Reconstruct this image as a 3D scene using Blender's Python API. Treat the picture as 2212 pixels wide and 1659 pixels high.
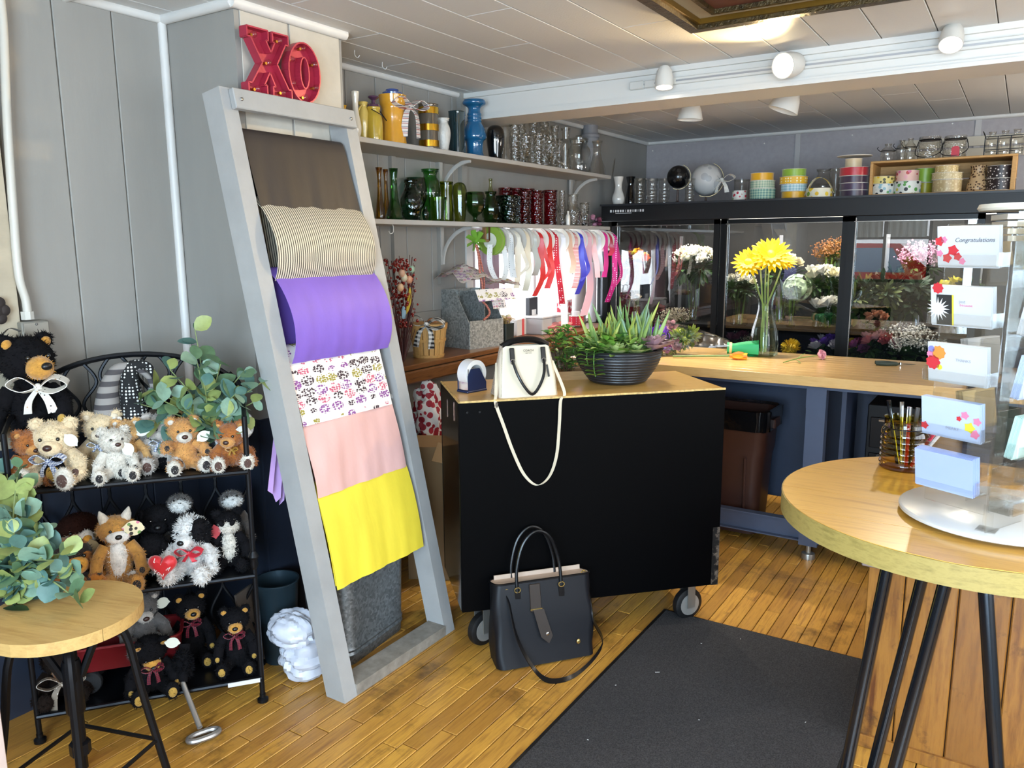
import bpy, bmesh, math, random
import numpy as np
from mathutils import Vector, Matrix, Euler
S = bpy.context.scene
COL = S.collection
for o in list(bpy.data.objects): bpy.data.objects.remove(o)
PI = math.pi
# ---------------------------------------------------------------- camera
FPX, PITCH, YAW, ROLL, EYE = 1710.65, math.radians(10.02), math.radians(32.65), math.radians(-0.378), 1.5
_fw = Vector((-math.sin(YAW)*math.cos(PITCH), math.cos(YAW)*math.cos(PITCH), -math.sin(PITCH)))
_r0 = Vector((math.cos(YAW), math.sin(YAW), 0)); _u0 = _r0.cross(_fw)
_rt = _r0*math.cos(ROLL) + _u0*math.sin(ROLL); _up = _u0*math.cos(ROLL) - _r0*math.sin(ROLL)
_o = Vector((0, 0, EYE))
cd = bpy.data.cameras.new('camera'); cam = bpy.data.objects.new('camera', cd); COL.objects.link(cam)
cd.sensor_width = 36; cd.lens = FPX/2212*36; cd.clip_start = .02
m = Matrix((_rt, _up, -_fw)).transposed().to_4x4(); m.translation = _o
cam.matrix_world = m; S.camera = cam
def ray(x, y): return _fw + _rt*((x-1106)/FPX) - _up*((y-829.5)/FPX)
def at(x, y, X=None, Y=None, Z=None):
    """point of the room seen at photo pixel (x, y) on the plane X=, Y= or Z="""
    d = ray(x, y)
    t = (X-_o.x)/d.x if X is not None else (Y-_o.y)/d.y if Y is not None else (Z-_o.z)/d.z
    return _o + d*t
def mpp(P): return (Vector(P)-_o).dot(_fw)/FPX          # metres per photo pixel at P
# ---------------------------------------------------------------- world, daylight, exposure
W = bpy.data.worlds.new('world'); S.world = W; W.use_nodes = True
W.node_tree.nodes['Background'].inputs[0].default_value = (.86, .93, 1, 1)
W.node_tree.nodes['Background'].inputs[1].default_value = 2.6
def area(name, loc, rot, sx, sy, power, col):
    l = bpy.data.lights.new(name, 'AREA'); l.shape = 'RECTANGLE'; l.size = sx; l.size_y = sy; l.energy = power; l.color = col
    o = bpy.data.objects.new(name, l); COL.objects.link(o); o.location = loc; o.rotation_euler = rot; return o
# daylight entering through the shop windows behind the photographer and the small side window
area('daylight_shop_window', (.55, -1.76, 1.35), (math.radians(90), 0, 0), 2.5, 1.5, 195, (.56, .79, 1))
area('daylight_right_window', (2.26, 1.2, 1.4), (0, math.radians(90), 0), 1.4, 2.6, 40, (.86, .93, 1))
area('daylight_side_window', (-2.76, 4.45, 1.27), (0, math.radians(-90), 0), .55, 1.5, 12, (.95, .97, 1))
S.view_settings.view_transform = 'Standard'; S.view_settings.look = 'None'
S.view_settings.exposure = 0.62; S.view_settings.gamma = 1; S.view_settings.use_curve_mapping = False
S.cycles.transparent_max_bounces = 40; S.cycles.max_bounces = 4; S.cycles.diffuse_bounces = 4; S.cycles.glossy_bounces = 3; S.cycles.adaptive_threshold = .1; S.cycles.adaptive_min_samples = 16
S.cycles.caustics_reflective = False; S.cycles.caustics_refractive = False

# ---------------------------------------------------------------- materials
def lin(h):
    if isinstance(h, str):
        c = [int(h[i:i+2], 16)/255 for i in (0, 2, 4)]
        return tuple((v/12.92 if v <= .04045 else ((v+.055)/1.055)**2.4) for v in c) + (1,)
    return tuple(h)[:3] + (1,)
_M = {}
class NT:
    def __init__(s, name):
        s.m = bpy.data.materials.new(name); s.m.use_nodes = True; s.t = s.m.node_tree
        s.b = s.t.nodes['Principled BSDF']; s.out = s.t.nodes['Material Output']
    def n(s, typ, **kw):
        x = s.t.nodes.new('ShaderNode'+typ)
        for k, v in kw.items():
            if k.startswith('i_'): x.inputs[k[2:].replace('_', ' ')].default_value = v
            else: setattr(x, k, v)
        return x
    def l(s, a, b): s.t.links.new(a, b)
    def coord(s, kind='Object', scale=(1, 1, 1), rot=(0, 0, 0)):
        if kind == 'World': o = s.n('NewGeometry').outputs['Position']
        else: o = s.n('TexCoord').outputs[kind]
        mp = s.n('Mapping'); mp.inputs['Scale'].default_value = scale; mp.inputs['Rotation'].default_value = rot
        s.l(o, mp.inputs['Vector']); return mp.outputs['Vector']
    def mix(s, fac, a, b, mode='MIX'):
        x = s.n('Mix', data_type='RGBA', blend_type=mode)
        for sock, v in ((x.inputs[0], fac), (x.inputs[6], a), (x.inputs[7], b)):
            if hasattr(v, 'is_linked'): s.l(v, sock)
            else: sock.default_value = v
        return x.outputs[2]
    def math(s, op, a, b=0.0, c=0.0):
        x = s.n('Math', operation=op)
        for i, v in enumerate((a, b, c)):
            if hasattr(v, 'is_linked'): s.l(v, x.inputs[i])
            else: x.inputs[i].default_value = v
        return x.outputs[0]
    def ramp(s, fac, stops, interp='LINEAR'):
        r = s.n('ValToRGB'); r.color_ramp.interpolation = interp
        while len(r.color_ramp.elements) < len(stops): r.color_ramp.elements.new(.5)
        for e, (p, c) in zip(r.color_ramp.elements, stops): e.position = p; e.color = c
        s.l(fac, r.inputs[0]); return r.outputs[0]
    def noise(s, vec, scale, detail=3, rough=.5):
        x = s.n('TexNoise'); x.inputs['Scale'].default_value = scale; x.inputs['Detail'].default_value = detail
        x.inputs['Roughness'].default_value = rough; s.l(vec, x.inputs['Vector']); return x.outputs['Fac']
    def bump(s, h, strength=.3, dist=.01):
        b = s.n('Bump'); b.inputs['Strength'].default_value = strength; b.inputs['Distance'].default_value = dist
        s.l(h, b.inputs['Height']); s.l(b.outputs['Normal'], s.b.inputs['Normal'])
def mat(name, c, rough=.5, metal=0, var=0, vscale=8, bump=0, bscale=60, sheen=0, coat=0, emit=0, trans=0, stretch=(1, 1, 1), coord='Object', spec=.5):
    if name in _M: return _M[name]
    t = NT(name); b = t.b; c = lin(c)
    b.inputs['Base Color'].default_value = c; b.inputs['Roughness'].default_value = rough; b.inputs['Metallic'].default_value = metal
    b.inputs['Sheen Weight'].default_value = sheen; b.inputs['Coat Weight'].default_value = coat; b.inputs['Specular IOR Level'].default_value = spec
    if trans: b.inputs['Transmission Weight'].default_value = trans
    if emit: b.inputs['Emission Color'].default_value = c; b.inputs['Emission Strength'].default_value = emit
    if var or bump:
        v = t.coord(coord, stretch)
        if var:
            f = t.noise(v, vscale, 5, .6)
            lo = tuple(max(0, x*(1-var)) for x in c[:3])+(1,); hi = tuple(min(1, x*(1+var)) for x in c[:3])+(1,)
            t.l(t.ramp(f, [(.3, lo), (.7, hi)]), b.inputs['Base Color'])
        if bump: t.bump(t.noise(v, bscale, 4, .6), bump, .004)
    _M[name] = t.m; return t.m
def glass(name, c, gloss=.9, tint=1.0, rough=.02, bumps=0):
    """thin-walled glass: tinted clear body that deepens at grazing angles, plus mirror gloss"""
    if name in _M: return _M[name]
    t = NT(name); c = lin(c)
    lw = t.n('LayerWeight'); lw.inputs['Blend'].default_value = .5
    deep = tuple((x**(.5+.9*tint))*.85 for x in c[:3])+(1,); c = tuple(x**.5 for x in c[:3])+(1,)
    tr = t.n('BsdfTransparent'); t.l(t.mix(t.math('POWER', lw.outputs['Facing'], 2.0), c, deep), tr.inputs['Color'])
    gl = t.n('BsdfGlossy'); gl.inputs['Roughness'].default_value = rough; gl.inputs['Color'].default_value = (1, 1, 1, 1)
    if bumps:
        v = t.coord('Object'); b = t.n('Bump'); b.inputs['Strength'].default_value = .9; b.inputs['Distance'].default_value = .004
        vo = t.n('TexVoronoi'); vo.inputs['Scale'].default_value = bumps; t.l(v, vo.inputs['Vector']); t.l(vo.outputs['Distance'], b.inputs['Height'])
        t.l(b.outputs['Normal'], gl.inputs['Normal']); t.l(b.outputs['Normal'], lw.inputs['Normal'])
    f = t.math('MULTIPLY_ADD', t.math('POWER', lw.outputs['Facing'], 3.2), gloss*.75, .045*gloss)
    mx = t.n('MixShader'); t.l(f, mx.inputs[0]); t.l(tr.outputs[0], mx.inputs[1]); t.l(gl.outputs[0], mx.inputs[2])
    t.l(mx.outputs[0], t.out.inputs['Surface']); _M[name] = t.m; return t.m
def spots(name, base, spot, scale=60, size=.3, rough=.5, rnd=0.0, kind='Object', spot2=None, sheen=0):
    if name in _M: return _M[name]
    t = NT(name); v = t.coord(kind); vo = t.n('TexVoronoi'); vo.inputs['Scale'].default_value = scale; vo.inputs['Randomness'].default_value = rnd
    t.l(v, vo.inputs['Vector']); f = t.math('LESS_THAN', vo.outputs['Distance'], size)
    sc = lin(spot)
    if spot2:
        sp = t.n('SeparateColor'); t.l(vo.outputs['Color'], sp.inputs[0]); cols = [spot]+list(spot2)
        sc = t.ramp(sp.outputs[0], [(i/len(cols), lin(c)) for i, c in enumerate(cols)], 'CONSTANT')
    t.l(t.mix(f, lin(base), sc), t.b.inputs['Base Color']); t.b.inputs['Roughness'].default_value = rough; t.b.inputs['Sheen Weight'].default_value = sheen
    _M[name] = t.m; return t.m
def stripes(name, cols, scale, axis=0, rough=.5, kind='Object'):
    """cols: [(fraction start, colour)...] repeated every 1/scale m along an axis of the object"""
    if name in _M: return _M[name]
    t = NT(name); v = t.coord(kind); sp = t.n('SeparateXYZ'); t.l(v, sp.inputs[0])
    f = t.math('FRACT', t.math('MULTIPLY_ADD', sp.outputs[axis], scale, 50.0))
    t.l(t.ramp(f, [(p, lin(c)) for p, c in cols], 'CONSTANT'), t.b.inputs['Base Color']); t.b.inputs['Roughness'].default_value = rough
    _M[name] = t.m; return t.m
def plaid(name, c1, c2, scale, rough=.6, axes=(0, 2)):
    if name in _M: return _M[name]
    t = NT(name); v = t.coord('Object'); sp = t.n('SeparateXYZ'); t.l(v, sp.inputs[0]); g = []
    for a in axes: g.append(t.math('GREATER_THAN', t.math('FRACT', t.math('MULTIPLY_ADD', sp.outputs[a], scale, 50.0)), .5))
    f = t.math('MULTIPLY', t.math('ADD', g[0], g[1]), .5)
    t.l(t.mix(f, lin(c1), lin(c2)), t.b.inputs['Base Color']); t.b.inputs['Roughness'].default_value = rough
    _M[name] = t.m; return t.m
def wood(name, c1, c2, scale=6, stretch=(1, 12, 12), rough=.4, coat=0, coord='Object', rnd=False, knots=False, dark=None, bump=.05):
    if name in _M: return _M[name]
    t = NT(name); v = t.coord(coord, stretch)
    if rnd:
        oi = t.n('ObjectInfo'); va = t.n('VectorMath', operation='ADD'); cm = t.n('CombineXYZ')
        for i in range(3): t.l(t.math('MULTIPLY', oi.outputs['Random'], 37.0+i*11), cm.inputs[i])
        t.l(v, va.inputs[0]); t.l(cm.outputs[0], va.inputs[1]); v = va.outputs[0]
    f = t.noise(v, scale, 6, .65)
    col = t.ramp(f, [(.28, lin(c1)), (.5, lin(c2)), (.75, lin(c1))])
    if rnd:
        col = t.mix(t.math('MULTIPLY', oi.outputs['Random'], .6), col, lin(c1))
    if dark:
        w = t.coord('World'); f2 = t.noise(w, dark[1], 6, .7)
        col = t.mix(t.ramp(f2, [(dark[2], (0, 0, 0, 1)), (dark[3], (1, 1, 1, 1))]), col, lin(dark[0]))
    t.l(col, t.b.inputs['Base Color']); t.b.inputs['Roughness'].default_value = rough; t.b.inputs['Coat Weight'].default_value = coat
    t.b.inputs['Coat Roughness'].default_value = .15
    if bump: t.bump(f, bump, .003)
    _M[name] = t.m; return t.m

# ---------------------------------------------------------------- mesh builder
rng = np.random.default_rng(7); random.seed(7)
def R(rx=0, ry=0, rz=0): return Euler((rx, ry, rz)).to_matrix()
def ring(n): return [(math.cos(2*PI*i/n), math.sin(2*PI*i/n)) for i in range(n)]
class MB:
    def __init__(s): s.v = []; s.f = []; s.mi = []; s.m = 0
    def add(s, vs, fs):
        o = len(s.v); s.v.extend([tuple(v) for v in vs]); s.f.extend([tuple(i+o for i in f) for f in fs]); s.mi.extend([s.m]*len(fs)); return s
    def mat(s, i): s.m = i; return s
    def box(s, c, d, rot=None, bev=0):
        hx, hy, hz = d[0]/2, d[1]/2, d[2]/2
        if bev:
            b = min(bev, hx*.9, hy*.9, hz*.9); vs = []; idx = {}
            for sx in (-1, 1):
                for sy in (-1, 1):
                    for sz in (-1, 1):
                        for k, e in enumerate(((0, b, b), (b, 0, b), (b, b, 0))):
                            idx[sx, sy, sz, k] = len(vs); vs.append(Vector((sx*(hx-e[0]), sy*(hy-e[1]), sz*(hz-e[2]))))
            fs = []
            for k in range(3):
                for sg in (-1, 1):
                    q = []
                    for a, bb in ((-1, -1), (1, -1), (1, 1), (-1, 1)):
                        k3 = [0, 0, 0]; k3[k] = sg; k3[(k+1) % 3] = a; k3[(k+2) % 3] = bb; q.append(idx[k3[0], k3[1], k3[2], k])
                    fs.append(q if sg > 0 else q[::-1])
            for k in range(3):
                for a in (-1, 1):
                    for bb in (-1, 1):
                        q = []
                        for e, kk in ((-1, (k+1) % 3), (1, (k+1) % 3), (1, (k+2) % 3), (-1, (k+2) % 3)):
                            k3 = [0, 0, 0]; k3[k] = e; k3[(k+1) % 3] = a; k3[(k+2) % 3] = bb; q.append(idx[k3[0], k3[1], k3[2], kk])
                        fs.append(q if a*bb < 0 else q[::-1])
            for sx in (-1, 1):
                for sy in (-1, 1):
                    for sz in (-1, 1):
                        q = [idx[sx, sy, sz, k] for k in range(3)]; fs.append(q if sx*sy*sz > 0 else q[::-1])
        else:
            vs = [Vector((x*hx, y*hy, z*hz)) for x in (-1, 1) for y in (-1, 1) for z in (-1, 1)]
            fs = [(0, 1, 3, 2), (4, 6, 7, 5), (0, 4, 5, 1), (2, 3, 7, 6), (0, 2, 6, 4), (1, 5, 7, 3)]
        if rot is not None: vs = [rot @ v for v in vs]
        c = Vector(c); return s.add([v+c for v in vs], fs)
    def hexa(s, b4, t4): return s.add(list(b4)+list(t4), [(3, 2, 1, 0), (4, 5, 6, 7), (0, 1, 5, 4), (1, 2, 6, 5), (2, 3, 7, 6), (3, 0, 4, 7)])
    def tube(s, pts, r, n=8, closed=False, flat=1.0, upv=None):
        pts = [Vector(p) for p in pts]; N = len(pts)
        rs = list(r) if isinstance(r, (list, tuple)) else [r]*N
        vs = []; fs = []; prev = None
        for i, p in enumerate(pts):
            if closed: t = pts[(i+1) % N]-pts[i-1]
            else: t = pts[min(i+1, N-1)]-pts[max(i-1, 0)]
            if t.length < 1e-9: t = Vector((0, 0, 1))
            t.normalize()
            if prev is None:
                u = Vector(upv) if upv is not None else (Vector((0, 0, 1)) if abs(t.z) < .9 else Vector((1, 0, 0)))
                a = (u - t*u.dot(t)).normalized()
            else:
                a = prev - t*prev.dot(t)
                a = a.normalized() if a.length > 1e-6 else t.orthogonal().normalized()
            prev = a; b = t.cross(a)
            for cx, sx in ring(n): vs.append(p + (a*cx + b*sx*flat)*rs[i])
        for i in range(N if closed else N-1):
            j = (i+1) % N
            for k in range(n): k2 = (k+1) % n; fs.append((i*n+k, i*n+k2, j*n+k2, j*n+k))
        if not closed: fs += [tuple(range(n))[::-1], tuple((N-1)*n+k for k in range(n))]
        return s.add(vs, fs)
    def lathe(s, prof, n=24, c=(0, 0, 0), rot=None, ripple=0, rn=8, twist=0, sq=0):
        vs = []; fs = []; c = Vector(c)
        for j, (r, z) in enumerate(prof):
            for i in range(n):
                a = 2*PI*i/n; rr = r*(1+ripple*math.cos(rn*a+twist*z))
                if sq: rr *= 1/max(abs(math.cos(a)), abs(math.sin(a)))**sq
                v = Vector((rr*math.cos(a), rr*math.sin(a), z)); vs.append((rot @ v if rot is not None else v)+c)
        for j in range(len(prof)-1):
            for i in range(n): k = (i+1) % n; fs.append((j*n+i, j*n+k, (j+1)*n+k, (j+1)*n+i))
        if prof[0][0] > 1e-5: fs.append(tuple(range(n))[::-1])
        if prof[-1][0] > 1e-5 and prof[-1][1] > prof[0][1] - 1 and getattr(s, 'cap', True): fs.append(tuple((len(prof)-1)*n+i for i in range(n)))
        return s.add(vs, fs)
    def ell(s, c, r, rot=None, n=16, m=10, rough=0, fur=0, fl=.01):
        c = Vector(c); r = (r, r, r) if not isinstance(r, (tuple, list)) else r; vs = []; fs = []
        for j in range(m+1):
            th = PI*j/m
            for i in range(n):
                a = 2*PI*i/n; k = 1+rough*rng.uniform(-1, 1) if 0 < j < m else 1
                v = Vector((r[0]*math.sin(th)*math.cos(a), r[1]*math.sin(th)*math.sin(a), -r[2]*math.cos(th)))*k
                vs.append((rot @ v if rot is not None else v)+c)
        for j in range(m):
            for i in range(n):
                k = (i+1) % n
                if j == 0: fs.append((i, n+k, n+i))
                elif j == m-1: fs.append((j*n+i, j*n+k, (j+1)*n+i))
                else: fs.append((j*n+i, j*n+k, (j+1)*n+k, (j+1)*n+i))
        s.add(vs, fs)
        if fur:
            d = rng.normal(size=(fur, 3)); d /= np.linalg.norm(d, axis=1)[:, None]
            P = d*np.array(r); nn = d/np.array(r); nn /= np.linalg.norm(nn, axis=1)[:, None]
            tilt = rng.normal(size=(fur, 3))*.6; tilt[:, 2] -= .25
            dirn = nn+tilt*.8; dirn /= np.linalg.norm(dirn, axis=1)[:, None]
            sd = np.cross(dirn, rng.normal(size=(fur, 3))); sd /= np.linalg.norm(sd, axis=1)[:, None]+1e-9
            L = fl*rng.uniform(.6, 1.2, size=(fur, 1)); A = P*.97+sd*fl*.16; B = P*.97-sd*fl*.16; T = P+dirn*L
            vs = np.stack([A, B, T], 1).reshape(-1, 3)
            if rot is not None: vs = vs @ np.array(rot).T
            vs = vs+np.array(c); s.add([tuple(v) for v in vs], [(3*i, 3*i+1, 3*i+2) for i in range(fur)])
        return s
    def prism(s, poly, d, fn=lambda x, y, z: (x, y, z)):
        """poly in (x, y), extruded 0..d along third axis; fn maps (x, y, w) to space"""
        n = len(poly); vs = [fn(x, y, 0) for x, y in poly]+[fn(x, y, d) for x, y in poly]
        return s.add(vs, [tuple(range(n))[::-1], tuple(range(n, 2*n))]+[(i, (i+1) % n, n+(i+1) % n, n+i) for i in range(n)])
    def sheet(s, grid, th=.001):
        """grid[i][j] points -> thin two-sided solid"""
        g = [[Vector(p) for p in row] for row in grid]; a = len(g); b = len(g[0]); vs = []; nr = []
        for i in range(a):
            for j in range(b):
                du = g[min(i+1, a-1)][j]-g[max(i-1, 0)][j]; dv = g[i][min(j+1, b-1)]-g[i][max(j-1, 0)]
                k = du.cross(dv); nr.append(k.normalized() if k.length > 1e-12 else Vector((0, 0, 1)))
        fl = [p for row in g for p in row]; N = a*b
        vs = [p+q*th/2 for p, q in zip(fl, nr)]+[p-q*th/2 for p, q in zip(fl, nr)]; fs = []
        for i in range(a-1):
            for j in range(b-1):
                q = (i*b+j, (i+1)*b+j, (i+1)*b+j+1, i*b+j+1); fs += [q, tuple(N+k for k in q[::-1])]
        ed = [i*b for i in range(a)]+[(a-1)*b+j for j in range(1, b)]+[i*b+b-1 for i in range(a-2, -1, -1)]+[j for j in range(b-2, 0, -1)]
        for k in range(len(ed)): p, q = ed[k], ed[(k+1) % len(ed)]; fs.append((q, p, N+p, N+q))
        return s.add(vs, fs)
    def ribbon(s, pts, side, w, th=.0012):
        pts = [Vector(p) for p in pts]; side = Vector(side).normalized()
        ws = w if isinstance(w, (list, tuple)) else [w]*len(pts)
        return s.sheet([[p-side*ww/2, p, p+side*ww/2] for p, ww in zip(pts, ws)], th)
    def leaf(s, base, d, up, L, wd, fold=.15, cup=.1):
        base = Vector(base); d = Vector(d).normalized(); sd = d.cross(Vector(up)); sd = sd.normalized() if sd.length > 1e-6 else d.orthogonal().normalized(); n = sd.cross(d)
        prof = ((0, .12), (.2, .72), (.45, 1), (.7, .86), (.9, .45), (1, .03)); vs = []; fs = []
        for t, w in prof:
            c = base+d*(L*t)-n*(cup*L*(t*t)); e = n*(fold*wd*w)
            vs += [c-sd*(wd*w/2)+e, c, c+sd*(wd*w/2)+e]
        for i in range(len(prof)-1):
            o = i*3; fs += [(o, o+1, o+4, o+3), (o+1, o+2, o+5, o+4)]
        return s.add(vs, fs)
    def build(s, name, mats, parent=None, loc=None, rot=None, smooth=True, ang=40, label=None):
        me = bpy.data.meshes.new(name); me.from_pydata(s.v, [], s.f)
        mats = mats if isinstance(mats, (list, tuple)) else [mats]
        for x in mats: me.materials.append(x)
        if len(mats) > 1: me.polygons.foreach_set('material_index', s.mi)
        if smooth:
            me.polygons.foreach_set('use_smooth', [True]*len(me.polygons))
            me.set_sharp_from_angle(angle=math.radians(ang))
        me.update(); return obj(name, me, parent, loc, rot, label)
def obj(name, me, parent=None, loc=None, rot=None, label=None):
    o = bpy.data.objects.new(name, me); COL.objects.link(o)
    if parent is not None: o.parent = parent
    if loc is not None: o.location = loc
    if rot is not None: o.rotation_euler = rot
    if label: o['label'] = label
    return o
def tag(o, label, cat, group=None, kind=None):
    o['label'] = label; o['category'] = cat
    if group: o['group'] = group
    if kind: o['kind'] = kind
    return o
def thing(name, label, cat, loc=(0, 0, 0), rz=0, group=None, tilt=(0, 0)):
    o = bpy.data.objects.new(name, None); COL.objects.link(o); o.empty_display_size = .05
    o.location = loc; o.rotation_euler = (tilt[0], tilt[1], rz); return tag(o, label, cat, group)
def struct(o): o['kind'] = 'structure'; return o
def bez(p, n=12):
    """smooth Catmull-Rom curve through points"""
    p = [Vector(q) for q in p]; out = []
    for i in range(len(p)-1):
        a, b, c, d = p[max(i-1, 0)], p[i], p[i+1], p[min(i+2, len(p)-1)]
        for k in range(n):
            t = k/n; out.append(.5*((2*b)+(c-a)*t+(2*a-5*b+4*c-d)*t*t+(3*b-a-3*c+d)*t**3))
    out.append(p[-1]); return out
def text(name, s, size, m, parent, loc, rot, ext=.0004, font_shear=0):
    c = bpy.data.curves.new(name, 'FONT'); c.body = s; c.size = size; c.extrude = ext; c.align_x = 'CENTER'; c.align_y = 'CENTER'; c.shear = font_shear; c.resolution_u = 3
    o = bpy.data.objects.new(name+'_tmp', c); COL.objects.link(o); dg = bpy.context.evaluated_depsgraph_get()
    me = bpy.data.meshes.new_from_object(o.evaluated_get(dg)); bpy.data.objects.remove(o); me.name = name; me.materials.clear(); me.materials.append(m)
    return obj(name, me, parent, loc, rot)
# ================================================================ THE SETTING
WX, CX, CY0, CY1, BY, CZ = -2.66, -2.28, 1.863, 2.36, 6.2, 2.3      # left wall, column face, column sides, back wall, ceiling
RX, FY = 2.2, -1.7
m_wall = mat('wall_paint', '97948e', .62, var=.05, vscale=5, bump=.12, bscale=55, stretch=(1, 1, .22))
m_wallg = mat('wall_back_paint', 'a49ea0', .6, var=.06, vscale=30, bump=.08, bscale=90)
m_navy = mat('navy_wainscot', '232a38', .45, var=.25, vscale=4)
m_white = mat('white_trim', 'dcdad6', .42, var=.03, bump=.05, bscale=40)
m_ceil = mat('ceiling_paint', 'd4d4d2', .55, bump=.18, bscale=120)
m_gap = mat('dark_gap', '120e0a', .9)
m_floor = wood('floor_plank', '86592a', 'd09c44', 7, (9, .6, 1), .34, .2, 'World', True, dark=('3c2612', 3.2, .55, .72), bump=.12)
def slab(name, c, d, m, parent=None, bev=0):
    return MB().box(c, d, bev=bev).build(name, m, parent, smooth=False)
fl = struct(slab('floor', ((RX+WX)/2, (BY+FY)/2, -.03), (RX-WX+.4, BY-FY+.4, .034), m_gap))
unit = MB().box((0, 0, 0), (1, 1, 1)); ume = None
far = MB(); rf = random.Random(3)
k = 0
x = WX+.03
while x < RX:
    y = FY+rf.uniform(-.6, 0)
    while y < BY:
        L = rf.uniform(.35, 1.25); y1 = min(y+L, BY); y0 = max(y, FY)
        if y1-y0 > .05:
            if x > -2.5 and x < .12 and y1 > 1.15 and y0 < 4.35:
                b = MB().box((0, 0, 0), (.0548, y1-y0-.003, .014), bev=.0018)
                o = b.build('plank', m_floor, fl, (x+.029, (y0+y1)/2, -.007-rf.uniform(0, .0008)), smooth=False); k += 1
            else: far.box((x+.029, (y0+y1)/2, -.0075), (.0565, y1-y0-.0015, .014))
        y += L
    x += .058
o = far.build('distant_planks', m_floor, fl, smooth=False); o['kind'] = 'stuff'
# left wall with the side window opening
WY0, WY1, WZ0, WZ1 = 3.72, 5.3, .98, 1.575
b = MB(); t = .1
b.box((WX-t/2, (FY+WY0)/2, CZ/2), (t, WY0-FY, CZ)); b.box((WX-t/2, (WY1+BY)/2, CZ/2), (t, BY-WY1, CZ))
b.box((WX-t/2, (WY0+WY1)/2, WZ0/2), (t, WY1-WY0, WZ0)); b.box((WX-t/2, (WY0+WY1)/2, (WZ1+CZ)/2), (t, WY1-WY0, CZ-WZ1))
wl = struct(b.build('wall_left', m_wall, smooth=False))
y = .87
while y < CY0-.01:
    y1 = min(y+.1985, CY0); slab('wall_panel', (WX+.004, (y+y1)/2, 1.59), (.008, y1-y-.0035, 1.42), m_wall, wl, .003)
    slab('wainscot_board', (WX+.006, (y+y1)/2, .44), (.012, y1-y-.003, .88), m_navy, wl, .003); y += .1985
y = CY1
while y < 3.7:
    slab('wall_panel', (WX+.004, y+.1, 1.15+.575), (.008, .1965, 1.15), m_wall, wl, .003); y += .2
slab('wainscot_board', (WX+.02, .2, .44), (.04, 2.1, .88), m_navy, wl); slab('near_board', (WX+.02, .2, 1.59), (.04, 2.1, 1.42), mat('rough_tan_board', 'b4a892', .7, var=.12, vscale=9, bump=.5, bscale=30, stretch=(1, .35, 1)), wl)
for s, yy in ((1, WY0-.03), (1, WY1+.03)): slab('window_casing', (WX+.008, yy, (WZ0+WZ1)/2), (.02, .06, WZ1-WZ0+.1), m_white, wl)
slab('window_casing', (WX+.008, (WY0+WY1)/2, WZ1+.012), (.02, WY1-WY0, .03), m_white, wl)
# column with navy lower half
cl = struct(slab('wall_column', ((WX+CX)/2, (CY0+CY1)/2, CZ/2), (CX-WX, CY1-CY0, CZ), m_wall))
slab('wainscot_board', ((WX+CX)/2, CY0-.005, .44), (CX-WX, .01, .88), m_navy, cl); slab('wainscot_board', (CX+.004, (CY0+CY1)/2, .44), (.008, CY1-CY0, .88), m_navy, cl)
for z0, z1, y0, y1 in ((1.74, 1.8, 1.88, 1.98), (1.66, 1.735, 1.88, 1.99), (1.8, 1.86, 1.9, 2.05), (1.74, 1.795, 1.99, 2.12), (1.66, 1.73, 2.0, 2.14), (1.8, 1.86, 2.06, 2.2), (1.74, 1.79, 2.13, 2.3), (1.66, 1.73, 2.15, 2.34), (1.8, 1.86, 2.21, 2.35), (1.87, 2.28, 1.885, 2.09), (1.87, 2.28, 2.1, 2.345)):
    slab('wall_panel', (CX+.002, (y0+y1)/2, (z0+z1)/2), (.004, y1-y0, z1-z0), mat('column_face', 'c2bbae', .6, var=.06, vscale=12, bump=.15, bscale=40), cl, .0015)
wb = struct(slab('wall_back', ((RX+WX)/2, BY+.05, CZ/2), (RX-WX+.2, .1, CZ), m_wallg))
xs = [WX, -1.47, -.33, .8, RX]
for a, c in zip(xs, xs[1:]):
    slab('wall_panel', ((a+c)/2, BY-.003, 1.15), (c-a-.012, .006, CZ), m_wallg, wb)
for a in xs[1:4]: slab('batten', (a, BY-.008, 1.15), (.036, .016, CZ), mat('batten_paint', 'b8b4b2', .5), wb)
m_stud = mat('nail_head', 'e8e6e0', .3, .4)
for px_, py_ in ((1483, 315), (1651, 310), (1841, 292), (1410, 326), (2057, 267)):
    P = at(px_, py_, Y=BY-.006); MB().ell((0, 0, 0), (.006, .004, .006), n=8, m=6).build('nail_head', m_stud, wb, P)
struct(MB().box((RX+.05, (BY+2.5)/2, CZ/2), (.1, BY-2.5, CZ)).box((RX+.05, (FY-.1)/2, CZ/2), (.1, -.1-FY, CZ)).box((RX+.05, 1.2, .35), (.1, 2.6, .7)).box((RX+.05, 1.2, 2.2), (.1, 2.6, .2)).build('wall_right', m_wall, smooth=False))
# front wall (behind the photographer) with a shop window and a pair of sash windows
b = MB(); wins = [(-2.2, -1.06, .95, 2.08), (-.7, 1.8, .6, 2.1)]
b.box(((RX+WX)/2, FY-.05, (2.1+CZ)/2), (RX-WX, .1, CZ-2.1)); b.box(((RX+WX)/2, FY-.05, .3), (RX-WX, .1, .6))
b.box(((WX-2.2)/2, FY-.05, 1.35), (WX*-1-2.2, .1, 1.5)); b.box((-.88, FY-.05, 1.35), (.36, .1, 1.5)); b.box((2.0, FY-.05, 1.35), (.4, .1, 1.5))
b.box((-1.63, FY-.05, .775), (1.14, .1, .35)); b.box((-1.63, FY-.05, 2.09), (1.14, .1, .02))
struct(b.build('wall_front', m_wall, smooth=False))
m_frame = mat('window_frame_dark', '3b3634', .5)
w = struct(MB().box((RX+.05, 1.2, .72), (.06, 2.6, .04)).box((RX+.05, 1.2, 2.08), (.06, 2.6, .04)).build('window_4', m_frame, smooth=False))
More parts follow.
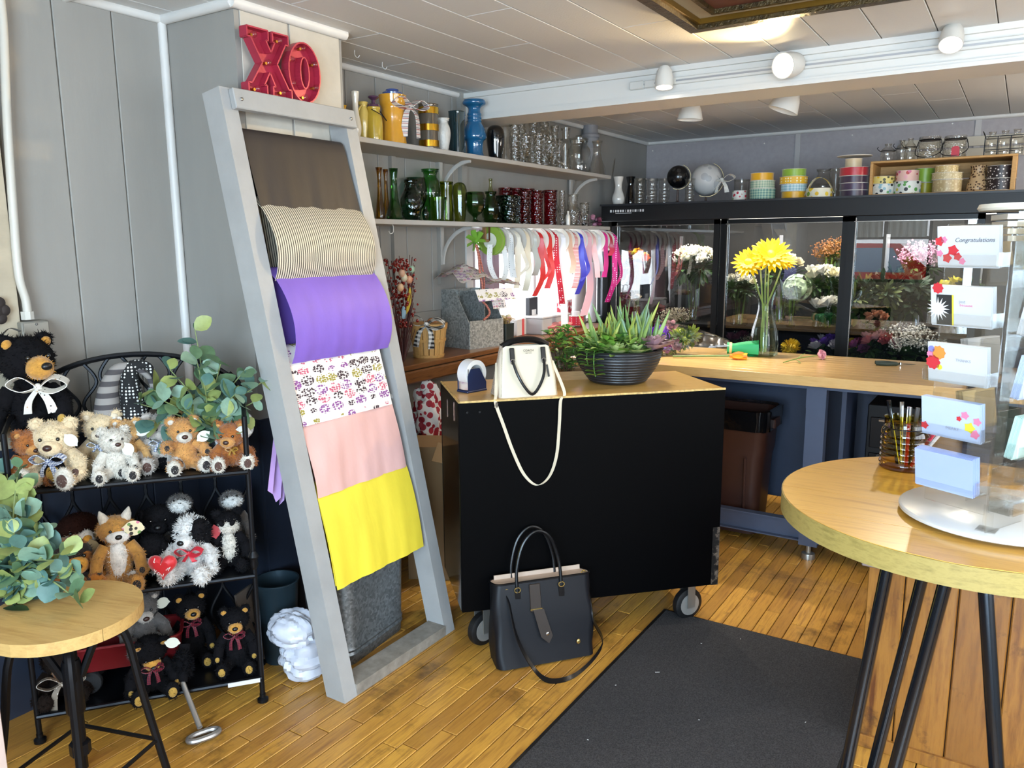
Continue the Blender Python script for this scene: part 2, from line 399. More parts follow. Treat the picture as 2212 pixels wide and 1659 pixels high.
for yy in (-.08, .79, 1.66, 2.48): slab('mullion', (RX+.05, yy, 1.4), (.06, .04, 1.4), m_frame, w)
for i, (x0, x1, z0, z1) in enumerate(wins):
    w = struct(MB().box((x0+.02, FY-.04, (z0+z1)/2), (.04, .06, z1-z0)).box((x1-.02, FY-.04, (z0+z1)/2), (.04, .06, z1-z0)).box(((x0+x1)/2, FY-.04, z0+.02), (x1-x0, .06, .04)).box(((x0+x1)/2, FY-.04, z1-.02), (x1-x0, .06, .04)).build('window_%d' % (i+2), m_frame, smooth=False))
    slab('mullion', ((x0+x1)/2, FY-.04, (z0+z1)/2), (.05, .05, z1-z0), m_frame, w)
    slab('meeting_rail', ((x0+x1)/2, FY-.04, 1.55 if i == 0 else 1.7), (x1-x0, .05, .04), m_frame, w)
for x0, x1 in ((-2.14, -1.66), (-1.6, -1.12)):
    c = thing('sheer_curtain', 'white sheer half curtain on the %s sash window behind the photographer' % ('left' if x0 < -2 else 'right'), 'curtain', (x0, FY+.03, 2.06), 0, 'sash window curtains')
    MB().sheet([[(( x1-x0)*i/20, .012*math.sin(i*1.9), -.5*k/4) for k in range(5)] for i in range(21)], .001).build('panel', mat('sheer_white', 'c8d4da', .6, trans=.0), c, ang=70); MB().tube([(-.02, 0, 0), (x1-x0+.02, 0, 0)], .006, 8).build('rod', m_white, c)
# side window behind the ribbons
w1 = struct(MB().box((WX-.06, (WY0+WY1)/2, WZ0+.015), (.05, WY1-WY0, .03)).box((WX-.06, (WY0+WY1)/2, WZ1-.015), (.05, WY1-WY0, .03)).box((WX-.06, WY0+.015, (WZ0+WZ1)/2), (.05, .03, WZ1-WZ0)).box((WX-.06, WY1-.015, (WZ0+WZ1)/2), (.05, .03, WZ1-WZ0)).build('window_1', m_white, smooth=False))
slab('mullion', (WX-.06, 4.5, (WZ0+WZ1)/2), (.04, .035, WZ1-WZ0), m_white, w1)
slab('sill', (WX+.02, (WY0+WY1)/2, WZ0-.012), (.12, WY1-WY0, .024), m_white, w1)
slab('pane', (WX-.075, (WY0+WY1)/2, (WZ0+WZ1)/2), (.004, WY1-WY0, WZ1-WZ0), glass('window_glass', 'f4f8fa', .7, .2), w1)
# ceiling of narrow planks, beam, crown trims
cg = struct(slab('ceiling', ((RX+WX)/2, (BY+FY)/2, CZ+.03), (RX-WX+.2, BY-FY+.2, .03), mat('seam_paint', 'b8b4ac', .7)))  # seam colour lightened to stand in for bevels catching light
x = -1.36-.2*7
i = 0
while x < RX:
    cuts = [FY, -.3+.4*(i % 3), 2.0+.45*((i*2) % 3), 4.3+.35*(i % 4), BY]
    for a, c in zip(cuts, cuts[1:]):
        x0 = max(x, WX); slab('ceiling_plank', ((x0+x+.2)/2, (a+c)/2, CZ+.007), (x+.2-x0-.004, c-a-.003, .014), m_ceil, cg, .002)
    x += .2; i += 1
b = MB().box(((RX+WX)/2, 3.75, 2.235), (RX-WX, .2, .13)).box(((RX+WX)/2, 3.642, 2.288), (RX-WX, .02, .024)).box(((RX+WX)/2, 3.642, 2.176), (RX-WX, .02, .016)).box(((RX+WX)/2, 3.75, 2.163), (RX-WX, .26, .016))
struct(b.build('trim_1', mat('beam_white', 'd8d5cf', .4, bump=.05, bscale=50), smooth=False))
n = 2
def crown(p, q, r=.017):
    global n
    struct(MB().tube([p, q], r, 10).build('trim_%d' % n, m_white)); n += 1
crown((WX+.012, .3, CZ-.008), (WX+.012, CY0, CZ-.008)); crown((WX, CY0-.012, CZ-.008), (CX+.012, CY0-.012, CZ-.008), .02)
crown((CX+.012, CY0-.02, CZ-.008), (CX+.012, CY1+.01, CZ-.008), .02); crown((WX+.012, CY1, CZ-.008), (WX+.012, BY, CZ-.008), .016)
crown((WX, BY-.012, CZ-.006), (RX, BY-.012, CZ-.006), .016); crown((WX+.012, CY0-.014, .88), (WX+.012, CY0-.014, CZ), .016)
P, Q = at(0, 24, Z=CZ-.01), at(100, 0, Z=CZ-.01); crown(P+(P-Q)*.8, Q+(Q-P), .02)
slab('corner_batten', (WX+.02, 3.63, 2.0), (.03, .05, .6), m_wall, wl)
for yy in (3.05, 3.42, 4.9): slab('shelf_standard', (WX+.015, yy, 1.74), (.03, .03, .9), m_wall, wl)
for px_, py_ in ((766, 108), (826, 134)):
    P = at(px_, py_, Z=CZ); MB().tube(bez([P, P+Vector((0, 0, -.02)), P+Vector((.008, .008, -.03)), P+Vector((.014, .014, -.02))], 5), .0014, 6).build('cup_hook', m_white, cg)
# ================================================================ LADDER WITH WRAPPING PAPER
m_lad = mat('ladder_grey_paint', 'a5a5a4', .5, var=.08, vscale=7, bump=.08, bscale=30)
LX0, LK = -1.77, .215                      # front face: X = LX0 - LK z
LY0, LY1, LT = 1.722, 2.33, .058
lad = thing('ladder', 'grey painted leaning ladder hung with sheets of wrapping paper', 'ladder', (LX0, LY0, 0))
def lx(z): return -LK*z
def rail(y0, y1, zt):
    d = .085; b = MB()
    b.hexa([(lx(0)-d, y0, 0), (lx(0), y0, 0), (lx(0), y1, 0), (lx(0)-d, y1, 0)], [(lx(zt)-d, y0, zt-.015), (lx(zt), y0, zt), (lx(zt), y1, zt), (lx(zt)-d, y1, zt-.015)])
    return b
for y0 in (0, LY1-LY0-LT): rail(y0, y0+LT, 2.0).build('rail', m_lad, lad, smooth=False)
MB().box((-.0425, (LY1-LY0)/2, .02), (.085, LY1-LY0-2*LT, .04)).build('foot_board', mat('scuffed_grey_paint', '8b857c', .6, var=.25, vscale=25), lad, smooth=False)
zt = 1.965
b = MB().box((lx(zt)+.012, (LY1-LY0)/2+.005, zt), (.024, LY1-LY0-LT*2+.06, .066), R(0, -.21, 0), .003); b.build('top_board', m_lad, lad, smooth=False)
for yy in (.06, LY1-LY0-.05): MB().ell((lx(zt)+.026, yy, zt), (.003, .006, .006), n=8, m=6).build('screw', mat('steel', '9a9894', .3, .9), lad)
LW = LY1-LY0
def lz(px_, py_):                             # height on the ladder front plane seen at a pixel
    d = ray(px_, py_); t = (LX0-LK*EYE-_o.x)/(d.x+LK*d.z); return (_o+d*t).z
rz = [lz(762, 312), lz(786, 440), lz(832, 574), lz(838, 722), lz(862, 852), lz(884, 988), lz(912, 1118)]
for z in rz: MB().tube([(lx(z)-.04, .03, z-.012), (lx(z)-.04, LW-.03, z-.012)], .0125, 10).build('rung', m_lad, lad)
def floralm(name, scale, base='efe6e0'):
    t = NT(name); v = t.coord('Object', (1, 1, 1.75)); vo = t.n('TexVoronoi'); vo.inputs['Scale'].default_value = scale; vo.inputs['Randomness'].default_value = .28
    t.l(v, vo.inputs['Vector']); v2 = t.n('TexVoronoi'); v2.inputs['Scale'].default_value = scale*5.2; v2.inputs['Randomness'].default_value = .6; t.l(v, v2.inputs['Vector'])
    f = t.math('MULTIPLY', t.math('LESS_THAN', vo.outputs['Distance'], .5), t.math('LESS_THAN', v2.outputs['Distance'], .5))
    sp = t.n('SeparateColor'); t.l(vo.outputs['Color'], sp.inputs[0])
    col = t.ramp(sp.outputs[0], [(0, lin('3a2a36')), (.27, lin('c8607a')), (.5, lin('9a9038')), (.72, lin('8a4d94'))], 'CONSTANT')
    t.l(t.mix(f, lin(base), col), t.b.inputs['Base Color']); t.b.inputs['Roughness'].default_value = .5; _M[name] = t.m; return t.m
m_flo = floralm('floral_paper', 17)
def paper(name, label, m, i, zb, y0, y1, bulge=.0, back=.25, wave=.003, layers=1, zbl=None, fold=0):
    """sheet over rung i hanging to height zb (zbl at its left end), bulging out in front"""
    z = rz[i]; b = MB(); rr = random.Random(i)
    root = thing(name, label, 'wrapping paper', (LX0, LY0, 0), group='wrapping paper sheets on the ladder')
    for L in range(layers):
        g = []; e = .004+.004*L
        NY = 22
        for j in range(NY+1):
            y = y0+(y1-y0)*j/NY; zz = zb+(0 if zbl is None else (zbl-zb)*(1-j/NY)) - L*.012; row = []
            prof = []
            for k in range(5): prof.append((-.062-e-.012*(4-k)/4, z-.02-back*(4-k)/4))
            for k in range(7): a = PI*(1-k/6); prof.append((-.04+math.cos(a)*(.018+e), z-.012+math.sin(a)*(.016+e)))
            for k in range(1, 13):
                s = k/12; dz = (z-.012-zz)*s
                prof.append((-.02+e+bulge*math.sin(PI*min(1, s*1.02))**.7+.012*s, z-.012-dz))
            for k, (u, w) in enumerate(prof):
                zz2 = w; off = -LK*w
                wv = wave*math.sin(y*38+i*2+L)*max(0, (k-8)/14)+wave*.7*math.sin(y*95+i+k*.3)*max(0, (k-8)/14)
                if fold and k > 11: wv += fold*math.exp(-((y-y0)*1.2+ (k-12)*.03-.25)**2*60)
                row.append((off+u+wv, y, zz2))
            g.append(row)
        b.sheet(g, .0012)
    b.build('sheet', m, root, ang=60); return root
def lzb(px_, py_): return lz(px_, py_)
ya, yb = LT+.012, LW-LT-.012
pr = lambda n, c, r=.55: mat(n, c, r, var=.06, vscale=6, bump=.25, bscale=14, stretch=(1, 1.5, .5))
paper('tissue_paper', 'dark taupe brown tissue paper on the top ladder rung', pr('taupe_tissue', '332d2b'), 0, rz[1]-.03, ya, yb-.004, 0, .2)
paper('wrapping_paper', 'cream and black pinstriped wrapping paper over the ladder', stripes('pinstripe', [(0, 'd8ceb8'), (.6, '3a342e')], 105, 1, .55), 1, rz[2]-.035, ya, yb-.002, .05, .25, .0008)
paper('tissue_paper', 'purple tissue paper draped in a thick fold over the ladder', pr('purple_tissue', '8767c8'), 2, rz[3]-.05, ya, yb+.01, .055, .25, .003)
paper('wrapping_paper', 'white wrapping paper printed with small pink, plum and olive sprigs', m_flo, 3, rz[4]-.03, ya-.006, yb-.03, .0, .3, .001)
paper('tissue_paper', 'pale pink tissue paper hung on the ladder', pr('pink_tissue', 'e2b4ae'), 4, rz[5]-.03, ya-.006, yb-.02, .004, .3, .003, 1, None, .01)
paper('tissue_paper', 'bright yellow tissue paper, lowest sheet on the ladder', pr('yellow_tissue', 'f2dc42'), 5, lz(918, 1172), ya-.006, yb-.012, .012, .3, .0025, 2, lz(712, 1275))
g = []
root = thing('tissue_paper', 'lilac tissue paper end sticking out behind the ladder', 'wrapping paper', (LX0, LY0, 0), group='wrapping paper sheets on the ladder')
for i in range(7):
    a, c = at(596+4*i, 900, X=-2.09), at(578+6*i, (1060, 1066, 1058, 1085, 1074, 1092, 1080)[i], X=-2.07)
    g.append([a.lerp(c, k/4)-Vector((LX0, LY0, 0))+Vector((.012*math.sin(i*2.1), 0, 0)) for k in range(5)])
MB().sheet(g, .001).build('sheet', pr('lilac_tissue', 'b48cc8'), root)
# marquee letters
m_xo = mat('red_enamel', 'b03048', .38, .2, var=.12, vscale=14); m_bulb = glass('bulb_glass', 'f6f2ee', .9, .3); m_brass = mat('brass', 'b58a3a', .3, .9)
def marquee(name, label, polys, loc, bulbs, holes=()):
    r = thing(name, label, 'sign letter', loc, 0, None, (0, 0))
    fn = lambda x, y, w: (w-.025, x, y)
    if holes:
        b = MB(); o, h = polys[0], holes[0]; n = len(o); vs = [fn(*p, d) for d in (0, .006) for q in (o, h) for p in q]; fs = []
        for i in range(n):
            j = (i+1) % n; fs += [(i, n+i, n+j, j), (2*n+i, 2*n+j, 3*n+j, 3*n+i)]
        b.add(vs, fs); b.build('back_plate', m_xo, r, smooth=False)
    else: MB().prism(polys[0], .006, fn).build('back_plate', m_xo, r, smooth=False)
    for q in list(polys)+list(holes):
        b = MB(); n = len(q)
        cx = sum(p[0] for p in q)/n; cy = sum(p[1] for p in q)/n
        for i in range(n):
            (x0, y0), (x1, y1) = q[i], q[(i+1) % n]; dx, dy = x1-x0, y1-y0; l = math.hypot(dx, dy) or 1; nx, ny = -dy/l*.0025, dx/l*.0025
            b.hexa([fn(x0-nx, y0-ny, 0), fn(x1-nx, y1-ny, 0), fn(x1+nx, y1+ny, 0), fn(x0+nx, y0+ny, 0)], [fn(x0-nx, y0-ny, .036), fn(x1-nx, y1-ny, .036), fn(x1+nx, y1+ny, .036), fn(x0+nx, y0+ny, .036)])
        b.build('rim', m_xo, r, smooth=False)
    for x, y in bulbs:
        s = MB().tube([(-.019, x, y), (-.006, x, y)], .005, 8).build('socket', m_brass, r)
        MB().ell((.004, x, y), (.014, .011, .011), n=10, m=8).build('bulb', m_bulb, s)
    return r
XW, XH = .185, .21
def X_(): 
    q = [(0, 0), (.42, 0), (.42, .16), (.36, .16), (.5, .37), (.62, .16), (.56, .16), (.56, 0), (1, 0), (1, .16), (.93, .16), (.68, .52), (.9, .85), (.97, .85), (.97, 1), (.6, 1), (.6, .85), (.65, .85), (.55, .68), (.44, .85), (.5, .85), (.5, 1), (.03, 1), (.03, .85), (.1, .85), (.34, .5), (.08, .16), (0, .16)]
    return [(x*XW, y*XH) for x, y in q]
px0 = LX0-LK*2.0-.005
marquee('marquee_letter', 'red metal marquee letter X with clear bulbs on the ladder top', [X_()], (px0-.01, 1.845, 1.999), [(x*XW, y*XH) for x, y in ((.2, .9), (.78, .9), (.5, .52), (.2, .08), (.8, .1))])
oo = [(math.sin(2*PI*i/28)*.073+.075, math.cos(2*PI*i/28)*.101+.102) for i in range(28)]
oi = [(math.sin(2*PI*i/28)*.02+.075, math.cos(2*PI*i/28)*.052+.102) for i in range(28)]
marquee('marquee_letter', 'red metal marquee letter O with clear bulbs on the ladder top', [oo], (px0-.01, 2.02, 1.999), [(.075, .185), (.022, .14), (.022, .06), (.128, .14), (.128, .06), (.075, .02)], [oi])
# galvanised tub behind the ladder
def galv(name, c='7d8285'):
    if name in _M: return _M[name]
    t = NT(name); v = t.coord('Object'); vo = t.n('TexVoronoi'); vo.inputs['Scale'].default_value = 110; t.l(v, vo.inputs['Vector'])
    sp = t.n('SeparateColor'); t.l(vo.outputs['Color'], sp.inputs[0]); c = lin(c)
    t.l(t.ramp(sp.outputs[0], [(0, tuple(x*.62 for x in c[:3])+(1,)), (1, tuple(min(1, x*1.25) for x in c[:3])+(1,))]), t.b.inputs['Base Color'])
    t.b.inputs['Metallic'].default_value = .65; t.b.inputs['Roughness'].default_value = .42; _M[name] = t.m; return t.m
def rrect(w, d, r, n=6):
    o = []
    for cx, cy, a0 in ((w/2-r, d/2-r, 0), (-w/2+r, d/2-r, 90), (-w/2+r, -d/2+r, 180), (w/2-r, -d/2+r, 270)):
        for k in range(n+1): a = math.radians(a0+90*k/n); o.append((cx+r*math.cos(a), cy+r*math.sin(a)))
    return o
def loft(b, secs):
    """secs: list of (loop of (x,y), z)"""
    n = len(secs[0][0]); vs = [(x, y, z) for q, z in secs for x, y in q]; fs = []
    for j in range(len(secs)-1):
        for i in range(n): k = (i+1) % n; fs.append((j*n+i, j*n+k, (j+1)*n+k, (j+1)*n+i))
    fs.append(tuple(range(n))[::-1]); return b.add(vs, fs)
tub = thing('metal_tub', 'tall rectangular galvanised metal tub standing behind the ladder', 'tub', (-2.035, 2.06, 0), math.radians(-84))
b = MB(); sec = [(rrect(.36, .2, .05), 0), (rrect(.365, .205, .05), .03), (rrect(.373, .213, .05), .04), (rrect(.366, .206, .05), .05), (rrect(.374, .214, .05), .06), (rrect(.367, .207, .05), .07), (rrect(.39, .23, .055), .5), (rrect(.4, .24, .06), .505), (rrect(.4, .24, .06), .515), (rrect(.38, .22, .055), .512), (rrect(.35, .19, .05), .02)]
loft(b, sec).build('shell', galv('galvanised'), tub)
bk = thing('metal_bucket', 'blue-grey enamel bucket in the shadow left of the metal tub', 'bucket', (-2.185, 1.815, 0))
MB().lathe([(.055, 0), (.078, .3), (.082, .305), (.082, .31), (.076, .31), (.056, .02)], 24).build('shell', mat('blue_grey_enamel', '2d3e48', .4, .4), bk)
wr = thing('plastic_bag', 'crumpled white plastic bag on the floor beside the ladder', 'bag', (-2.035, 1.765, 0), .5)
def crumple(b, c, r, seed, n=44, m=28, amp=.22, flat=True):
    rr = np.random.default_rng(seed); ph = rr.uniform(0, 6, (7, 3)); fr = rr.normal(size=(7, 3))*np.array([2, 2, 3, 4, 6, 8, 10])[:, None]; vs = []; fs = []
    for j in range(m+1):
        th = PI*j/m
        for i in range(n):
            a = 2*PI*i/n; d = np.array((math.sin(th)*math.cos(a), math.sin(th)*math.sin(a), math.cos(th)))
            k = 1+amp*sum((abs(math.sin(float(d@f+p[0])))-.6)*w for f, p, w in zip(fr, ph, (1.5, 1.3, 1.1, .6, .3, .1, .04)))/2
            v = d*np.array(r)*k+np.array(c)
            if flat: v[2] = max(v[2], .002)
            vs.append(tuple(v))
    for j in range(m):
        for i in range(n): k = (i+1) % n; fs.append((j*n+i, (j+1)*n+i, (j+1)*n+k, j*n+k))
    return b.add(vs, fs)
m_bag = mat('white_plastic', 'c4c8d4', .35, var=.05, bump=.3, bscale=25)
crumple(MB(), (.02, -.01, .08), (.075, .07, .085), 4, amp=.3).build('body', m_bag, wr, ang=25)
crumple(MB(), (-.0, -.02, .185), (.08, .065, .06), 8, flat=False, amp=.3).build('folded_top', m_bag, wr, ang=25)
cb = thing('cardboard_sheet', 'brown cardboard sheet leaning in the corner behind the ladder', 'cardboard', (-2.2, 1.72, 0), .3, tilt=(0, -.12))
MB().box((0, 0, .15), (.008, .1, .3)).build('panel', mat('cardboard_dark', '4a4038', .8), cb)
# conduit and box on the alcove wall
cn = thing('electrical_conduit', 'white conduit pipe running down the left wall to a box', 'conduit', (WX, 0, 0))
P = [at(7, 60, X=WX+.05), at(15, 250, X=WX+.05), at(28, 450, X=WX+.05), at(40, 590, X=WX+.05), at(56, 650, X=WX+.05), at(60, 690, X=WX+.05)]
MB().tube([p-Vector((WX, 0, 0)) for p in bez([P[0]+Vector((0, 0, .15))]+P, 6)], .0125, 10).build('pipe', mat('conduit_white', 'c8c4ba', .4), cn)
p = P[-1]-Vector((WX, 0, 0)); MB().tube([p+Vector((0, 0, .025)), p], .019, 8).build('coupling', mat('conduit_white', 'c8c4ba'), cn)
q = at(68, 745, X=WX+.05)-Vector((WX, 0, 0)); bx = MB().box((q.x-.01, q.y+.012, q.z+.015), (.05, .085, .12), bev=.004).build('outlet_box', mat('box_metal', '9a9890', .4, .5), cn)
MB().box((q.x+.017, q.y+.012, q.z+.015), (.003, .075, .11), bev=.001).build('cover_plate', mat('plate_metal', 'a8a49a', .35, .5), bx)
for dz in (.05, -.02): MB().ell((q.x+.02, q.y+.012, q.z+.015+dz), .004, n=8, m=6).build('screw', mat('steel', '9a9894'), bx)
sg = thing('wall_plaque', 'dark brown scalloped plaque at the left edge of the picture', 'plaque', at(-14, 672, X=WX+.062), 0)
b = MB()
for i in range(7): a = 2*PI*i/7; b.ell((0, .03*math.cos(a), .03*math.sin(a)), (.006, .018, .018), n=10, m=8)
b.ell((0, 0, 0), (.007, .034, .034), n=14, m=8).build('board', mat('dark_plaque', '2c2422', .6), sg)
# ================================================================ RACK OF STUFFED TOYS
RKF = Vector((-2.014, 1.588, 0)); RKA = math.atan2(.785, .62); RW, RD = .655, .25
ZT, ZM, ZB = .80, .452, .092
def rk(x, y, z=0): return RKF+Vector((.62*x-.785*y, .785*x+.62*y, z))
m_iron = mat('black_iron', '15161a', .38, .6); 
rack = thing('display_rack', 'black wrought iron three tier display rack with arched scroll back', 'display rack', RKF, RKA)
for x, y in ((0, 0), (-RW, 0), (0, RD), (-RW, RD)):
    top = .975 if y == 0 else .985
    p = MB().tube([(x, y, .012), (x, y, top)], .0085, 10).build('post', m_iron, rack)
    MB().lathe([(.004, 0), (.018, .002), (.018, .012), (.01, .018), (.01, .03)], 12, (x, y, 0)).build('foot', m_iron, p)
    if y == 0:
        for zz in (.5,): MB().lathe([(.009, zz-.03), (.015, zz-.015), (.012, zz), (.017, zz+.012), (.009, zz+.03)], 10, (x, y, 0)).build('collar', m_iron, p)
for z in (ZT, ZM, ZB):
    s = MB().box((-RW/2, RD/2, z-.006), (RW, RD, .008)).build('shelf', mat('black_shelf_sheet', '121317', .3, .3), rack, smooth=False)
    MB().tube([(0, -.006, z-.004), (-RW, -.006, z-.004)], .008, 8).tube([(0, RD, z+.03), (-RW, RD, z+.03)], .006, 8).build('edge_bar', m_iron, s)
for x in (0, -RW): MB().tube(bez([(x, 0, .97), (x, RD*.4, 1.0), (x, RD, .985)], 5), .0075, 8).build('side_rail', m_iron, rack)
arch = [(-RW/2+RW/2*math.cos(a), RD, .985+.17*math.sin(a)) for a in [PI*i/24 for i in range(25)]]
MB().tube(arch, .009, 8).build('arch', m_iron, rack)
def scroll(x0, z0, h, w, y):
    l = bez([(x0-w*.15, y, z0), (x0-w*.9, y, z0+h*.3), (x0-w*.2, y, z0+h*.62), (x0-w*.75, y, z0+h*.85), (x0-w*.4, y, z0+h)], 7)
    return MB().tube(l, .0055, 6)
for i in range(6):
    x = -RW*(i+.5)/6; h = .985+.17*math.sqrt(max(0, 1-((x+RW/2)/(RW/2))**2))-ZT-.03
    for s in (-1, 1):
        w = RW/12
        l = bez([(x, RD, ZT+.03), (x+s*w, RD, ZT+.03+h*.28), (x+s*w*.1, RD, ZT+.03+h*.55), (x+s*w*.9, RD, ZT+.03+h*.8), (x+s*w*.3, RD, ZT+.03+h)], 6)
        MB().tube(l, .0055, 6).build('scroll', m_iron, rack)
for z0, z1 in ((ZM, ZT), (ZB, ZM)):
    for i in range(6):
        x = -RW*(i+.5)/6
        for s in (-1, 1):
            w = RW/12; h = z1-z0-.04
            l = bez([(x+s*w, RD, z0+.04), (x+s*w*.2, RD, z0+.04+h*.3), (x+s*w, RD, z0+.04+h*.62), (x+s*w*.7, RD, z0+.04+h*.85), (x, RD, z0+.02+h)], 6)
            MB().tube(l, .0055, 6).build('scroll', m_iron, rack)
def fur(n, c):
    dk = c != 'x' and sum(lin(c)[:3]) < .12
    return mat('plush_'+n, c, .95, var=.22, vscale=70, bump=.5, bscale=160, sheen=0 if dk else .35, spec=.15 if dk else .4)
def toyat(hx, hy, hw, depth, zs):
    """where a toy sits on the rack from its head: base point, size, head height, body stretch"""
    C = atp(hx, hy, rk(0, depth), Vector((-.785, .62, 0))); s = hw*mpp(C)/.138; hz_ = (C.z-zs)/s
    return Vector((C.x, C.y, zs)), s, hz_, max(.62, (hz_-.04)/.15)
def atp(x, y, p, n):
    d = ray(x, y); t = (Vector(p)-_o).dot(n)/d.dot(n); return _o+d*t
def bow(par, c, s, m, tails=1, rz=0, plane='xz'):
    """ribbon bow facing -y at c"""
    r = bpy.data.objects.new('bow', None); c = Vector(c); b = MB()
    for sg in (-1, 1):
        l = bez([c, c+Vector((sg*.5*s, -.06*s, .38*s)), c+Vector((sg*.95*s, 0, .12*s)), c+Vector((sg*.5*s, -.16*s, -.12*s)), c+Vector((0, -.05*s, 0))], 5)
        b.ribbon(l, (0, 1, .25*sg), .42*s, .002)
        if tails: b.ribbon(bez([c, c+Vector((sg*.3*s, -.12*s, -.45*s)), c+Vector((sg*.4*s, -.06*s, -1.0*s*tails))], 5), (.9, .45*sg, .1), [.2*s+.14*s*i/10 for i in range(11)], .002)
    b.ell(c+Vector((0, -.06*s, 0)), (.14*s, .12*s, .17*s), n=10, m=8)
    bpy.data.objects.remove(r); return b.build('bow', m, par, ang=70)
m_tag = mat('paper_tag', 'd9dccf', .6); m_eye = mat('toy_eye', '0c0a0a', .08, coat=1); m_nose_br = mat('toy_nose_brown', '3a221c', .35); m_nose_bk = mat('toy_nose_black', '0d0c0d', .35)
def hangtag(par, c, s, m=None, rot=(0, 0, 0)):
    pts = [(math.cos(2*PI*i/18)*s*(1 if i % 9 else 1.25), math.sin(2*PI*i/18)*s*.85) for i in range(18)]
    rm = R(*rot); c = Vector(c)
    return MB().prism(pts, .002, lambda x, y, w: tuple(rm @ Vector((x, -w, y))+c)).build('tag', m or m_tag, par, smooth=False)
TOYS = []
def plush(name, label, P, s, fc, muz=None, yaw=0, nose=None, pad=None, arms=((-1, -.3), (1, -.3)), legsp=.045, head=(0, 0, 0), ears='round', earc=None, belly=None, facec=None, headr=(.066, .06, .058), muzr=(.034, .03, .026), group=None, furlen=.008, cat='stuffed toy', lean=0, headz=.19, furn=1.0, feetc=None, eyes=True, bodyc=None, bh=1.0):
    """sitting plush: local front is -y, unit height about .25 m times s"""
    if isinstance(P, tuple): P, s, headz, bh = toyat(*P)
    t = thing(name, label, cat, P, RKA+yaw, group, (lean, 0)); S3 = lambda *v: tuple(s*k for k in v)
    fm = fur(*fc); bm = fur(*bodyc) if bodyc else fm; F = int(900*furn); fl_ = furlen
    b = MB().ell(S3(0, 0, .078*bh), S3(.056, .05, .078*bh), n=20, m=14, rough=.03, fur=F, fl=fl_)
    bd = b.build('body', bm, t, ang=80)
    if belly: MB().ell(S3(0, -.02, .085*bh), S3(.04, .036, .062*bh), n=14, m=10, rough=.03, fur=int(F*.7), fl=fl_).build('belly', fur(*belly), bd, ang=80)
    hr = R(*head); hc = Vector(S3(0, -.012, headz)); H = lambda x, y, z: hc+hr @ Vector(S3(x, y, z))
    hd = MB().ell(hc, S3(*headr), hr, n=22, m=16, rough=.03, fur=int(F*1.1), fl=fl_).build('head', fm, t, ang=80)
    if facec: MB().ell(H(0, -.03, -.012), S3(headr[0]*.8, headr[1]*.62, headr[2]*.72), hr, n=16, m=12, rough=.03, fur=int(F*.6), fl=fl_).build('face', fur(*facec), hd, ang=80)
    mz = headr[1]
    if muz: MB().ell(H(0, -mz*.93, -.014), S3(*muzr), hr, n=16, m=12, rough=.02, fur=int(F*.25), fl=fl_*.6).build('muzzle', fur(*muz), hd, ang=80)
    yn = -mz*.93-(muzr[1] if muz else .006)
    MB().ell(H(0, yn+.003, -.006), S3(.014, .009, .0105), hr, n=12, m=8).build('nose', nose or m_nose_br, hd)
    if eyes:
        for sg in (-1, 1): MB().ell(H(sg*.026, -mz*.86-.004, .014), S3(.0062, .006, .0066), hr, n=10, m=8).build('eye', m_eye, hd)
    for sg in (-1, 1):
        if ears == 'round': b = MB().ell(H(sg*.05, .005, .047), S3(.024, .014, .023), hr, n=14, m=10, rough=.04, fur=int(F*.2), fl=fl_); 
        elif ears == 'point': b = MB().tube([H(sg*.036, 0, .035), H(sg*.048, -.002, .065), H(sg*.055, 0, .088)], [.024*s, .016*s, .003*s], 10)
        elif ears == 'flop': b = MB().ell(H(sg*.06, .0, .0), S3(.016, .026, .046), hr, n=12, m=10, rough=.05, fur=int(F*.25), fl=fl_)
        else: b = None
        if b:
            e = b.build('ear', fur(*earc) if earc else fm, hd, ang=80)
            if ears == 'round' and muz: MB().ell(H(sg*.05, -.008, .046), S3(.014, .007, .013), hr, n=10, m=8).build('inner_ear', fur(*muz), e)
    for sg, dz in arms:
        l = [S3(sg*.045, -.008, .128*bh), S3(sg*.075, -.03, .105*bh+dz*.05), S3(sg*.086, -.062, .075*bh+dz*.1)]
        b = MB().tube(bez(l, 4), [s*k for k in (.024, .024, .0245, .025, .025, .0245, .024, .0235, .018)], 12)
        b.ell(l[2], S3(.0235, .0235, .023), n=12, m=8, rough=.04, fur=int(F*.3), fl=fl_); b.ell(l[1], S3(.0255, .0255, .025), n=12, m=8, rough=.04, fur=int(F*.3), fl=fl_)
        a = b.build('arm', fm, t, ang=80)
        if pad: MB().ell(Vector(l[2])+Vector(S3(0, -.018, .004)), S3(.012, .008, .014), n=10, m=8).build('paw_pad', pad, a)
    for sg in (-1, 1):
        l = [S3(sg*.03, -.01, .034), S3(sg*(legsp+.01), -.06, .031), S3(sg*(legsp+.018), -.1, .03)]
        b = MB().tube(bez(l, 4), [s*k for k in (.03, .031, .031, .031, .03, .0295, .029, .0285, .028)], 12)
        b.ell(l[1], S3(.031, .031, .03), n=12, m=8, rough=.04, fur=int(F*.35), fl=fl_)
        lg = b.build('leg', fm, t, ang=80)
        ft = MB().ell(Vector(l[2])+Vector(S3(0, -.012, .008)), S3(.029, .02, .037), n=14, m=10, rough=.03, fur=int(F*.3), fl=fl_).build('foot', fur(*(feetc or fc)), lg, ang=80)
        if pad: MB().ell(Vector(l[2])+Vector(S3(0, -.028, .006)), S3(.017, .006, .022), n=12, m=8).build('foot_pad', pad, ft)
    plush.hz = headz; TOYS.append(t); return t, hd, s
def hp(s, dx, dy, dz): return (dx*s, dy*s, (plush.hz+dz)*s)
p_br = mat('pad_brown', '4a3028', .8, sheen=.3); p_bk = mat('pad_black', '141012', .8, sheen=.3); p_tan = mat('pad_tan', 'b08a3a', .8, sheen=.3)
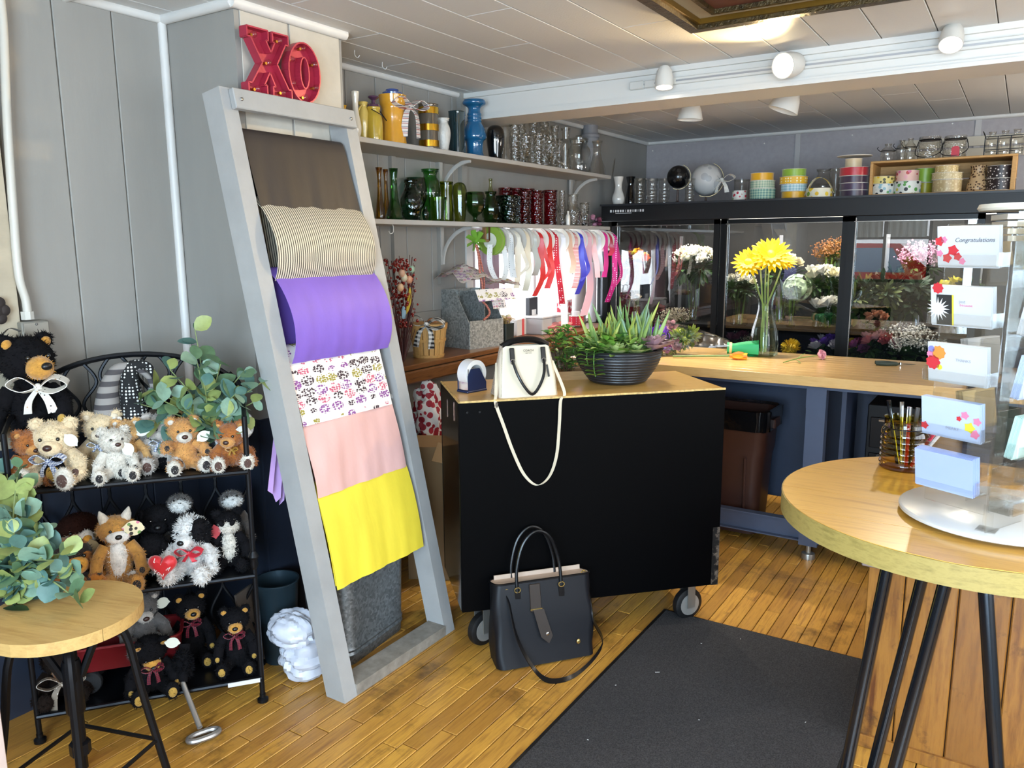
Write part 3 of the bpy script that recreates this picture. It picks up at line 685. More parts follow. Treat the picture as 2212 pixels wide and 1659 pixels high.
cream, white, tan, brown, black, grey = ('cream', 'd6bf9a'), ('white', 'cdc6ba'), ('tan', 'c08a4c'), ('brown', '9c5c26'), ('black', '100f12'), ('grey', 'b4aca4')
ging = plaid('blue_gingham', 'dfe2ea', '5c6a92', 150)
onT = lambda x, y: at(x, y, Z=ZT)
G1, G2, G3 = 'stuffed toys on the top shelf', 'stuffed toys on the middle shelf', 'stuffed toys on the bottom shelf'
t, h, s = plush('teddy_bear', 'big black bear with tan snout and spotted white bow, tallest of the toys', (60, 776, 112, .16, ZT), 1, black, ('tan_snout', 'c08a3a'), -.05, m_nose_bk, p_tan, ((-1, -.1), (1, .25)), head=(.05, 0, .75), group=G1, furlen=.012, headr=(.066, .062, .062), muzr=(.033, .04, .032))
bow(t, hp(s, .035, -.065, -.068), .085, spots('spotted_ribbon', 'e0dcd2', '2a2828', 90, .22, rnd=.7, spot2=['c89a70']), .9)
MB().ribbon(bez([hp(s, -.05, 0, .07), hp(s, -.03, -.01, .085), hp(s, -.01, 0, .075)], 4), (0, 1, 0), .02).build('hair_bow', mat('black_satin', '18181c', .35), t)
plush('teddy_bear', 'rust brown teddy bear at the left end of the top shelf', (60, 955, 64, .075, ZT), 1, brown, tan, .35, None, p_br, ((-1, -.3), (1, -.5)), head=(.25, 0, .25), group=G1)
t, h, s = plush('teddy_bear', 'large cream teddy bear with blue gingham bow at the shelf front', (122, 944, 90, .075, ZT), 1, cream, cream, -.25, None, p_br, ((-1, -.4), (1, -.1)), head=(.12, 0, .15), group=G1, feetc=white)
bow(t, hp(s, 0, -.07, -.064), .052, ging, .9); hangtag(h, hp(s, .068, -.05, .0), .02, None, (0, .9, .4))
t, h, s = plush('teddy_bear', 'small white teddy bear leaning back at the shelf front', (246, 950, 60, .055, ZT), 1, white, white, .1, None, p_bk, ((-1, -.5), (1, -.2)), head=(.0, .05, .25), group=G1, legsp=.055)
hangtag(h, hp(s, .06, -.06, -.04), .02, None, (0, 1.2, .3))
t, h, s = plush('teddy_bear', 'cream teddy bear with dark bow sitting behind the small white bear', (222, 922, 74, .15, ZT), 1, cream, ('cream_light', 'dccbb0'), -.1, None, p_br, head=(.1, 0, .1), group=G1); bow(t, hp(s, -.01, -.065, -.062), .03, ging, .6)
t, h, s = plush('teddy_bear', 'small tan teddy bear with white muzzle and oval tag, reclining', (272, 930, 54, .11, ZT), 1, ('tan_light', 'd0a468'), white, .3, None, p_bk, head=(.1, 0, -.35), group=G1, feetc=white); hangtag(h, hp(s, .065, -.06, .0), .02, None, (0, .2, -.2))
t, h, s = plush('teddy_bear', 'pale grey teddy bear with checked bow in the middle of the top shelf', (345, 921, 68, .14, ZT), 1, grey, grey, .1, None, p_br, head=(.2, 0, .2), group=G1); bow(t, hp(s, -.01, -.065, -.062), .03, ging, .8)
t, h, s = plush('teddy_bear', 'golden tan teddy bear with white muzzle holding up a paw', (394, 929, 64, .085, ZT), 1, tan, white, .25, None, p_bk, ((-1, .5), (1, .1)), head=(.1, 0, -.1), group=G1, feetc=white, legsp=.05); hangtag(h, hp(s, .08, -.05, -.03), .02, None, (0, -.6, -.2))
plush('teddy_bear', 'golden brown teddy bear half hidden behind the little red-hatted gnome', (430, 908, 60, .17, ZT), 1, tan, tan, .5, None, None, head=(.3, 0, .5), group=G1)
t, h, s = plush('teddy_bear', 'cinnamon brown teddy bear with white tag at the right shelf end', (497, 938, 64, .075, ZT), 1, brown, tan, .05, None, p_br, head=(.15, 0, -.3), group=G1, feetc=white); hangtag(h, hp(s, .055, -.055, .02), .022, mat('white_tag', 'd4d4d2', .5), (0, .2, 0)); bow(t, hp(s, 0, -.065, -.06), .02, mat('gold_ribbon', 'a07a34', .4), .8)
plush('teddy_bear', 'black bear with tan snout and plaid bow below the eucalyptus', (374, 884, 64, .2, ZT), 1, black, ('tan_snout', 'a87c34'), .1, m_nose_bk, None, group=G1, head=(.05, 0, .2))
bow(TOYS[-1], (.03, -.075, .1), .03, plaid('red_plaid', '8a2438', '2a1a20', 170), .7)
# gnomes
def gnome(label, P, h, r, m, hat, beard='9a9894', pom=None, heart=None):
    t = thing('gnome_doll', label, 'gnome doll', P, RKA, 'gnome dolls'); H = hat[0]
    MB().ell((0, 0, .055*h), (r, r*.9, .06*h), n=16, m=10, rough=.03).build('body', fur('gnome_grey', '7a7672'), t)
    b = MB().ell((0, -r*.55, .06*h), (r*.75, r*.4, .06*h), n=14, m=10, fur=500, fl=.02); b.build('beard', fur('beard_'+beard, beard), t)
    MB().ell((0, -r*.95, .115*h), r*.26, n=12, m=8).build('nose', mat('felt_nose', 'd8c0a8', .8), t)
    pts = bez(hat, 6); n = len(pts); b = MB().tube(pts, [r*1.05*max(.16, 1-1.02*(i/(n-1))**.72) for i in range(n)], 18); c = b.build('hat', m, t)
    if pom: MB().ell(hat[-1], pom, n=12, m=10, rough=.06, fur=400, fl=.008).build('pompom', fur('pom_grey', '8f9294'), c)
    if heart: MB().ell((heart[0]-.006, heart[1], heart[2]), (.009, .005, .009), n=10, m=8).ell((heart[0]+.006, heart[1], heart[2]), (.009, .005, .009), n=10, m=8).ell((heart[0], heart[1], heart[2]-.008), (.008, .005, .01), n=10, m=8).build('heart', mat('felt_white', 'dcd6cc', .8), c)
    return t
m_gs = stripes('grey_knit', [(0, '8f8a86'), (.55, '4a4648')], 28, 2, .9); m_bw = spots('bw_knit', '17181a', 'd8d8d4', 95, .33, .9, rnd=.1)
gnome('gnome with tall grey striped knit hat on the top shelf', rk(-.405, .17, ZT), 1.1, .052, m_gs, [(0, 0, .13), (.0, 0, .2), (.008, 0, .26), (.035, 0, .315), (.08, 0, .325), (.125, 0, .29), (.14, -.01, .24)], pom=.019, heart=(.03, -.052, .17))
gnome('gnome with tall black and white patterned knit hat', rk(-.325, .17, ZT), 1.1, .052, m_bw, [(0, 0, .12), (-.005, 0, .2), (-.01, 0, .27), (.0, 0, .325), (.045, 0, .325), (.065, 0, .28), (.068, 0, .25)], heart=(.05, -.045, .165))
gnome('tiny gnome with red and white knit hat', onT(461, 978), .55, .024, stripes('red_nordic', [(0, 'b02a44'), (.3, 'e4dcd8'), (.45, 'b02a44'), (.8, 'd8d0cc')], 36, 2, .8), [(0, 0, .07), (0, 0, .11), (0, 0, .16), (.002, 0, .185)], pom=.01, heart=(.008, -.024, .095), beard='6a6866')
jg = thing('ceramic_jug', 'glossy white ceramic jug behind the red-hatted gnome', 'jug', rk(-.07, .17, ZT), RKA)
MB().lathe([(.04, 0), (.058, .03), (.066, .08), (.055, .13), (.032, .16), (.03, .175), (.036, .19), (.032, .19), (.026, .172)], 24).build('body', mat('glazed_white', 'd8dadc', .12, coat=.6), jg)
MB().tube(bez([(.05, 0, .14), (.085, 0, .14), (.09, 0, .09), (.06, 0, .06)], 6), .007, 8).build('handle', mat('glazed_white', 'd8dadc'), jg)
# eucalyptus
m_eu = []
for i, c in enumerate(('5c7a58', '7a9884', '8e9a58', '4c7068')): m_eu.append(mat('eucalyptus_leaf_%s' % 'abcd'[i], c, .5, var=.2, vscale=30))
m_stem = mat('eucalyptus_stem', '7c8a58', .6)
def eucalyptus(t, stems, L, seed, mats=m_eu, w=.8):
    rr = random.Random(seed)
    for pts in stems:
        c = bez(pts, 6); MB().tube(c, [.0035*(1-.6*i/len(c)) for i in range(len(c))], 6).build('stem', m_stem, t)
        for i in range(2, len(c), 2):
            for sg in (-1, 1):
                d = (c[min(i+1, len(c)-1)]-c[i-1]).normalized(); sd = d.cross(Vector((rr.uniform(-1, 1), rr.uniform(-1, 1), rr.uniform(-.4, .8)))).normalized()
                dr = (sd*sg+d*.35+Vector((0, 0, rr.uniform(-.1, .35)))); k = L*rr.uniform(.7, 1.15)*(1-.35*i/len(c))
                up = Vector((.3, -.6, .8))+Vector((rr.uniform(-.7, .7), rr.uniform(-.7, .7), rr.uniform(-.5, .5)))
                MB().leaf(c[i], dr, up, k, k*w*rr.uniform(.85, 1.1), rr.uniform(.03, .14), rr.uniform(0, .2)).build('leaf', rr.choice(mats), t, ang=60)
eu = thing('eucalyptus_plant', 'artificial eucalyptus branches in a pot at the rack top right', 'plant', rk(-.11, .15, ZT), RKA)
MB().lathe([(.03, 0), (.045, .02), (.042, .09), (.046, .095), (.04, .095), (.028, .02)], 16).build('pot', mat('dark_pot', '2a2a2c', .6), eu)
b0 = (0, 0, .08); st = []
for e in ((-.15, -.06, .26), (-.17, -.08, .17), (-.1, -.05, .32), (-.02, -.02, .44), (.05, -.05, .33), (.12, -.03, .3), (.14, -.06, .2), (.06, -.1, .17), (-.06, -.1, .2), (0, -.09, .27), (-.15, -.05, .11), (.1, -.09, .12), (-.02, -.06, .35), (-.12, -.1, .23), (.09, -.1, .24), (.17, -.04, .26), (-.19, -.07, .22)):
    st.append([b0, (e[0]*.35, e[1]*.4, .08+(e[2]-.08)*.55), e])
eucalyptus(eu, st, .085, 5, w=.85)
# ---- middle shelf
onM = lambda x, y: at(x, y, Z=ZM)
def stripefur(n, a, c, sc):
    if n in _M: return _M[n]
    t = NT(n); v = t.coord('Object', (1, .4, 1.6)); f = t.noise(v, sc, 2); t.l(t.ramp(f, [(.47, lin(a)), (.53, lin(c))]), t.b.inputs['Base Color']); t.b.inputs['Roughness'].default_value = .95; t.b.inputs['Sheen Weight'].default_value = .4; _M[n] = t.m; return t.m
stripefur('plush_tiger', 'b06a1c', '1c120c', 26)
bw_dog = ('pup_black', '121114')
t, h, s = plush('plush_fox', 'tan plush fox with white bib, pointed ears and a picture tag', (250, 1140, 72, .06, ZM), 1, ('fox', 'b4803c'), ('fox_white', 'e4dfd8'), .1, m_nose_bk, p_bk, head=(.1, 0, .15), ears='point', earc=('fox_ear', 'cfc4b4'), belly=('fox_white', 'e4dfd8'), group=G2, facec=None, headr=(.072, .06, .056), muzr=(.045, .026, .026))
hangtag(h, hp(s, .068, -.065, .01), .028, spots('picture_tag', 'e0d2ac', '2e2620', 70, .4, rnd=.8, spot2=['d07a90', '6a8a4a']), (0, .2, .15))
t, h, s = plush('plush_tiger', 'orange striped plush tiger half hidden by eucalyptus leaves', (152, 1195, 92, .09, ZM), 1, ('tiger', 'x'), ('tiger_muzzle', 'd89a3a'), .2, m_nose_br, p_bk, head=(.15, 0, .2), group=G2, earc=('fox_white', 'e4dfd8'), muzr=(.04, .03, .03))
t, h, s = plush('plush_dog', 'dark brown plush dog with cream face behind the tiger', (172, 1140, 86, .17, ZM), 1, ('choc', '2c1610'), ('dogcream', 'd8c09a'), -.1, m_nose_bk, None, head=(.15, 0, .3), ears=None, group=G2, facec=('dogcream', 'd8c09a'), headr=(.07, .062, .055), muzr=(.034, .034, .024), headz=.185)
hangtag(t, hp(s, .06, -.09, -.04), .022, mat('kraft_tag', '9a8460', .7), (0, 1.4, .2))
t, h, s = plush('plush_dog', 'black and white plush puppy with lowered head beside the fox', (330, 1180, 66, .1, ZM), 1, bw_dog, ('pup_white', 'cfccc8'), -.1, m_nose_bk, p_bk, head=(.9, 0, -.2), ears='flop', group=G2, feetc=('pup_white', 'cfccc8'), headz=.135, muzr=(.036, .05, .034), belly=('pup_white', 'cfccc8'))
t, h, s = plush('plush_dog', 'black plush dog sitting at the back of the middle shelf', (345, 1120, 76, .19, ZM), 1, bw_dog, bw_dog, 0, m_nose_bk, None, ears='flop', group=G2, headz=.185)
t, h, s = plush('plush_dog', 'black and white plush puppy holding a red heart', (415, 1145, 76, .07, ZM), 1, ('pup_white', 'cfccc8'), ('pup_white', 'cfccc8'), -.3, m_nose_bk, None, ((1, -.2), (-1, .1)), head=(.15, 0, -.15), ears='flop', earc=bw_dog, group=G2, furlen=.013, headr=(.06, .056, .064), muzr=(.034, .036, .03))
MB().ell(hp(s, .04, -.03, .012), (.03*s, .045*s, .045*s), n=14, m=10, rough=.05, fur=300, fl=.012).build('eye_patch', fur(*bw_dog), h)
bow(t, hp(s, .01, -.075, -.066), .045, mat('coral_ribbon', 'd03040', .4), .6)
hpt = []
for i in range(28):
    a = 2*PI*i/28; hpt.append((.0028*16*math.sin(a)**3, .0028*(13*math.cos(a)-5*math.cos(2*a)-2*math.cos(3*a)-math.cos(4*a))))
hb = MB(); hc = Vector((-.045, -.135, .085))
for k, (sc_, dy) in enumerate(((.55, -.014), (.85, -.01), (1, 0), (.85, .01), (.55, .014))): pass
vs = []; fs = []
lay = ((.5, -.016), (.85, -.011), (1, 0), (.85, .011), (.5, .016))
for sc_, dy in lay: vs += [tuple(hc+Vector((x*sc_, dy, y*sc_))) for x, y in hpt]
for j in range(4):
    for i in range(28): k = (i+1) % 28; fs.append((j*28+i, j*28+k, (j+1)*28+k, (j+1)*28+i))
fs += [tuple(range(28)), tuple(range(112, 140))[::-1]]
hh = MB().add(vs, fs).build('heart_cushion', mat('red_satin', 'c81420', .45, sheen=.5), t, ang=80)
m_wt = mat('stitch_white', 'e8dcd8', .6)
for s_, dx, dz in (('I', -.018, .022), ('Woof', .003, .002), ('You', -.008, -.018)): text('lettering', s_, .021, m_wt, hh, (hc.x+dx, hc.y-.0155, hc.z+dz), (PI/2, math.radians(20), 0))
t, h, s = plush('plush_panda', 'plush panda at the right end of the middle shelf', (492, 1125, 58, .1, ZM), 1, black, None, -.05, m_nose_bk, None, head=(.05, 0, .2), group=G2, ears='round', earc=black, facec=white, belly=white, headr=(.062, .056, .054))
for sg in (-1, 1): MB().ell(hp(s, sg*.026, -.072, .012), (.013*s, .008, .017*s), R(0, sg*.4, 0), n=10, m=8).build('eye_patch', fur(*black), h)
hangtag(t, hp(s, -.06, -.06, -.03), .02, mat('red_tag', 'a03038', .6), (0, 1.5, .2))
for lb, pp, hz_ in (('grey plush sloth peeking over the back of the middle shelf', (388, 1086, 56, .19, ZM), 0), ('grey plush sloth at the back right, above the panda', (500, 1078, 54, .2, ZM), 0)):
    t, h, s = plush('plush_sloth', lb, pp, 1.0, ('sloth', '4a4440'), None, 0, m_nose_bk, None, head=(-.35, 0, .1), ears=None, group=G2, facec=('sloth_face', 'c9c8c4'), headr=(.06, .056, .05))
# ---- bottom shelf
onB = lambda x, y: at(x, y, Z=ZB); rp = plaid('red_plaid', '8a2438', '2a1a20', 170); snout = ('tan_snout', 'a87c34')
def bbear(lb, P, s, yaw, head, bw=True): 
    t, h, s = plush('teddy_bear', lb, P, s, black, snout, yaw, m_nose_bk, p_tan, group=G3, head=head, furn=.8)
    if bw: bow(t, hp(s, 0, -.07, -.062), .036, rp, 1.3)
    return t, h
bbear('black bear with plaid bow at the right end of the bottom shelf', (508, 1335, 60, .1, ZB), 1, -.1, (.1, 0, .1))
bbear('black bear with plaid bow at the back of the bottom shelf', (412, 1308, 62, .2, ZB), 1, 0, (.0, 0, .2))
t, h = bbear('black bear slumped forward at the front of the bottom shelf', (322, 1400, 72, .03, ZB), 1, .2, (.7, 0, .1)); hangtag(t, hp(1.0, .06, -.09, .0), .02, m_tag, (0, .3, 0))
t, h, s = plush('teddy_bear', 'dark brown bear with polka dot bow under the stool', (128, 1420, 74, .1, ZB), 1, ('darkbrown', '1c1410'), ('bear_tan', '8a5c34'), .2, m_nose_bk, None, group=G3, head=(.4, 0, .1))
bow(t, hp(s, 0, -.1, -.06), .07, spots('polka_ribbon', '8a7e70', 'e0d8cc', 75, .25), 1.2)
wg = thing('toy_wagon', 'red toy wagon on the bottom shelf with its handle on the floor', 'wagon', rk(-.40, .13, ZB), RKA)
b = MB(); loft(b, [(rrect(.3, .14, .03), .08), (rrect(.32, .16, .035), .155), (rrect(.33, .17, .04), .16), (rrect(.33, .17, .04), .167), (rrect(.31, .15, .035), .165), (rrect(.29, .13, .03), .09)]).build('tray', mat('wagon_red', '7a1c22', .35, .3), wg)
for x in (-.12, .12):
    for y in (-.055, .055): MB().lathe([(.01, -.01), (.036, -.01), (.04, -.005), (.04, .005), (.036, .01), (.01, .01)], 18, (x, y, .04), R(PI/2, 0, 0)).build('wheel', mat('wagon_tire', '1a1a1c', .6), wg)
iw = lambda P: (Matrix.Rotation(-RKA, 4, 'Z') @ (Vector(P)-rk(-.40, .13, ZB)))
h0, h1, h2 = iw(rk(-.23, .05, ZB+.13)), iw(at(392, 1468, Z=.13)), iw(at(432, 1572, Z=.035))
m_al = mat('handle_metal', 'a4a09c', .35, .7)
hd = MB().tube([h0, h1, h2], .0085, 10).build('handle', m_al, wg)
MB().tube([h0, h1+(h2-h1)*.05], [.018, .016], 12).ell(h0.lerp(h1, .6), (.026, .026, .05), n=14, m=10, rough=.05, fur=900, fl=.014).build('fur_sleeve', fur(*black), hd)
c0 = iw(at(440, 1588, Z=.014)); ux = (iw(at(474, 1577, Z=.014))-iw(at(408, 1601, Z=.014)))/2; uy = Vector((-ux.y, ux.x, 0))*.42
lp = [c0+ux*(math.copysign(abs(math.cos(a))**.7, math.cos(a)))+uy*math.sin(a) for a in [2*PI*i/24 for i in range(24)]]
MB().tube(lp, .009, 8, closed=True).build('grip_loop', m_al, hd)
t, h, s = plush('plush_sheep', 'grey plush toy lying inside the red wagon', rk(-.36, .15, ZB+.1), .75, ('darkgrey', '5a5654'), grey, .3, None, None, group=G3, head=(.3, 0, 0)); hangtag(h, hp(s, .08, -.03, .0), .022, m_tag, (0, .2, .3))
ps = thing('price_strip', 'white paper price strip on the front of the bottom shelf', 'price strip', rk(-.055, -.017, ZB-.004), RKA); MB().box((0, 0, 0), (.1, .003, .014)).build('card', mat('white_tag', 'e6e6e4'), ps)
# ---- stool with eucalyptus
sl = thing('stool', 'round wooden stool with black iron legs and screw post', 'stool', (-1.985, .975, 0), .3); SZ = .588
mw = wood('stool_wood', 'b08a50', 'c9a668', 5, (1, 9, 9), .45, bump=.1, dark=('7a5a34', 30, .66, .8))
for i, (y0, y1) in enumerate(((-.181, -.062), (-.06, .06), (.062, .181))):
    q = []
    N = 14
    for k in range(N+1): y = y0+(y1-y0)*k/N; q.append((math.sqrt(max(0, .182**2-y*y)), y))
    for k in range(N, -1, -1): y = y0+(y1-y0)*k/N; q.append((-math.sqrt(max(0, .182**2-y*y)), y))
    MB().prism(q, .032, lambda x, y, w: (x, y, SZ-.032+w)).build('seat_board', mw, sl, smooth=False)
MB().tube([(0, 0, .2), (0, 0, SZ-.032)], .017, 10).build('screw_post', m_iron, sl); MB().lathe([(.017, .18), (.026, .185), (.026, .215), (.017, .22)], 8).build('screw_nut', m_iron, sl); MB().lathe([(.02, .3), (.024, .31), (.024, .44), (.02, .45)], 12).build('screw_sleeve', m_iron, sl)
for i in range(4):
    a = PI/4+i*PI/2; c, s_ = math.cos(a), math.sin(a)
    MB().tube(bez([(c*.02, s_*.02, .4), (c*.08, s_*.08, .52), (c*.13, s_*.13, .49), (c*.16, s_*.16, .3), (c*.21, s_*.21, .012)], 5), .0105, 8).build('leg', m_iron, sl)
    c2, s2 = math.cos(a+PI/2), math.sin(a+PI/2)
    MB().tube([(c*.185, s_*.185, .16), (c2*.185, s2*.185, .16)], .006, 6).build('stretcher', m_iron, sl)
ev = thing('eucalyptus_garland', 'eucalyptus branches trailing over the round stool', 'plant', (-2.12, .94, SZ), 0)
o0 = Vector((-2.12, .94, SZ)); tip = lambda x, y, Z: at(x, y, Z=Z)-o0
st = []
for e in ((40, 1010, .9), (15, 1020, .86), (60, 1080, .82), (75, 1140, .78), (30, 1150, .8), (110, 1210, .72), (90, 1230, .68), (165, 1235, .66), (45, 1240, .68), (172, 1300, .608), (12, 1290, .62), (150, 1195, .72), (0, 1100, .8), (70, 1180, .74), (50, 1050, .85), (100, 1150, .76), (20, 1200, .72), (130, 1250, .65), (60, 1260, .64)):
    E_ = tip(*e); st.append([Vector((-.03, -.02, .015)), Vector((E_.x*.4-.02, E_.y*.4, .03+max(E_.z, .08)*.6)), E_])
eucalyptus(ev, st, .072, 11, w=.95)
MB().leaf(at(62, 1318, Z=SZ+.003)-o0, (-1, -.4, .05), (0, 0, 1), .075, .035, .1, .05).build('leaf', mat('fallen_leaf', '35482a', .5), ev)
pw = thing('painted_post', 'pale pink painted post at the bottom left picture edge', 'post', at(-8, 1659, Z=.25), 0.2)
MB().box((0, 0, .03), (.035, .035, .56), bev=.003).build('post', mat('pale_pink_paint', 'd8c4bc', .5), pw, smooth=False)
# ================================================================ WALL SHELVES AND VASES
SU, SLO, SFX = 1.947, 1.612, -2.38
m_shelf = mat('shelf_paint', 'b4b0aa', .5, var=.04)
for nm, z, lb in (('wall_shelf', SU, 'upper grey painted wall shelf crowded with vases'), ('wall_shelf', SLO, 'lower grey painted wall shelf of green and red glass')):
    t = thing(nm, lb, 'shelf', (WX, CY1, z), group='wall shelves')
    MB().box(((SFX-WX)/2+.005, 1.3, -.011), (SFX-WX-.01, 2.6, .022), bev=.002).build('board', m_shelf, t, smooth=False)
    for yy in (1.06, 2.5):
        arc = [(.02+.2*math.sin(a), yy, -.022-.2*(1-math.cos(a))*1.0) for a in [PI/2*i/10 for i in range(11)]]
        arc = [(.035+.19*(1-math.cos(a)), yy, -.215+.19*math.sin(a)) for a in [PI/2*i/10 for i in range(11)]]
        MB().tube(arc, .011, 8, flat=.6).box((.03, yy, -.12), (.012, .025, .2)).build('bracket', m_shelf, t)
PF = dict(
 cyl=[(.9, 0), (.95, .03), (.95, .96), (1, 1)],
 tumbler=[(.78, 0), (.82, .04), (1, 1)],
 bud=[(.9, 0), (1, .05), (.95, .15), (.5, .45), (.38, .7), (.4, .85), (.62, .97), (.7, 1)],
 belly=[(.55, 0), (.7, .05), (1, .4), (.92, .6), (.5, .82), (.45, .9), (.62, 1)],
 jar=[(.85, 0), (.98, .06), (1, .55), (.9, .75), (.68, .84), (.68, .92), (.75, .95), (.75, 1)],
 goblet=[(.6, 0), (.62, .03), (.2, .08), (.18, .2), (.7, .35), (1, .6), (.95, .8), (.8, 1)],
 ginger=[(.55, 0), (.6, .04), (.95, .45), (1, .6), (.85, .78), (.62, .86), (.62, .92), (.85, 1)],
 blue=[(.78, 0), (.82, .03), (.66, .1), (.7, .3), (.98, .33), (1, .42), (.8, .55), (.56, .62), (.62, .64), (.56, .67), (.62, .7), (.56, .73), (.62, .76), (.5, .8), (.5, .88), (.95, .92), (1, .96), (.9, 1)],
 dome=[(.62, 0), (.7, .05), (.95, .5), (1, .75), (.85, .92), (.45, 1), (0.001, 1)],
 hour=[(.9, 0), (1, .15), (.8, .4), (.55, .68), (.6, .8), (.85, 1)],
 white=[(.7, 0), (1, .18), (.95, .32), (.55, .55), (.5, .7), (.75, .95), (.78, 1)],
 crystal=[(.7, 0), (.8, .05), (1, .4), (.9, .55), (.6, .7), (.7, .98), (.75, 1)],
 milk=[(.85, 0), (1, .04), (1, .6), (.75, .74), (.42, .82), (.42, .95), (.52, .96), (.52, 1)])
def clear_profile(pf, w, h, wall=.0025):
    o = [(r*w/2, z*h) for r, z in pf]
    for _ in range(2):                      # round the profile
        q = [o[0]]
        for a, b in zip(o, o[1:]): q += [(a[0]*.75+b[0]*.25, a[1]*.75+b[1]*.25), (a[0]*.25+b[0]*.75, a[1]*.25+b[1]*.75)]
        o = q+[o[-1]]
    return o+[(max(.001, o[-1][0]-wall), o[-1][1]), (max(.001, o[-1][0]-wall), o[-1][1]-.012*min(1, h*8))]
def vase(name, label, x, top, base, w, pf, m, X=-2.49, z0=SU, cat='vase', group=None, solid=False, n=24, loc=None, Y=None, **kw):
    yp = (top+base)/2
    P = at(x, yp, X=X) if Y is None else at(x, yp, Y=Y)
    zt = (at(x, top, X=X) if Y is None else at(x, top, Y=Y)).z; h = zt-z0; wd = w*mpp(P)
    t = thing(name, label, cat, (P.x, P.y, z0), 0, group)
    b = MB(); b.cap = False
    pf_ = PF[pf] if isinstance(pf, str) else pf
    b.lathe(clear_profile(pf_, wd, h), n, **kw).build('body', m, t)
    return t, h, wd/2
def glz(n, c, r=.15): return mat('glaze_'+n, c, r, coat=.6, var=.06, vscale=15)
VU = 'vases on the upper wall shelf'
vase('pitcher', 'yellow jug at the left end of the upper shelf, behind the ladder', 742, 228, 290, 26, 'belly', glz('yellow', 'd8a432'), group=VU, cat='jug')
vase('bud_vase', 'slim cream bud vase with flared lip on the upper shelf', 768, 198, 292, 24, 'white', glz('cream', 'd8d0c0'), X=-2.43, group=VU)
t, h, r = vase('pitcher', 'pale yellow ceramic pitcher with loop handle', 785, 221, 292, 26, 'ginger', glz('paleyellow', 'e0c468'), X=-2.52, cat='jug', group=VU)
MB().tube(bez([(.015, -r*.8, h*.9), (.02, -r*1.9, h*.75), (.01, -r*1.7, h*.4), (0, -r*.9, h*.3)], 5), .004, 8).build('handle', glz('paleyellow', 'e0c468'), t)
t, h, r = vase('lidded_jar', 'mustard glazed jar with purple knob lid and wire bail', 808, 232, 294, 38, 'jar', glz('mustard', 'c8a83a'), cat='jar', group=VU)
l = MB().lathe([(r*.7, h), (r*.62, h+.012), (r*.25, h+.018), (r*.22, h+.03), (r*.62, h+.04), (r*.6, h+.046), (.001, h+.048)], 16).build('lid', glz('purple', '54354e'), t)
MB().tube(bez([(r*.3, -r*.7, h*.92), (r*1.3, -r*.2, h*.75), (r*1.35, r*.6, h*.62), (r*.3, r*.75, h*.9)], 6), .0018, 6).build('wire_bail', m_iron, t)
t, h, r = vase('lidded_jar', 'tall orange-yellow jar with blue lid and striped bow', 849, 207, 302, 60, [(.85, 0), (.95, .03), (.88, .2), (.78, .45), (.84, .62), (.8, .76), (.92, .82), (.98, .97), (1, 1)], glz('orange', 'd99a2e'), cat='jar', group=VU)
MB().lathe([(r*.7, h), (r*.72, h+.012), (r*.5, h+.018), (r*.45, h+.026), (.001, h+.027)], 20).build('lid', glz('lidblue', '3f4f86'), t)
m_cs = stripes('candy_stripe_ribbon', [(0, 'd9cfc6'), (.4, 'a04a44'), (.55, 'd9cfc6'), (.75, '34405e'), (.85, 'd9cfc6')], 70, 2)
MB().lathe([(r*.92, h*.84), (r*.94, h*.9)], 24).build('ribbon_band', m_cs, t)
bw_ = bow(t, (0, 0, 0), .06, m_cs, 1.5); bw_.scale = (1.7, 1.7, 1.5); bw_.location = (r*.95, r*.75, h*.78); bw_.rotation_euler = (0, 0, math.radians(75))
t, h, r = vase('banded_vase', 'dark glass cylinder vase with gold bands', 926, 226, 311, 44, 'cyl', mat('smoked_glass', '6a6054', .08, .3), group=VU)
for zz in (.16, .5, .86):
    MB().lathe([(r*.98, h*(zz-.07)), (r*1.02, h*(zz-.068)), (r*1.02, h*(zz+.068)), (r*.98, h*(zz+.07))], 28).build('gold_band', mat('gold_foil', 'd8a83a', .18, 1), t)
t, h, r = vase('pitcher', 'small white ceramic pitcher with relief flowers', 957, 256, 319, 34, 'ginger', mat('white_relief', 'd2cec6', .3, bump=.8, bscale=90), cat='jug', group=VU)
t, h, r = vase('floral_vase', 'white vase with blue scroll pattern behind the relief pitcher', 972, 255, 321, 24, 'ginger', spots('blue_scroll', 'd8d8d8', '222c46', 110, .4, .2, .8), X=-2.55, group=VU)
vase('square_vase', 'dark teal square glass vase', 987, 241, 324, 32, 'cyl', mat('teal_glass', '1c3034', .06, coat=1), group=VU, n=28, sq=.6)
vase('blue_vase', 'tall peacock blue glazed vase with ringed neck', 1025, 217, 332, 52, 'blue', glz('peacock', '165a86', .1), group=VU)
vase('black_vase', 'glossy black rounded vase beside the blue vase', 1070, 271, 335, 40, 'dome', mat('black_gloss', '0c0c0e', .05, coat=1), group=VU)
m_cl = glass('clear_glass', 'eae8e2', 1.5, .8); m_clb = glass('clear_pebble_glass', 'e6e4de', 1.8, .8, bumps=80)
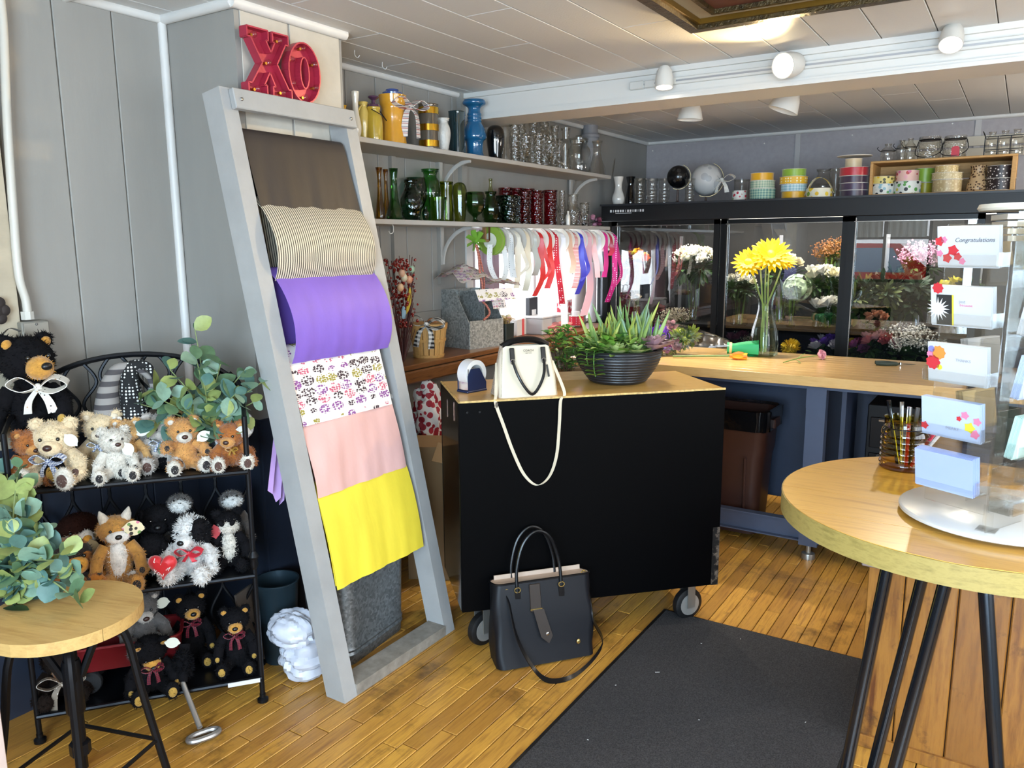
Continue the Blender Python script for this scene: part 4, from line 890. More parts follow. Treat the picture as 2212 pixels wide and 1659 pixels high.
GL = [(1092, 268, 338, 30, 'cyl', -2.55, 'clear straight glass vase next to the black vase'), (1112, 270, 341, 26, 'tumbler', -2.46, 'clear tapered glass vase, second after the black vase'),
 (1128, 258, 342, 28, 'belly', -2.6, 'clear bellied glass vase at the back of the upper shelf'), (1136, 288, 344, 24, 'goblet', -2.44, 'clear footed glass in the front row of the upper shelf'), (1152, 262, 346, 30, 'crystal', -2.56, 'clear cut crystal vase in the glass crowd'),
 (1163, 290, 348, 24, 'tumbler', -2.44, 'clear short tumbler vase in the glass crowd'), (1176, 262, 350, 30, 'jar', -2.58, 'clear glass jar standing at the back of the glass crowd'), (1188, 292, 352, 25, 'goblet', -2.44, 'clear stemmed goblet beside the short tumbler'),
 (1198, 272, 354, 26, 'crystal', -2.56, 'clear crystal vase with flared lip'), (1208, 300, 355, 22, 'bud', -2.45, 'clear glass bud vase before the big jars'), (1222, 277, 359, 26, 'hour', -2.5, 'tall clear hourglass vase left of the big lidded jar')]
for x, tp, bs, w, pf, X, lb in GL: vase('glass_vase', lb, x, tp, bs, w, pf, m_cl if pf in ('cyl', 'hour') else m_clb, X, cat='vase', group='clear glass on the upper shelf', n=20)
t, h, r = vase('glass_jar', 'large clear glass jar with lid on the upper shelf', 1250, 303, 364, 54, 'jar', m_cl, cat='jar', group='clear glass on the upper shelf'); MB().lathe([(r*.8, h), (r*.82, h+.01), (r*.3, h+.02), (r*.25, h+.028), (.001, h+.03)], 20).build('lid', m_cl, t)
vase('glass_carafe', 'clear glass carafe with wide base near the shelf end', 1290, 305, 371, 40, [(.9, 0), (1, .06), (.8, .3), (.45, .6), (.42, .9), (.6, 1)], m_cl, cat='carafe', group='clear glass on the upper shelf')
t, h, r = vase('canister', 'grey painted canister stack behind the glass jars', 1275, 270, 355, 40, [(1, 0), (1, .55), (.85, .56), (.85, .75), (1, .76), (1, .82), (.8, .83), (.8, 1)], mat('grey_canister', '8c8c90', .5), X=-2.6, cat='canister', group=VU)
P = at(1320, 345, X=-2.47); t = thing('glass_plate', 'round clear glass plate leaning at the upper shelf end', 'plate', (P.x, P.y, SU), 0, None, (0, .15))
MB().lathe([(.001, 0), (.05, .002), (.068, .008), (.07, .01), (.05, .006), (.001, .004)], 28, (0, 0, .07), R(0, PI/2, .5)).build('plate', m_cl, t)
# lower shelf
VL = 'coloured glass on the lower wall shelf'; gg = lambda n, c, b=0: glass('glass_'+n, c, 1.0, 1.1, .03, b)
G_ = [('bud_vase', 'amber glass bud vase at the left end of the lower shelf', 820, 362, 465, 22, 'bud', 'amber', 'b07a20', -2.44, 0), ('bud_vase', 'second amber bud vase beside the green twisted one', 834, 366, 466, 18, 'bud', 'amber', 'b07a20', -2.56, 0),
 ('bud_vase', 'slim green twisted bud vase with fluted neck', 851, 364, 468, 40, [(.9, 0), (1, .04), (.9, .12), (.5, .35), (.36, .6), (.36, .85), (.48, 1)], 'green', '3c8a3a', -2.45, 1),
 ('goblet_vase', 'dark green dimpled round glass vase', 888, 389, 472, 50, 'belly', 'darkgreen', '2a6a48', -2.45, 60), ('goblet_vase', 'dark green pedestal bowl behind the dimpled vase', 898, 384, 470, 52, 'goblet', 'darkgreen', '2a6a48', -2.58, 0),
 ('ginger_vase', 'bright green shouldered vase with wide lip', 930, 366, 472, 46, 'ginger', 'emerald', '4aa24a', -2.55, 0), ('tumbler', 'lime green glass tumbler at the shelf front', 946, 426, 477, 38, 'tumbler', 'lime', '7ab82a', -2.42, 0),
 ('small_vase', 'tiny dark green glass posy vase', 919, 446, 474, 16, 'belly', 'darkgreen', '2a6a48', -2.41, 0), ('tumbler', 'olive green glass beaker behind the lime tumbler', 964, 393, 475, 32, 'cyl', 'olive', '8c9a34', -2.53, 0),
 ('domed_vase', 'olive green fluted glass vase with rounded top', 993, 394, 477, 32, 'dome', 'olive', '8c9a34', -2.45, 1), ('compote', 'green ribbed glass compote with folded rim', 1026, 415, 480, 46, 'goblet', 'forest', '3f7a34', -2.45, 1),
 ('compote', 'second green ribbed compote with swirled sides', 1060, 414, 482, 42, 'belly', 'forest', '3f7a34', -2.46, 1), ('bottle', 'pale yellow-green glass bottle standing behind the compotes', 1060, 386, 478, 16, 'milk', 'pale', 'c8cc9a', -2.6, 0),
 ('square_vase', 'dark bottle-green square dimpled vase', 1098, 423, 484, 50, 'cyl', 'bottle', '1e4a30', -2.45, 60)]
for nm, lb, x, tp, bs, w, pf, gn, gc, X, bp in G_:
    kw = dict(ripple=.04, rn=10, twist=30 if nm == 'bud_vase' else 0) if bp == 1 else {}
    if nm == 'square_vase': kw = dict(sq=.5)
    vase(nm, lb, x, tp, bs, w, pf, gg(gn+('_dimpled' if bp > 1 else ''), gc, bp if bp > 1 else 0), X, SLO, 'vase' if 'vase' in nm else 'glass', VL, n=28, **kw)
for i, (x, tp, X, lb) in enumerate(((1092, 406, -2.58, 'back row red glass vase above the dark square vase'), (1116, 407, -2.58, 'back row red glass vase, second from the left'), (1140, 408, -2.58, 'back row red glass vase, third from the left'), (1133, 412, -2.45, 'front row red pebbled vase, leftmost'), (1159, 412, -2.45, 'front row red pebbled vase, middle one'), (1189, 411, -2.45, 'front row red pebbled vase, rightmost'))):
    vase('red_vase', lb, x, tp, 487, 31, [(.92, 0), (.95, .03), (.88, .5), (.95, .9), (1, 1)], gg('ruby', '9c1626', 75), X, SLO, group='red glass vases', n=22)
t, h, r = vase('figurine', 'small pink and orange ceramic flower figurine on the lower shelf', 1117, 465, 486, 11, 'belly', glz('peach', 'd09a80'), -2.41, SLO, 'figurine')
for k in range(5): a = 2*PI*k/5; MB().ell((.006, .007*math.cos(a), h*.8+.007*math.sin(a)), (.003, .005, .005), n=8, m=6).build('petal', mat('petal_orange', 'c85a2a', .5), t)
for x, tp, w, pf, X, lb in ((1214, 412, 14, 'cyl', -2.5, 'narrow clear crystal vase right of the red vases'), (1238, 420, 32, 'crystal', -2.45, 'clear cut crystal vase with pointed shoulders'), (1262, 438, 22, 'cyl', -2.48, 'short clear cylinder vase at the lower shelf end')):
    vase('crystal_vase', lb, x, tp, 489, w, pf, m_clb, X, SLO, group='clear crystal on the lower shelf', n=16)
vase('shaker', 'white porcelain shaker at the front of the lower shelf', 1227, 456, 490, 10, 'milk', glz('porcelain', 'dcd6cc'), -2.41, SLO, 'shaker')
for x, lb in ((1216, 'spiky dark green grass sprig behind the crystal vases'), (1262, 'spiky dark green grass sprig near the shelf end')):
    P = at(x, 440, X=-2.58); t = thing('grass_sprig', lb, 'plant', (P.x, P.y, SLO), 0, 'grass sprigs'); b = MB()
    for k in range(16): a = rng.uniform(0, 6.28); b.leaf((0, 0, .02), (.35*math.cos(a), .35*math.sin(a), 1), (1, 0, 0), rng.uniform(.1, .16), .005)
    b.build('blades', mat('dark_grass', '2c3c2a', .6), t); MB().lathe([(.015, 0), (.02, .03), (.016, .03)], 10).build('base', mat('dark_pot', '2a2a2c'), t)
P = at(1288, 470, X=-2.43); t = thing('artificial_flower', 'mauve artificial flower with dark leaves at the lower shelf end', 'flower', (P.x, P.y, SLO))
for k in range(9): a = rng.uniform(0, 6.28); MB().ell((.02*math.cos(a), .03*math.sin(a), .04+.03*rng.uniform(-1, 1)), (.016, .016, .014), n=8, m=6, rough=.15).build('petal', mat(('mauve_petal', 'plum_petal')[k % 2], ('b0788c', '6a2c44')[k % 2], .6), t)
b = MB()
for k in range(10): a = rng.uniform(0, 6.28); b.leaf((0, 0, .03), (math.cos(a), math.sin(a), rng.uniform(-.3, .6)), (0, 0, 1), .06, .025)
b.build('leaves', mat('dark_leaf', '2e4436', .5), t)
hk = thing('wire_hook', 'small white wire hook under the lower shelf', 'hook', at(846, 482, X=SFX-.02)); MB().tube(bez([(0, 0, .0), (0, .01, -.015), (0, .008, -.04), (0, -.012, -.046), (0, -.02, -.035)], 5), .0016, 6).build('wire', m_white, hk)
# ================================================================ WOODEN BENCH, RIBBON BAR
BZ, BFX = .95, -2.35
m_bench = wood('bench_wood', '4a2a14', '7a4c26', 6, (10, 1, 10), .35, .2)
bn = thing('work_bench', 'dark stained wooden bench along the left wall', 'bench', (WX, CY1, 0))
MB().box(((BFX-WX)/2, 1.32, BZ-.012), (BFX-WX, 2.64, .024), bev=.004).build('top', m_bench, bn, smooth=False)
MB().box((BFX-WX-.012, 1.32, BZ-.06), (.024, 2.64, .06), bev=.008).build('apron', m_bench, bn, smooth=False)
for yy in (.03, 1.3, 2.6): MB().box((BFX-WX-.04, yy, (BZ-.09)/2), (.05, .05, BZ-.09)).build('leg', m_bench, bn, smooth=False)
MB().box(((BFX-WX)/2-.02, 1.32, .42), (BFX-WX-.05, 2.5, .02)).build('under_shelf', mat('dark_shelf', '1c1712', .7), bn, smooth=False)
onW = lambda x, y, X=None: at(x, y, Z=BZ)
# peck basket
P = onW(925, 772)+Vector((-.02, .03, 0)); bk = thing('bushel_basket', 'round wooden slat basket with checked bow on the bench', 'basket', P)
m_bas = wood('basket_wood', 'b08044', 'cfa05e', 8, (6, 6, 1), .6)
bh, r0, r1 = .165, .072, .094
for i in range(18):
    a = 2*PI*i/18; w0, w1 = r0*.3, r1*.3; c, s_ = math.cos(a), math.sin(a)
    MB().hexa([(r0*c-w0*-s_/2, r0*s_-w0*c/2, 0), (r0*c+w0*-s_/2, r0*s_+w0*c/2, 0), ((r0-.003)*c+w0*-s_/2, (r0-.003)*s_+w0*c/2, 0), ((r0-.003)*c-w0*-s_/2, (r0-.003)*s_-w0*c/2, 0)],
              [(r1*c-w1*-s_/2, r1*s_-w1*c/2, bh), (r1*c+w1*-s_/2, r1*s_+w1*c/2, bh), ((r1-.003)*c+w1*-s_/2, (r1-.003)*s_+w1*c/2, bh), ((r1-.003)*c-w1*-s_/2, (r1-.003)*s_-w1*c/2, bh)]).build('slat', m_bas, bk, smooth=False)
for z in (.0, .078, .14):
    r = r0+(r1-r0)*z/bh; hgt = .028 if z > .1 else .014
    MB().lathe([(r, z), (r+.004, z), (r+.005+.002, z+hgt), (r+.002, z+hgt)], 28).build('hoop', m_bas, bk)
MB().lathe([(.001, .002), (r0-.002, .004)], 20).build('bottom', m_bas, bk)
b_ = bow(bk, (0, 0, 0), .075, plaid('buffalo_check', 'e6e2da', '161416', 60, axes=(1, 2)), 1.25); b_.scale = (1.25, 1.25, 1.25); b_.location = (.05, -.075, .17); b_.rotation_euler = (.1, .15, .6)
MB().lathe([(.02, 0), (.026, .0), (.026, .018), (.02, .018)], 16, (.0, .03, .165), R(PI/2, 0, .8)).build('wooden_ring', mat('ring_wood', '9a5a22', .5), bk)
# galvanised feeder with paper
P = onW(985, 752)+Vector((-.0, .06, 0)); fd = thing('galvanised_bin', 'galvanised scoop bin with sprigged paper on the bench', 'bin', (-2.5, P.y+.06, BZ), math.radians(78))
gm = galv('galvanised_light', 'b4b8b6')
for x_ in (-.12, .13): MB().prism([(-.13, 0), (-.13, .31), (-.02, .31), (.09, .14), (.09, 0)], .004, lambda x, y, w: (x_+w, -x, y)).build('side_panel', gm, fd, smooth=False)
MB().box((.007, -.09, .075), (.25, .005, .15)).box((.007, .128, .155), (.25, .005, .31)).box((.007, .02, .003), (.25, .22, .005)).build('front_panel', gm, fd, smooth=False)
MB().box((.005, .02, .19), (.004, .2, .22)).build('divider', gm, fd, smooth=False)
pp = thing('wrapping_paper', 'crumpled sprigged wrapping paper on top of the galvanised bin', 'wrapping paper', (-2.48, P.y+.05, BZ+.315), math.radians(78))
rr = np.random.default_rng(5); g = []
for i in range(15):
    row = []
    for j in range(12):
        x = -.2+.42*i/14; y = -.13+.24*j/11; row.append((x, y, .012+.11*math.exp(-((x+.1)**2+(y)**2)*45)+.03*math.exp(-((x-.1)**2+y*y)*50)+.012*math.sin(x*60+y*30)*math.sin(y*50)+.006*rr.normal()))
    g.append(row)
MB().sheet(g, .0012).build('sheet', floralm('floral_paper_small', 42, 'c8bcb4'), pp, ang=60)
MB().sheet([[(-.13+.27*i/8, -.135-.01*j, .004-.02*j) for j in range(4)] for i in range(9)], .0012).build('hanging_edge', m_flo, pp)
MB().sheet([[(.02+.1*i/4, -.08-.012*j, .0-.035*j) for j in range(4)] for i in range(5)], .0012).build('inner_sheet', floralm('floral_paper_small', 42), pp)
# berry and egg wreath spray
P = at(868, 650, X=-2.44); wr = thing('berry_spray', 'spray of red berries, pastel eggs and a yellow leaf by the ladder', 'floral spray', (P.x, P.y, BZ))
rr = random.Random(9)
top = at(862, 560, X=-2.44).z-BZ
b = MB()
for k in range(60):
    a = rr.uniform(0, 6.28); e = Vector((.055*math.cos(a), .075*math.sin(a), rr.uniform(.3, 1)*top*1.04)); b.tube(bez([(0, 0, .0), (e.x*.3, e.y*.6, e.z*.5), e], 4), .0016, 5)
b.build('twigs', mat('red_twig', '4a1c18', .6), wr)
b = MB()
for k in range(260): a = rr.uniform(0, 6.28); r_ = rr.uniform(0, .085); b.ell((r_*math.cos(a)*.8, r_*math.sin(a), rr.uniform(.35, 1)*top), rr.uniform(.004, .009), n=7, m=5)
b.build('berries', mat('red_berry', '7c1812', .2, coat=.6), wr)['kind'] = 'stuff'
for (x, y, c) in ((873, 600, 'd6c8a8'), (884, 604, 'd89a78'), (865, 621, 'e0b48a'), (889, 582, '9ab49a'), (868, 590, 'd0a284')):
    q = at(x, y, X=-2.40)-Vector((P.x, P.y, BZ)); MB().ell(q, (.0155, .0155, .02), R(.2, .3, 0), n=12, m=10).build('egg', mat('egg_'+c, c, .4), wr)
q = at(880, 655, X=-2.40)-Vector((P.x, P.y, BZ)); MB().leaf(q-Vector((0, .01, .05)), (.1, .25, 1), (1, 0, 0), .13, .03).build('leaf', mat('yellow_leaf', 'b89a2a', .5), wr)
MB().ell(at(872, 675, X=-2.40)-Vector((P.x, P.y, BZ)), (.012, .014, .03), n=8, m=6, rough=.2).build('blue_petals', mat('blue_petal', '8aa8b8', .6), wr)
# green ribbon bow with coral cords hanging from the shelf
P = at(1026, 520, X=-2.42); t = thing('ribbon_bow', 'lime green bow with coral cords hanging under the lower shelf', 'bow', (P.x, P.y, P.z), math.radians(60))
for k in range(7):
    a = 2*PI*k/7; c, s_ = math.cos(a), math.sin(a); MB().ribbon(bez([(0, 0, 0), (c*.03, -.012, s_*.03), (c*.055, -.01, s_*.055), (c*.03, .01, s_*.045), (0, 0, 0)], 5), (-s_*.6, .8, c*.6), .026).build('loop', mat('lime_ribbon', '78a83a', .45), t)
MB().tube([(0, 0, 0), (0, 0, SLO-.03-P.z)], .001, 5).build('hanging_thread', m_white, t)
m_cord = stripes('coral_cord', [(0, 'c87c64'), (.6, '8a3a34')], 120, 2, .6)
MB().tube(bez([(0, -.01, -.02), (.01, -.02, -.08), (.02, -.01, -.16), (.03, -.02, -.24), (.02, -.02, -.3), (.05, -.03, -.34), (.06, -.04, -.38), (.02, -.05, -.41)], 6), .006, 8).build('cord', m_cord, t)
MB().tube(bez([(.01, 0, -.02), (.03, 0, -.1), (.055, .01, -.2), (.05, .01, -.3)], 6), .005, 8).build('cord', m_cord, t)
# ribbon spool bar
dz = 1.518; DX = -2.44; y0, y1 = at(1058, 530, X=DX).y, at(1312, 530, X=DX).y
bar = thing('ribbon_bar', 'wooden dowel bar hung under the shelf for ribbon spools', 'ribbon holder', (DX, y0, dz))
MB().tube([(0, -.06, 0), (0, y1-y0+.04, 0)], .008, 10).build('dowel', mat('dowel_wood', '8a6a44', .5), bar)
for yy in (-.05, y1-y0+.03): MB().box((0, yy, (SLO-.024-dz)/2), (.02, .008, SLO-.024-dz)).build('hanger', mat('dowel_wood', '8a6a44'), bar)
sat = lambda n, c: mat('satin_'+n, c, .35, sheen=.4)
dotr = spots('satin_red_dots', 'c01830', 'f0e0e0', 70, .27)
RB = [('lime green', sat('lime', '8aa83a')), ('white dotted', spots('white_dot_ribbon', 'dcdcda', '4a4a50', 90, .16)), ('ivory', sat('ivory', 'd8d2c2')), ('cream', sat('cream', 'd6ccb4')), ('pale grey', sat('palegrey', 'c4c4bc')), ('scarlet', sat('scarlet', 'c81c20')), ('bright red', sat('red', 'd02420')), ('red dotted', dotr), ('white satin', sat('white', 'e4e4e8')), ('peach', sat('peach', 'dcb49c')), ('red striped', stripes('red_stripe_ribbon', [(0, 'e0d0cc'), (.5, 'b83028')], 130, 2)), ('royal blue', sat('blue', '3a3cc0')), ('pale pink', sat('palepink', 'e4b4bc')), ('blush', sat('blush', 'd8a8a4')), ('white', sat('pure', 'dcdce0')), ('hot pink', sat('hotpink', 'e0208c')), ('crimson', sat('crimson', 'b01838')), ('magenta dotted', spots('magenta_dots', 'd0187c', 'f0d8e4', 70, .27))]
NS = len(RB)
TL = {0: 0, 1: .2, 2: .26, 3: .28, 4: .2, 5: .32, 6: .28, 7: .38, 8: .52, 9: .2, 10: .3, 11: .34, 12: .48, 13: .24, 14: .2, 15: .24, 16: .1, 17: .42}
for i, (nm, m) in enumerate(RB):
    y = y0+.02+(y1-y0-.03)*i/(NS-1); r = .078-.006*(i % 3)
    t = thing('ribbon_spool', '%s ribbon spool on the bar under the lower shelf' % nm, 'ribbon spool', (DX, y, dz-.0), 0, 'ribbon spools on the bar')
    for s in (-1, 1): MB().lathe([(.012, 0), (r, 0), (r, .0015), (.012, .0015)], 26, (0, s*.015, 0), R(PI/2, 0, 0)).build('disc', mat('spool_card', 'd2cdc4', .6) if i else sat('lime', '8aa83a'), t)
    MB().lathe([(.012, -.014), (r*.9, -.014), (r*.9, .014), (.012, .014)], 26, (0, 0, 0), R(PI/2, 0, 0)).build('wound_ribbon', m, t)
    L = TL[i]
    if L:
        q = r*.92; pts = [(q*math.cos(a), 0, q*math.sin(a)) for a in (1.2, .8, .4, 0)]
        cv = rr.uniform(-.5, .5)*.06; pts += [(q+.004, cv*.2, -L*.3), (q+.012, cv, -L*.65), (q-.01+.03*math.sin(i), cv*1.6+.02*math.sin(i*2), -L)]
        w_ = .036 if i not in (8, 12) else .05; g = []
        for k, p in enumerate(bez(pts, 6)):
            u = min(1, k/20); sd = Vector((.85*u, .6, 0)).normalized(); tw = .5*math.sin(i*2+k*.12)*u; sd = Vector((sd.x*math.cos(tw)-sd.y*math.sin(tw), sd.x*math.sin(tw)+sd.y*math.cos(tw), 0))
            g.append([p-sd*w_/2, p, p+sd*w_/2])
        MB().sheet(g, .0008).build('ribbon_tail', m, t, ang=70)
        if i % 3 == 2 and L > .2:
            g = [[q_-Vector((.6, .6, 0)).normalized()*.012, q_, q_+Vector((.6, .6, 0)).normalized()*.012] for q_ in bez([(q, .012, .0), (q+.02, .03, -L*.3), (q+.03, .05, -L*.55), (q+.0, -.0, -L*.75)], 6)]
            MB().sheet(g, .0008).build('ribbon_tail', m, t, ang=70)
P = at(1068, 520, X=DX+.07); t = thing('spool_label', 'round white paper label on a brown ribbon at the end of the bar', 'label', (DX+.01, y0-.012, dz), 0)
MB().lathe([(.001, 0), (.042, 0), (.042, .0015), (.001, .0015)], 26, (0, 0, 0), R(PI/2, 0, 0)).build('disc', mat('label_white', 'd8dccb', .6), t)
MB().ribbon([(0, -.006, .095), (0, -.007, .05), (0, -.006, .0)], (1, 0, 0), .01).build('brown_ribbon', mat('brown_ribbon', '5a3420', .5), t)
# loose white dotted ribbon ring
t = thing('ribbon_loop', 'long loop of white dotted ribbon hanging beside the spools', 'ribbon', (DX+.05, y0-.02, dz-.06), 0)
MB().ribbon(bez([(0, -.05, .04), (.01, -.07, -.06), (.02, -.03, -.14), (.02, .04, -.15), (.01, .09, -.08), (0, .08, .03)], 6), (.8, .6, 0), .028).build('band', RB[1][1], t)
# things on the sill and bench below the ribbons
t = thing('ribbon_spool', 'red polka dot ribbon spool with white rim standing on the bench', 'ribbon spool', at(1243, 690, X=-2.5)-Vector((0, 0, .035)), 0)
MB().lathe([(.055, 0), (.055, .06), (.05, .06)], 24).build('wound_ribbon', dotr, t); MB().lathe([(.058, .06), (.058, .064), (.02, .064)], 24).lathe([(.03, .064), (.03, .09), (.025, .09)], 16).build('rim', m_white, t)
t = thing('dark_container', 'dark green square container with dried moss beside the bin', 'container', (-2.46, at(1085, 700, X=-2.46).y, BZ), .1)
loft(MB(), [(rrect(.1, .1, .01), 0), (rrect(.105, .105, .01), .11), (rrect(.095, .095, .01), .11), (rrect(.09, .09, .01), .01)]).build('body', mat('dark_green_metal', '1e2622', .5), t)
b = MB()
for k in range(90): a = rr.uniform(0, 6.28); r_ = rr.uniform(0, .045); b.tube(bez([(r_*math.cos(a), r_*math.sin(a), .1), (1.3*r_*math.cos(a), 1.3*r_*math.sin(a), .14), (1.7*r_*math.cos(a+.5), 1.7*r_*math.sin(a+.5), .13)], 3), .0022, 4)
b.build('moss', mat('dried_moss', 'a88a58', .9), t)
for k in range(6): MB().ell((.03*math.cos(k), .03*math.sin(k)+.02, .13+.012*(k % 2)), (.018, .018, .015), n=8, m=6, rough=.1).build('dried_bloom', mat(('dried_pink', 'dried_cream')[k % 2], ('c89a98', 'd2c4a0')[k % 2], .8), t)
t = thing('storage_box', 'pale grey storage box on the bench under the window', 'box', (-2.53, at(1175, 700, X=-2.53).y, BZ), 0)
MB().box((0, 0, .05), (.18, .34, .1), bev=.006).build('body', mat('pale_grey_box', 'a4a09e', .5), t, smooth=False); MB().box((0, 0, .105), (.19, .35, .012), bev=.003).build('lid', mat('pale_grey_lid', 'b8b4b2', .5), t, smooth=False)
t = thing('flower_wrap', 'coral twisted paper wrap lying on the bench', 'wrapping paper', (-2.43, at(1205, 735, X=-2.43).y, BZ), 1.3); crumple(MB(), (0, 0, .03), (.12, .04, .035), 3, amp=.4).build('sheet', mat('coral_wrap', 'c87a74', .5), t, ang=25)
for nm, c, x, zz, w, h, lb in (('paper_roll', '22262e', 1306, BZ, .03, .5, 'dark navy roll of wrap standing by the cooler'), ('paper_roll', '77736e', 1252, BZ, .045, .38, 'grey roll of wrap standing in front of the window'), ('paper_roll', 'b8b8bc', 1278, BZ, .035, .42, 'pale grey roll of wrap beside the navy roll')):
    P = at(x, 620, X=-2.57); t = thing(nm, lb, 'paper roll', (P.x, P.y, zz), 0, 'paper rolls'); MB().lathe([(w*.5, 0), (w, 0), (w, h), (w*.5, h), (w*.45, .05)], 20).build('roll', mat('roll_'+c, c, .5), t)
t = thing('marker', 'black marker with red barrel standing by the window', 'marker', at(1256, 700, X=-2.47)-Vector((0, 0, .06)), 0, None, (.0, .04)); MB().tube([(0, 0, 0), (0, 0, .1)], .009, 10).build('barrel', sat('red', 'd02420'), t); MB().tube([(0, 0, .1), (0, 0, .16)], .0095, 10).build('cap', mat('black_gloss', '0c0c0e'), t)
for nm, c, x, lb, d in (('gift_box', 'c8c4c0', 1120, 'white gift box with red ribbon on the bench in front of the window', (.07, .16, .1)), ('dark_binder', '1c1e24', 1150, 'black binder standing on the window sill', (.03, .12, .22))):
    P = at(x, 650, X=-2.58); t = thing(nm, lb, 'box' if 'gift' in nm else 'binder', (-2.585, P.y, BZ), .1); MB().box((0, 0, d[2]/2), d, bev=.003).build('body', mat('thing_'+nm, c, .5), t, smooth=False)
    if 'gift' in nm: MB().box((0, 0, d[2]/2), (d[0]+.003, .03, d[2]+.003)).build('ribbon', sat('red', 'd02420'), t, smooth=False)
    else: MB().box((.0155, .0, .12), (.002, .06, .05)).build('spine_label', mat('white_tag', 'e6e6e4'), t, smooth=False)
cu_ = thing('sheer_curtain', 'mauve sheer curtain at the left side of the small window', 'curtain', (WX+.035, WY0+.02, SLO-.03))
MB().sheet([[(.012*math.sin(i*1.6), .02+.2*i/14, -.62*k/5) for k in range(6)] for i in range(15)], .001).build('panel', mat('mauve_sheer', 'a08a98', .6), cu_, ang=70)
P = at(1215, 640, X=-2.6); t = thing('cloth_bag', 'red and white printed gift bag standing on the bench by the window', 'gift bag', (-2.585, P.y, BZ), .15)
MB().box((0, 0, .09), (.06, .14, .18), bev=.004).build('body', spots('red_white_print', 'd8d4d0', 'b02838', 22, .5, .5, .6), t, smooth=False)
for s in (-1, 1): MB().tube(bez([(s*.022, -.035, .175), (s*.022, -.03, .23), (s*.022, .03, .23), (s*.022, .035, .175)], 5), .0025, 6).build('handle', mat('white_tag', 'e6e6e4'), t)
# under the bench: red and white paper rolls, cardboard
for k, (x, y, lb) in enumerate(((925, 900, 'red and white swirl paper under the bench by the cart'), (905, 1200, 'red patterned paper lying on the floor behind the ladder'))):
    P = at(x, y, X=-2.38); t = thing('wrapping_paper', lb, 'wrapping paper', (P.x, P.y, 0), 0)
    z0_ = P.z-.14 if k == 0 else 0
    crumple(MB(), (0, 0, z0_+.14), (.06, .08, .16), 20+k, flat=False, amp=.34).build('sheet', spots('red_swirl', 'ddd6d0', '9c1c2c', 30, .5, .6, .9), t, ang=30)
    if k == 0: MB().lathe([(.03, 0), (.05, .01), (.05, z0_), (.04, z0_)], 14).build('stand_tube', mat('cardboard', '8a6c48', .8), t)
t = thing('cardboard_box', 'brown cardboard box between the ladder and the black cart', 'box', (-2.2, 2.75, 0), .5); MB().box((0, 0, .31), (.2, .22, .62)).build('body', mat('cardboard', '8a6c48', .8), t, smooth=False); MB().box((.09, -.15, .6), (.1, .12, .004), R(.5, .2, 0)).build('flap', mat('cardboard', '8a6c48'), t, smooth=False)
# ================================================================ BLACK CART AND WHAT STANDS ON IT
CF = Vector((-1.633, 2.198, 0)); CA = math.atan2(.74, .718); CW, CD, CZT = 1.031, .44, .955
cu, cnv = Vector((math.cos(CA), math.sin(CA), 0)), Vector((-math.sin(CA), math.cos(CA), 0))
def ck(x, y, z=CZT): return CF+cu*x+cnv*y+Vector((0, 0, z))
def atp(x, y, p, n):
    d = ray(x, y); t = (Vector(p)-_o).dot(n)/d.dot(n); return _o+d*t
def cloc(P, z0=0): q = P-CF; return Vector((q.dot(cu), q.dot(cnv), q.z-z0))
m_ck = mat('black_lacquer', '010102', .5, spec=.07); m_ckm = mat('black_matte', '08080a', .5, spec=.3)
m_mape = wood('maple_top', 'c09548', 'd8ae62', 5, (1.2, 10, 10), .3, .35, bump=.03)
cart = thing('rolling_cart', 'black rolling work island with pale wood top', 'cart', CF, CA)
MB().box((CW/2, .01, .555), (CW, .02, .79), bev=.002).build('front_panel', m_ck, cart, smooth=False)
for x in (.01, CW-.01): MB().box((x, CD/2, .555), (.02, CD-.04, .79)).build('side_panel', mat('black_polish', '070708', .14, coat=.3), cart, smooth=False)
MB().box((CW/2, CD-.01, .555), (CW, .02, .79)).box((CW/2, CD/2, .175), (CW-.04, CD-.04, .02)).build('back_panel', m_ckm, cart, smooth=False)
MB().box((CW/2, CD/2, .955-.006), (CW-.012, CD-.012, .012), bev=.002).build('top', m_mape, cart, smooth=False)
b = MB().box((CW/2, .003, .952), (CW, .006, .007)).box((.003, CD/2, .952), (.006, CD, .007)).build('edge_trim', mat('worn_wood_edge', 'c8a868', .5, var=.5, vscale=60), cart, smooth=False)
wn = wood('worn_corner', '0c0b0b', '9a9088', 14, (14, 1, 3), .5)
MB().box((CW-.016, -.0006, .28), (.03, .0012, .24)).build('scuffed_corner', wood('scuff', '0b0a0a', '0e0d0d', 16, (10, 1, 4), .5, dark=('6a5c50', 40, .5, .62)), cart, smooth=False)
for x in (.03, .075): MB().lathe([(.001, 0), (.005, 0), (.004, .003), (.001, .003)], 10, (x, -.001, .915), R(PI/2, 0, 0)).build('screw', m_ckm, cart)
for yy in (.1, .26): MB().box((-.001, yy, .9-.02*(yy > .2)), (.002, .006, .07), bev=.001).build('chrome_peg', mat('chrome', 'c8c8c8', .1, 1), cart, smooth=False)
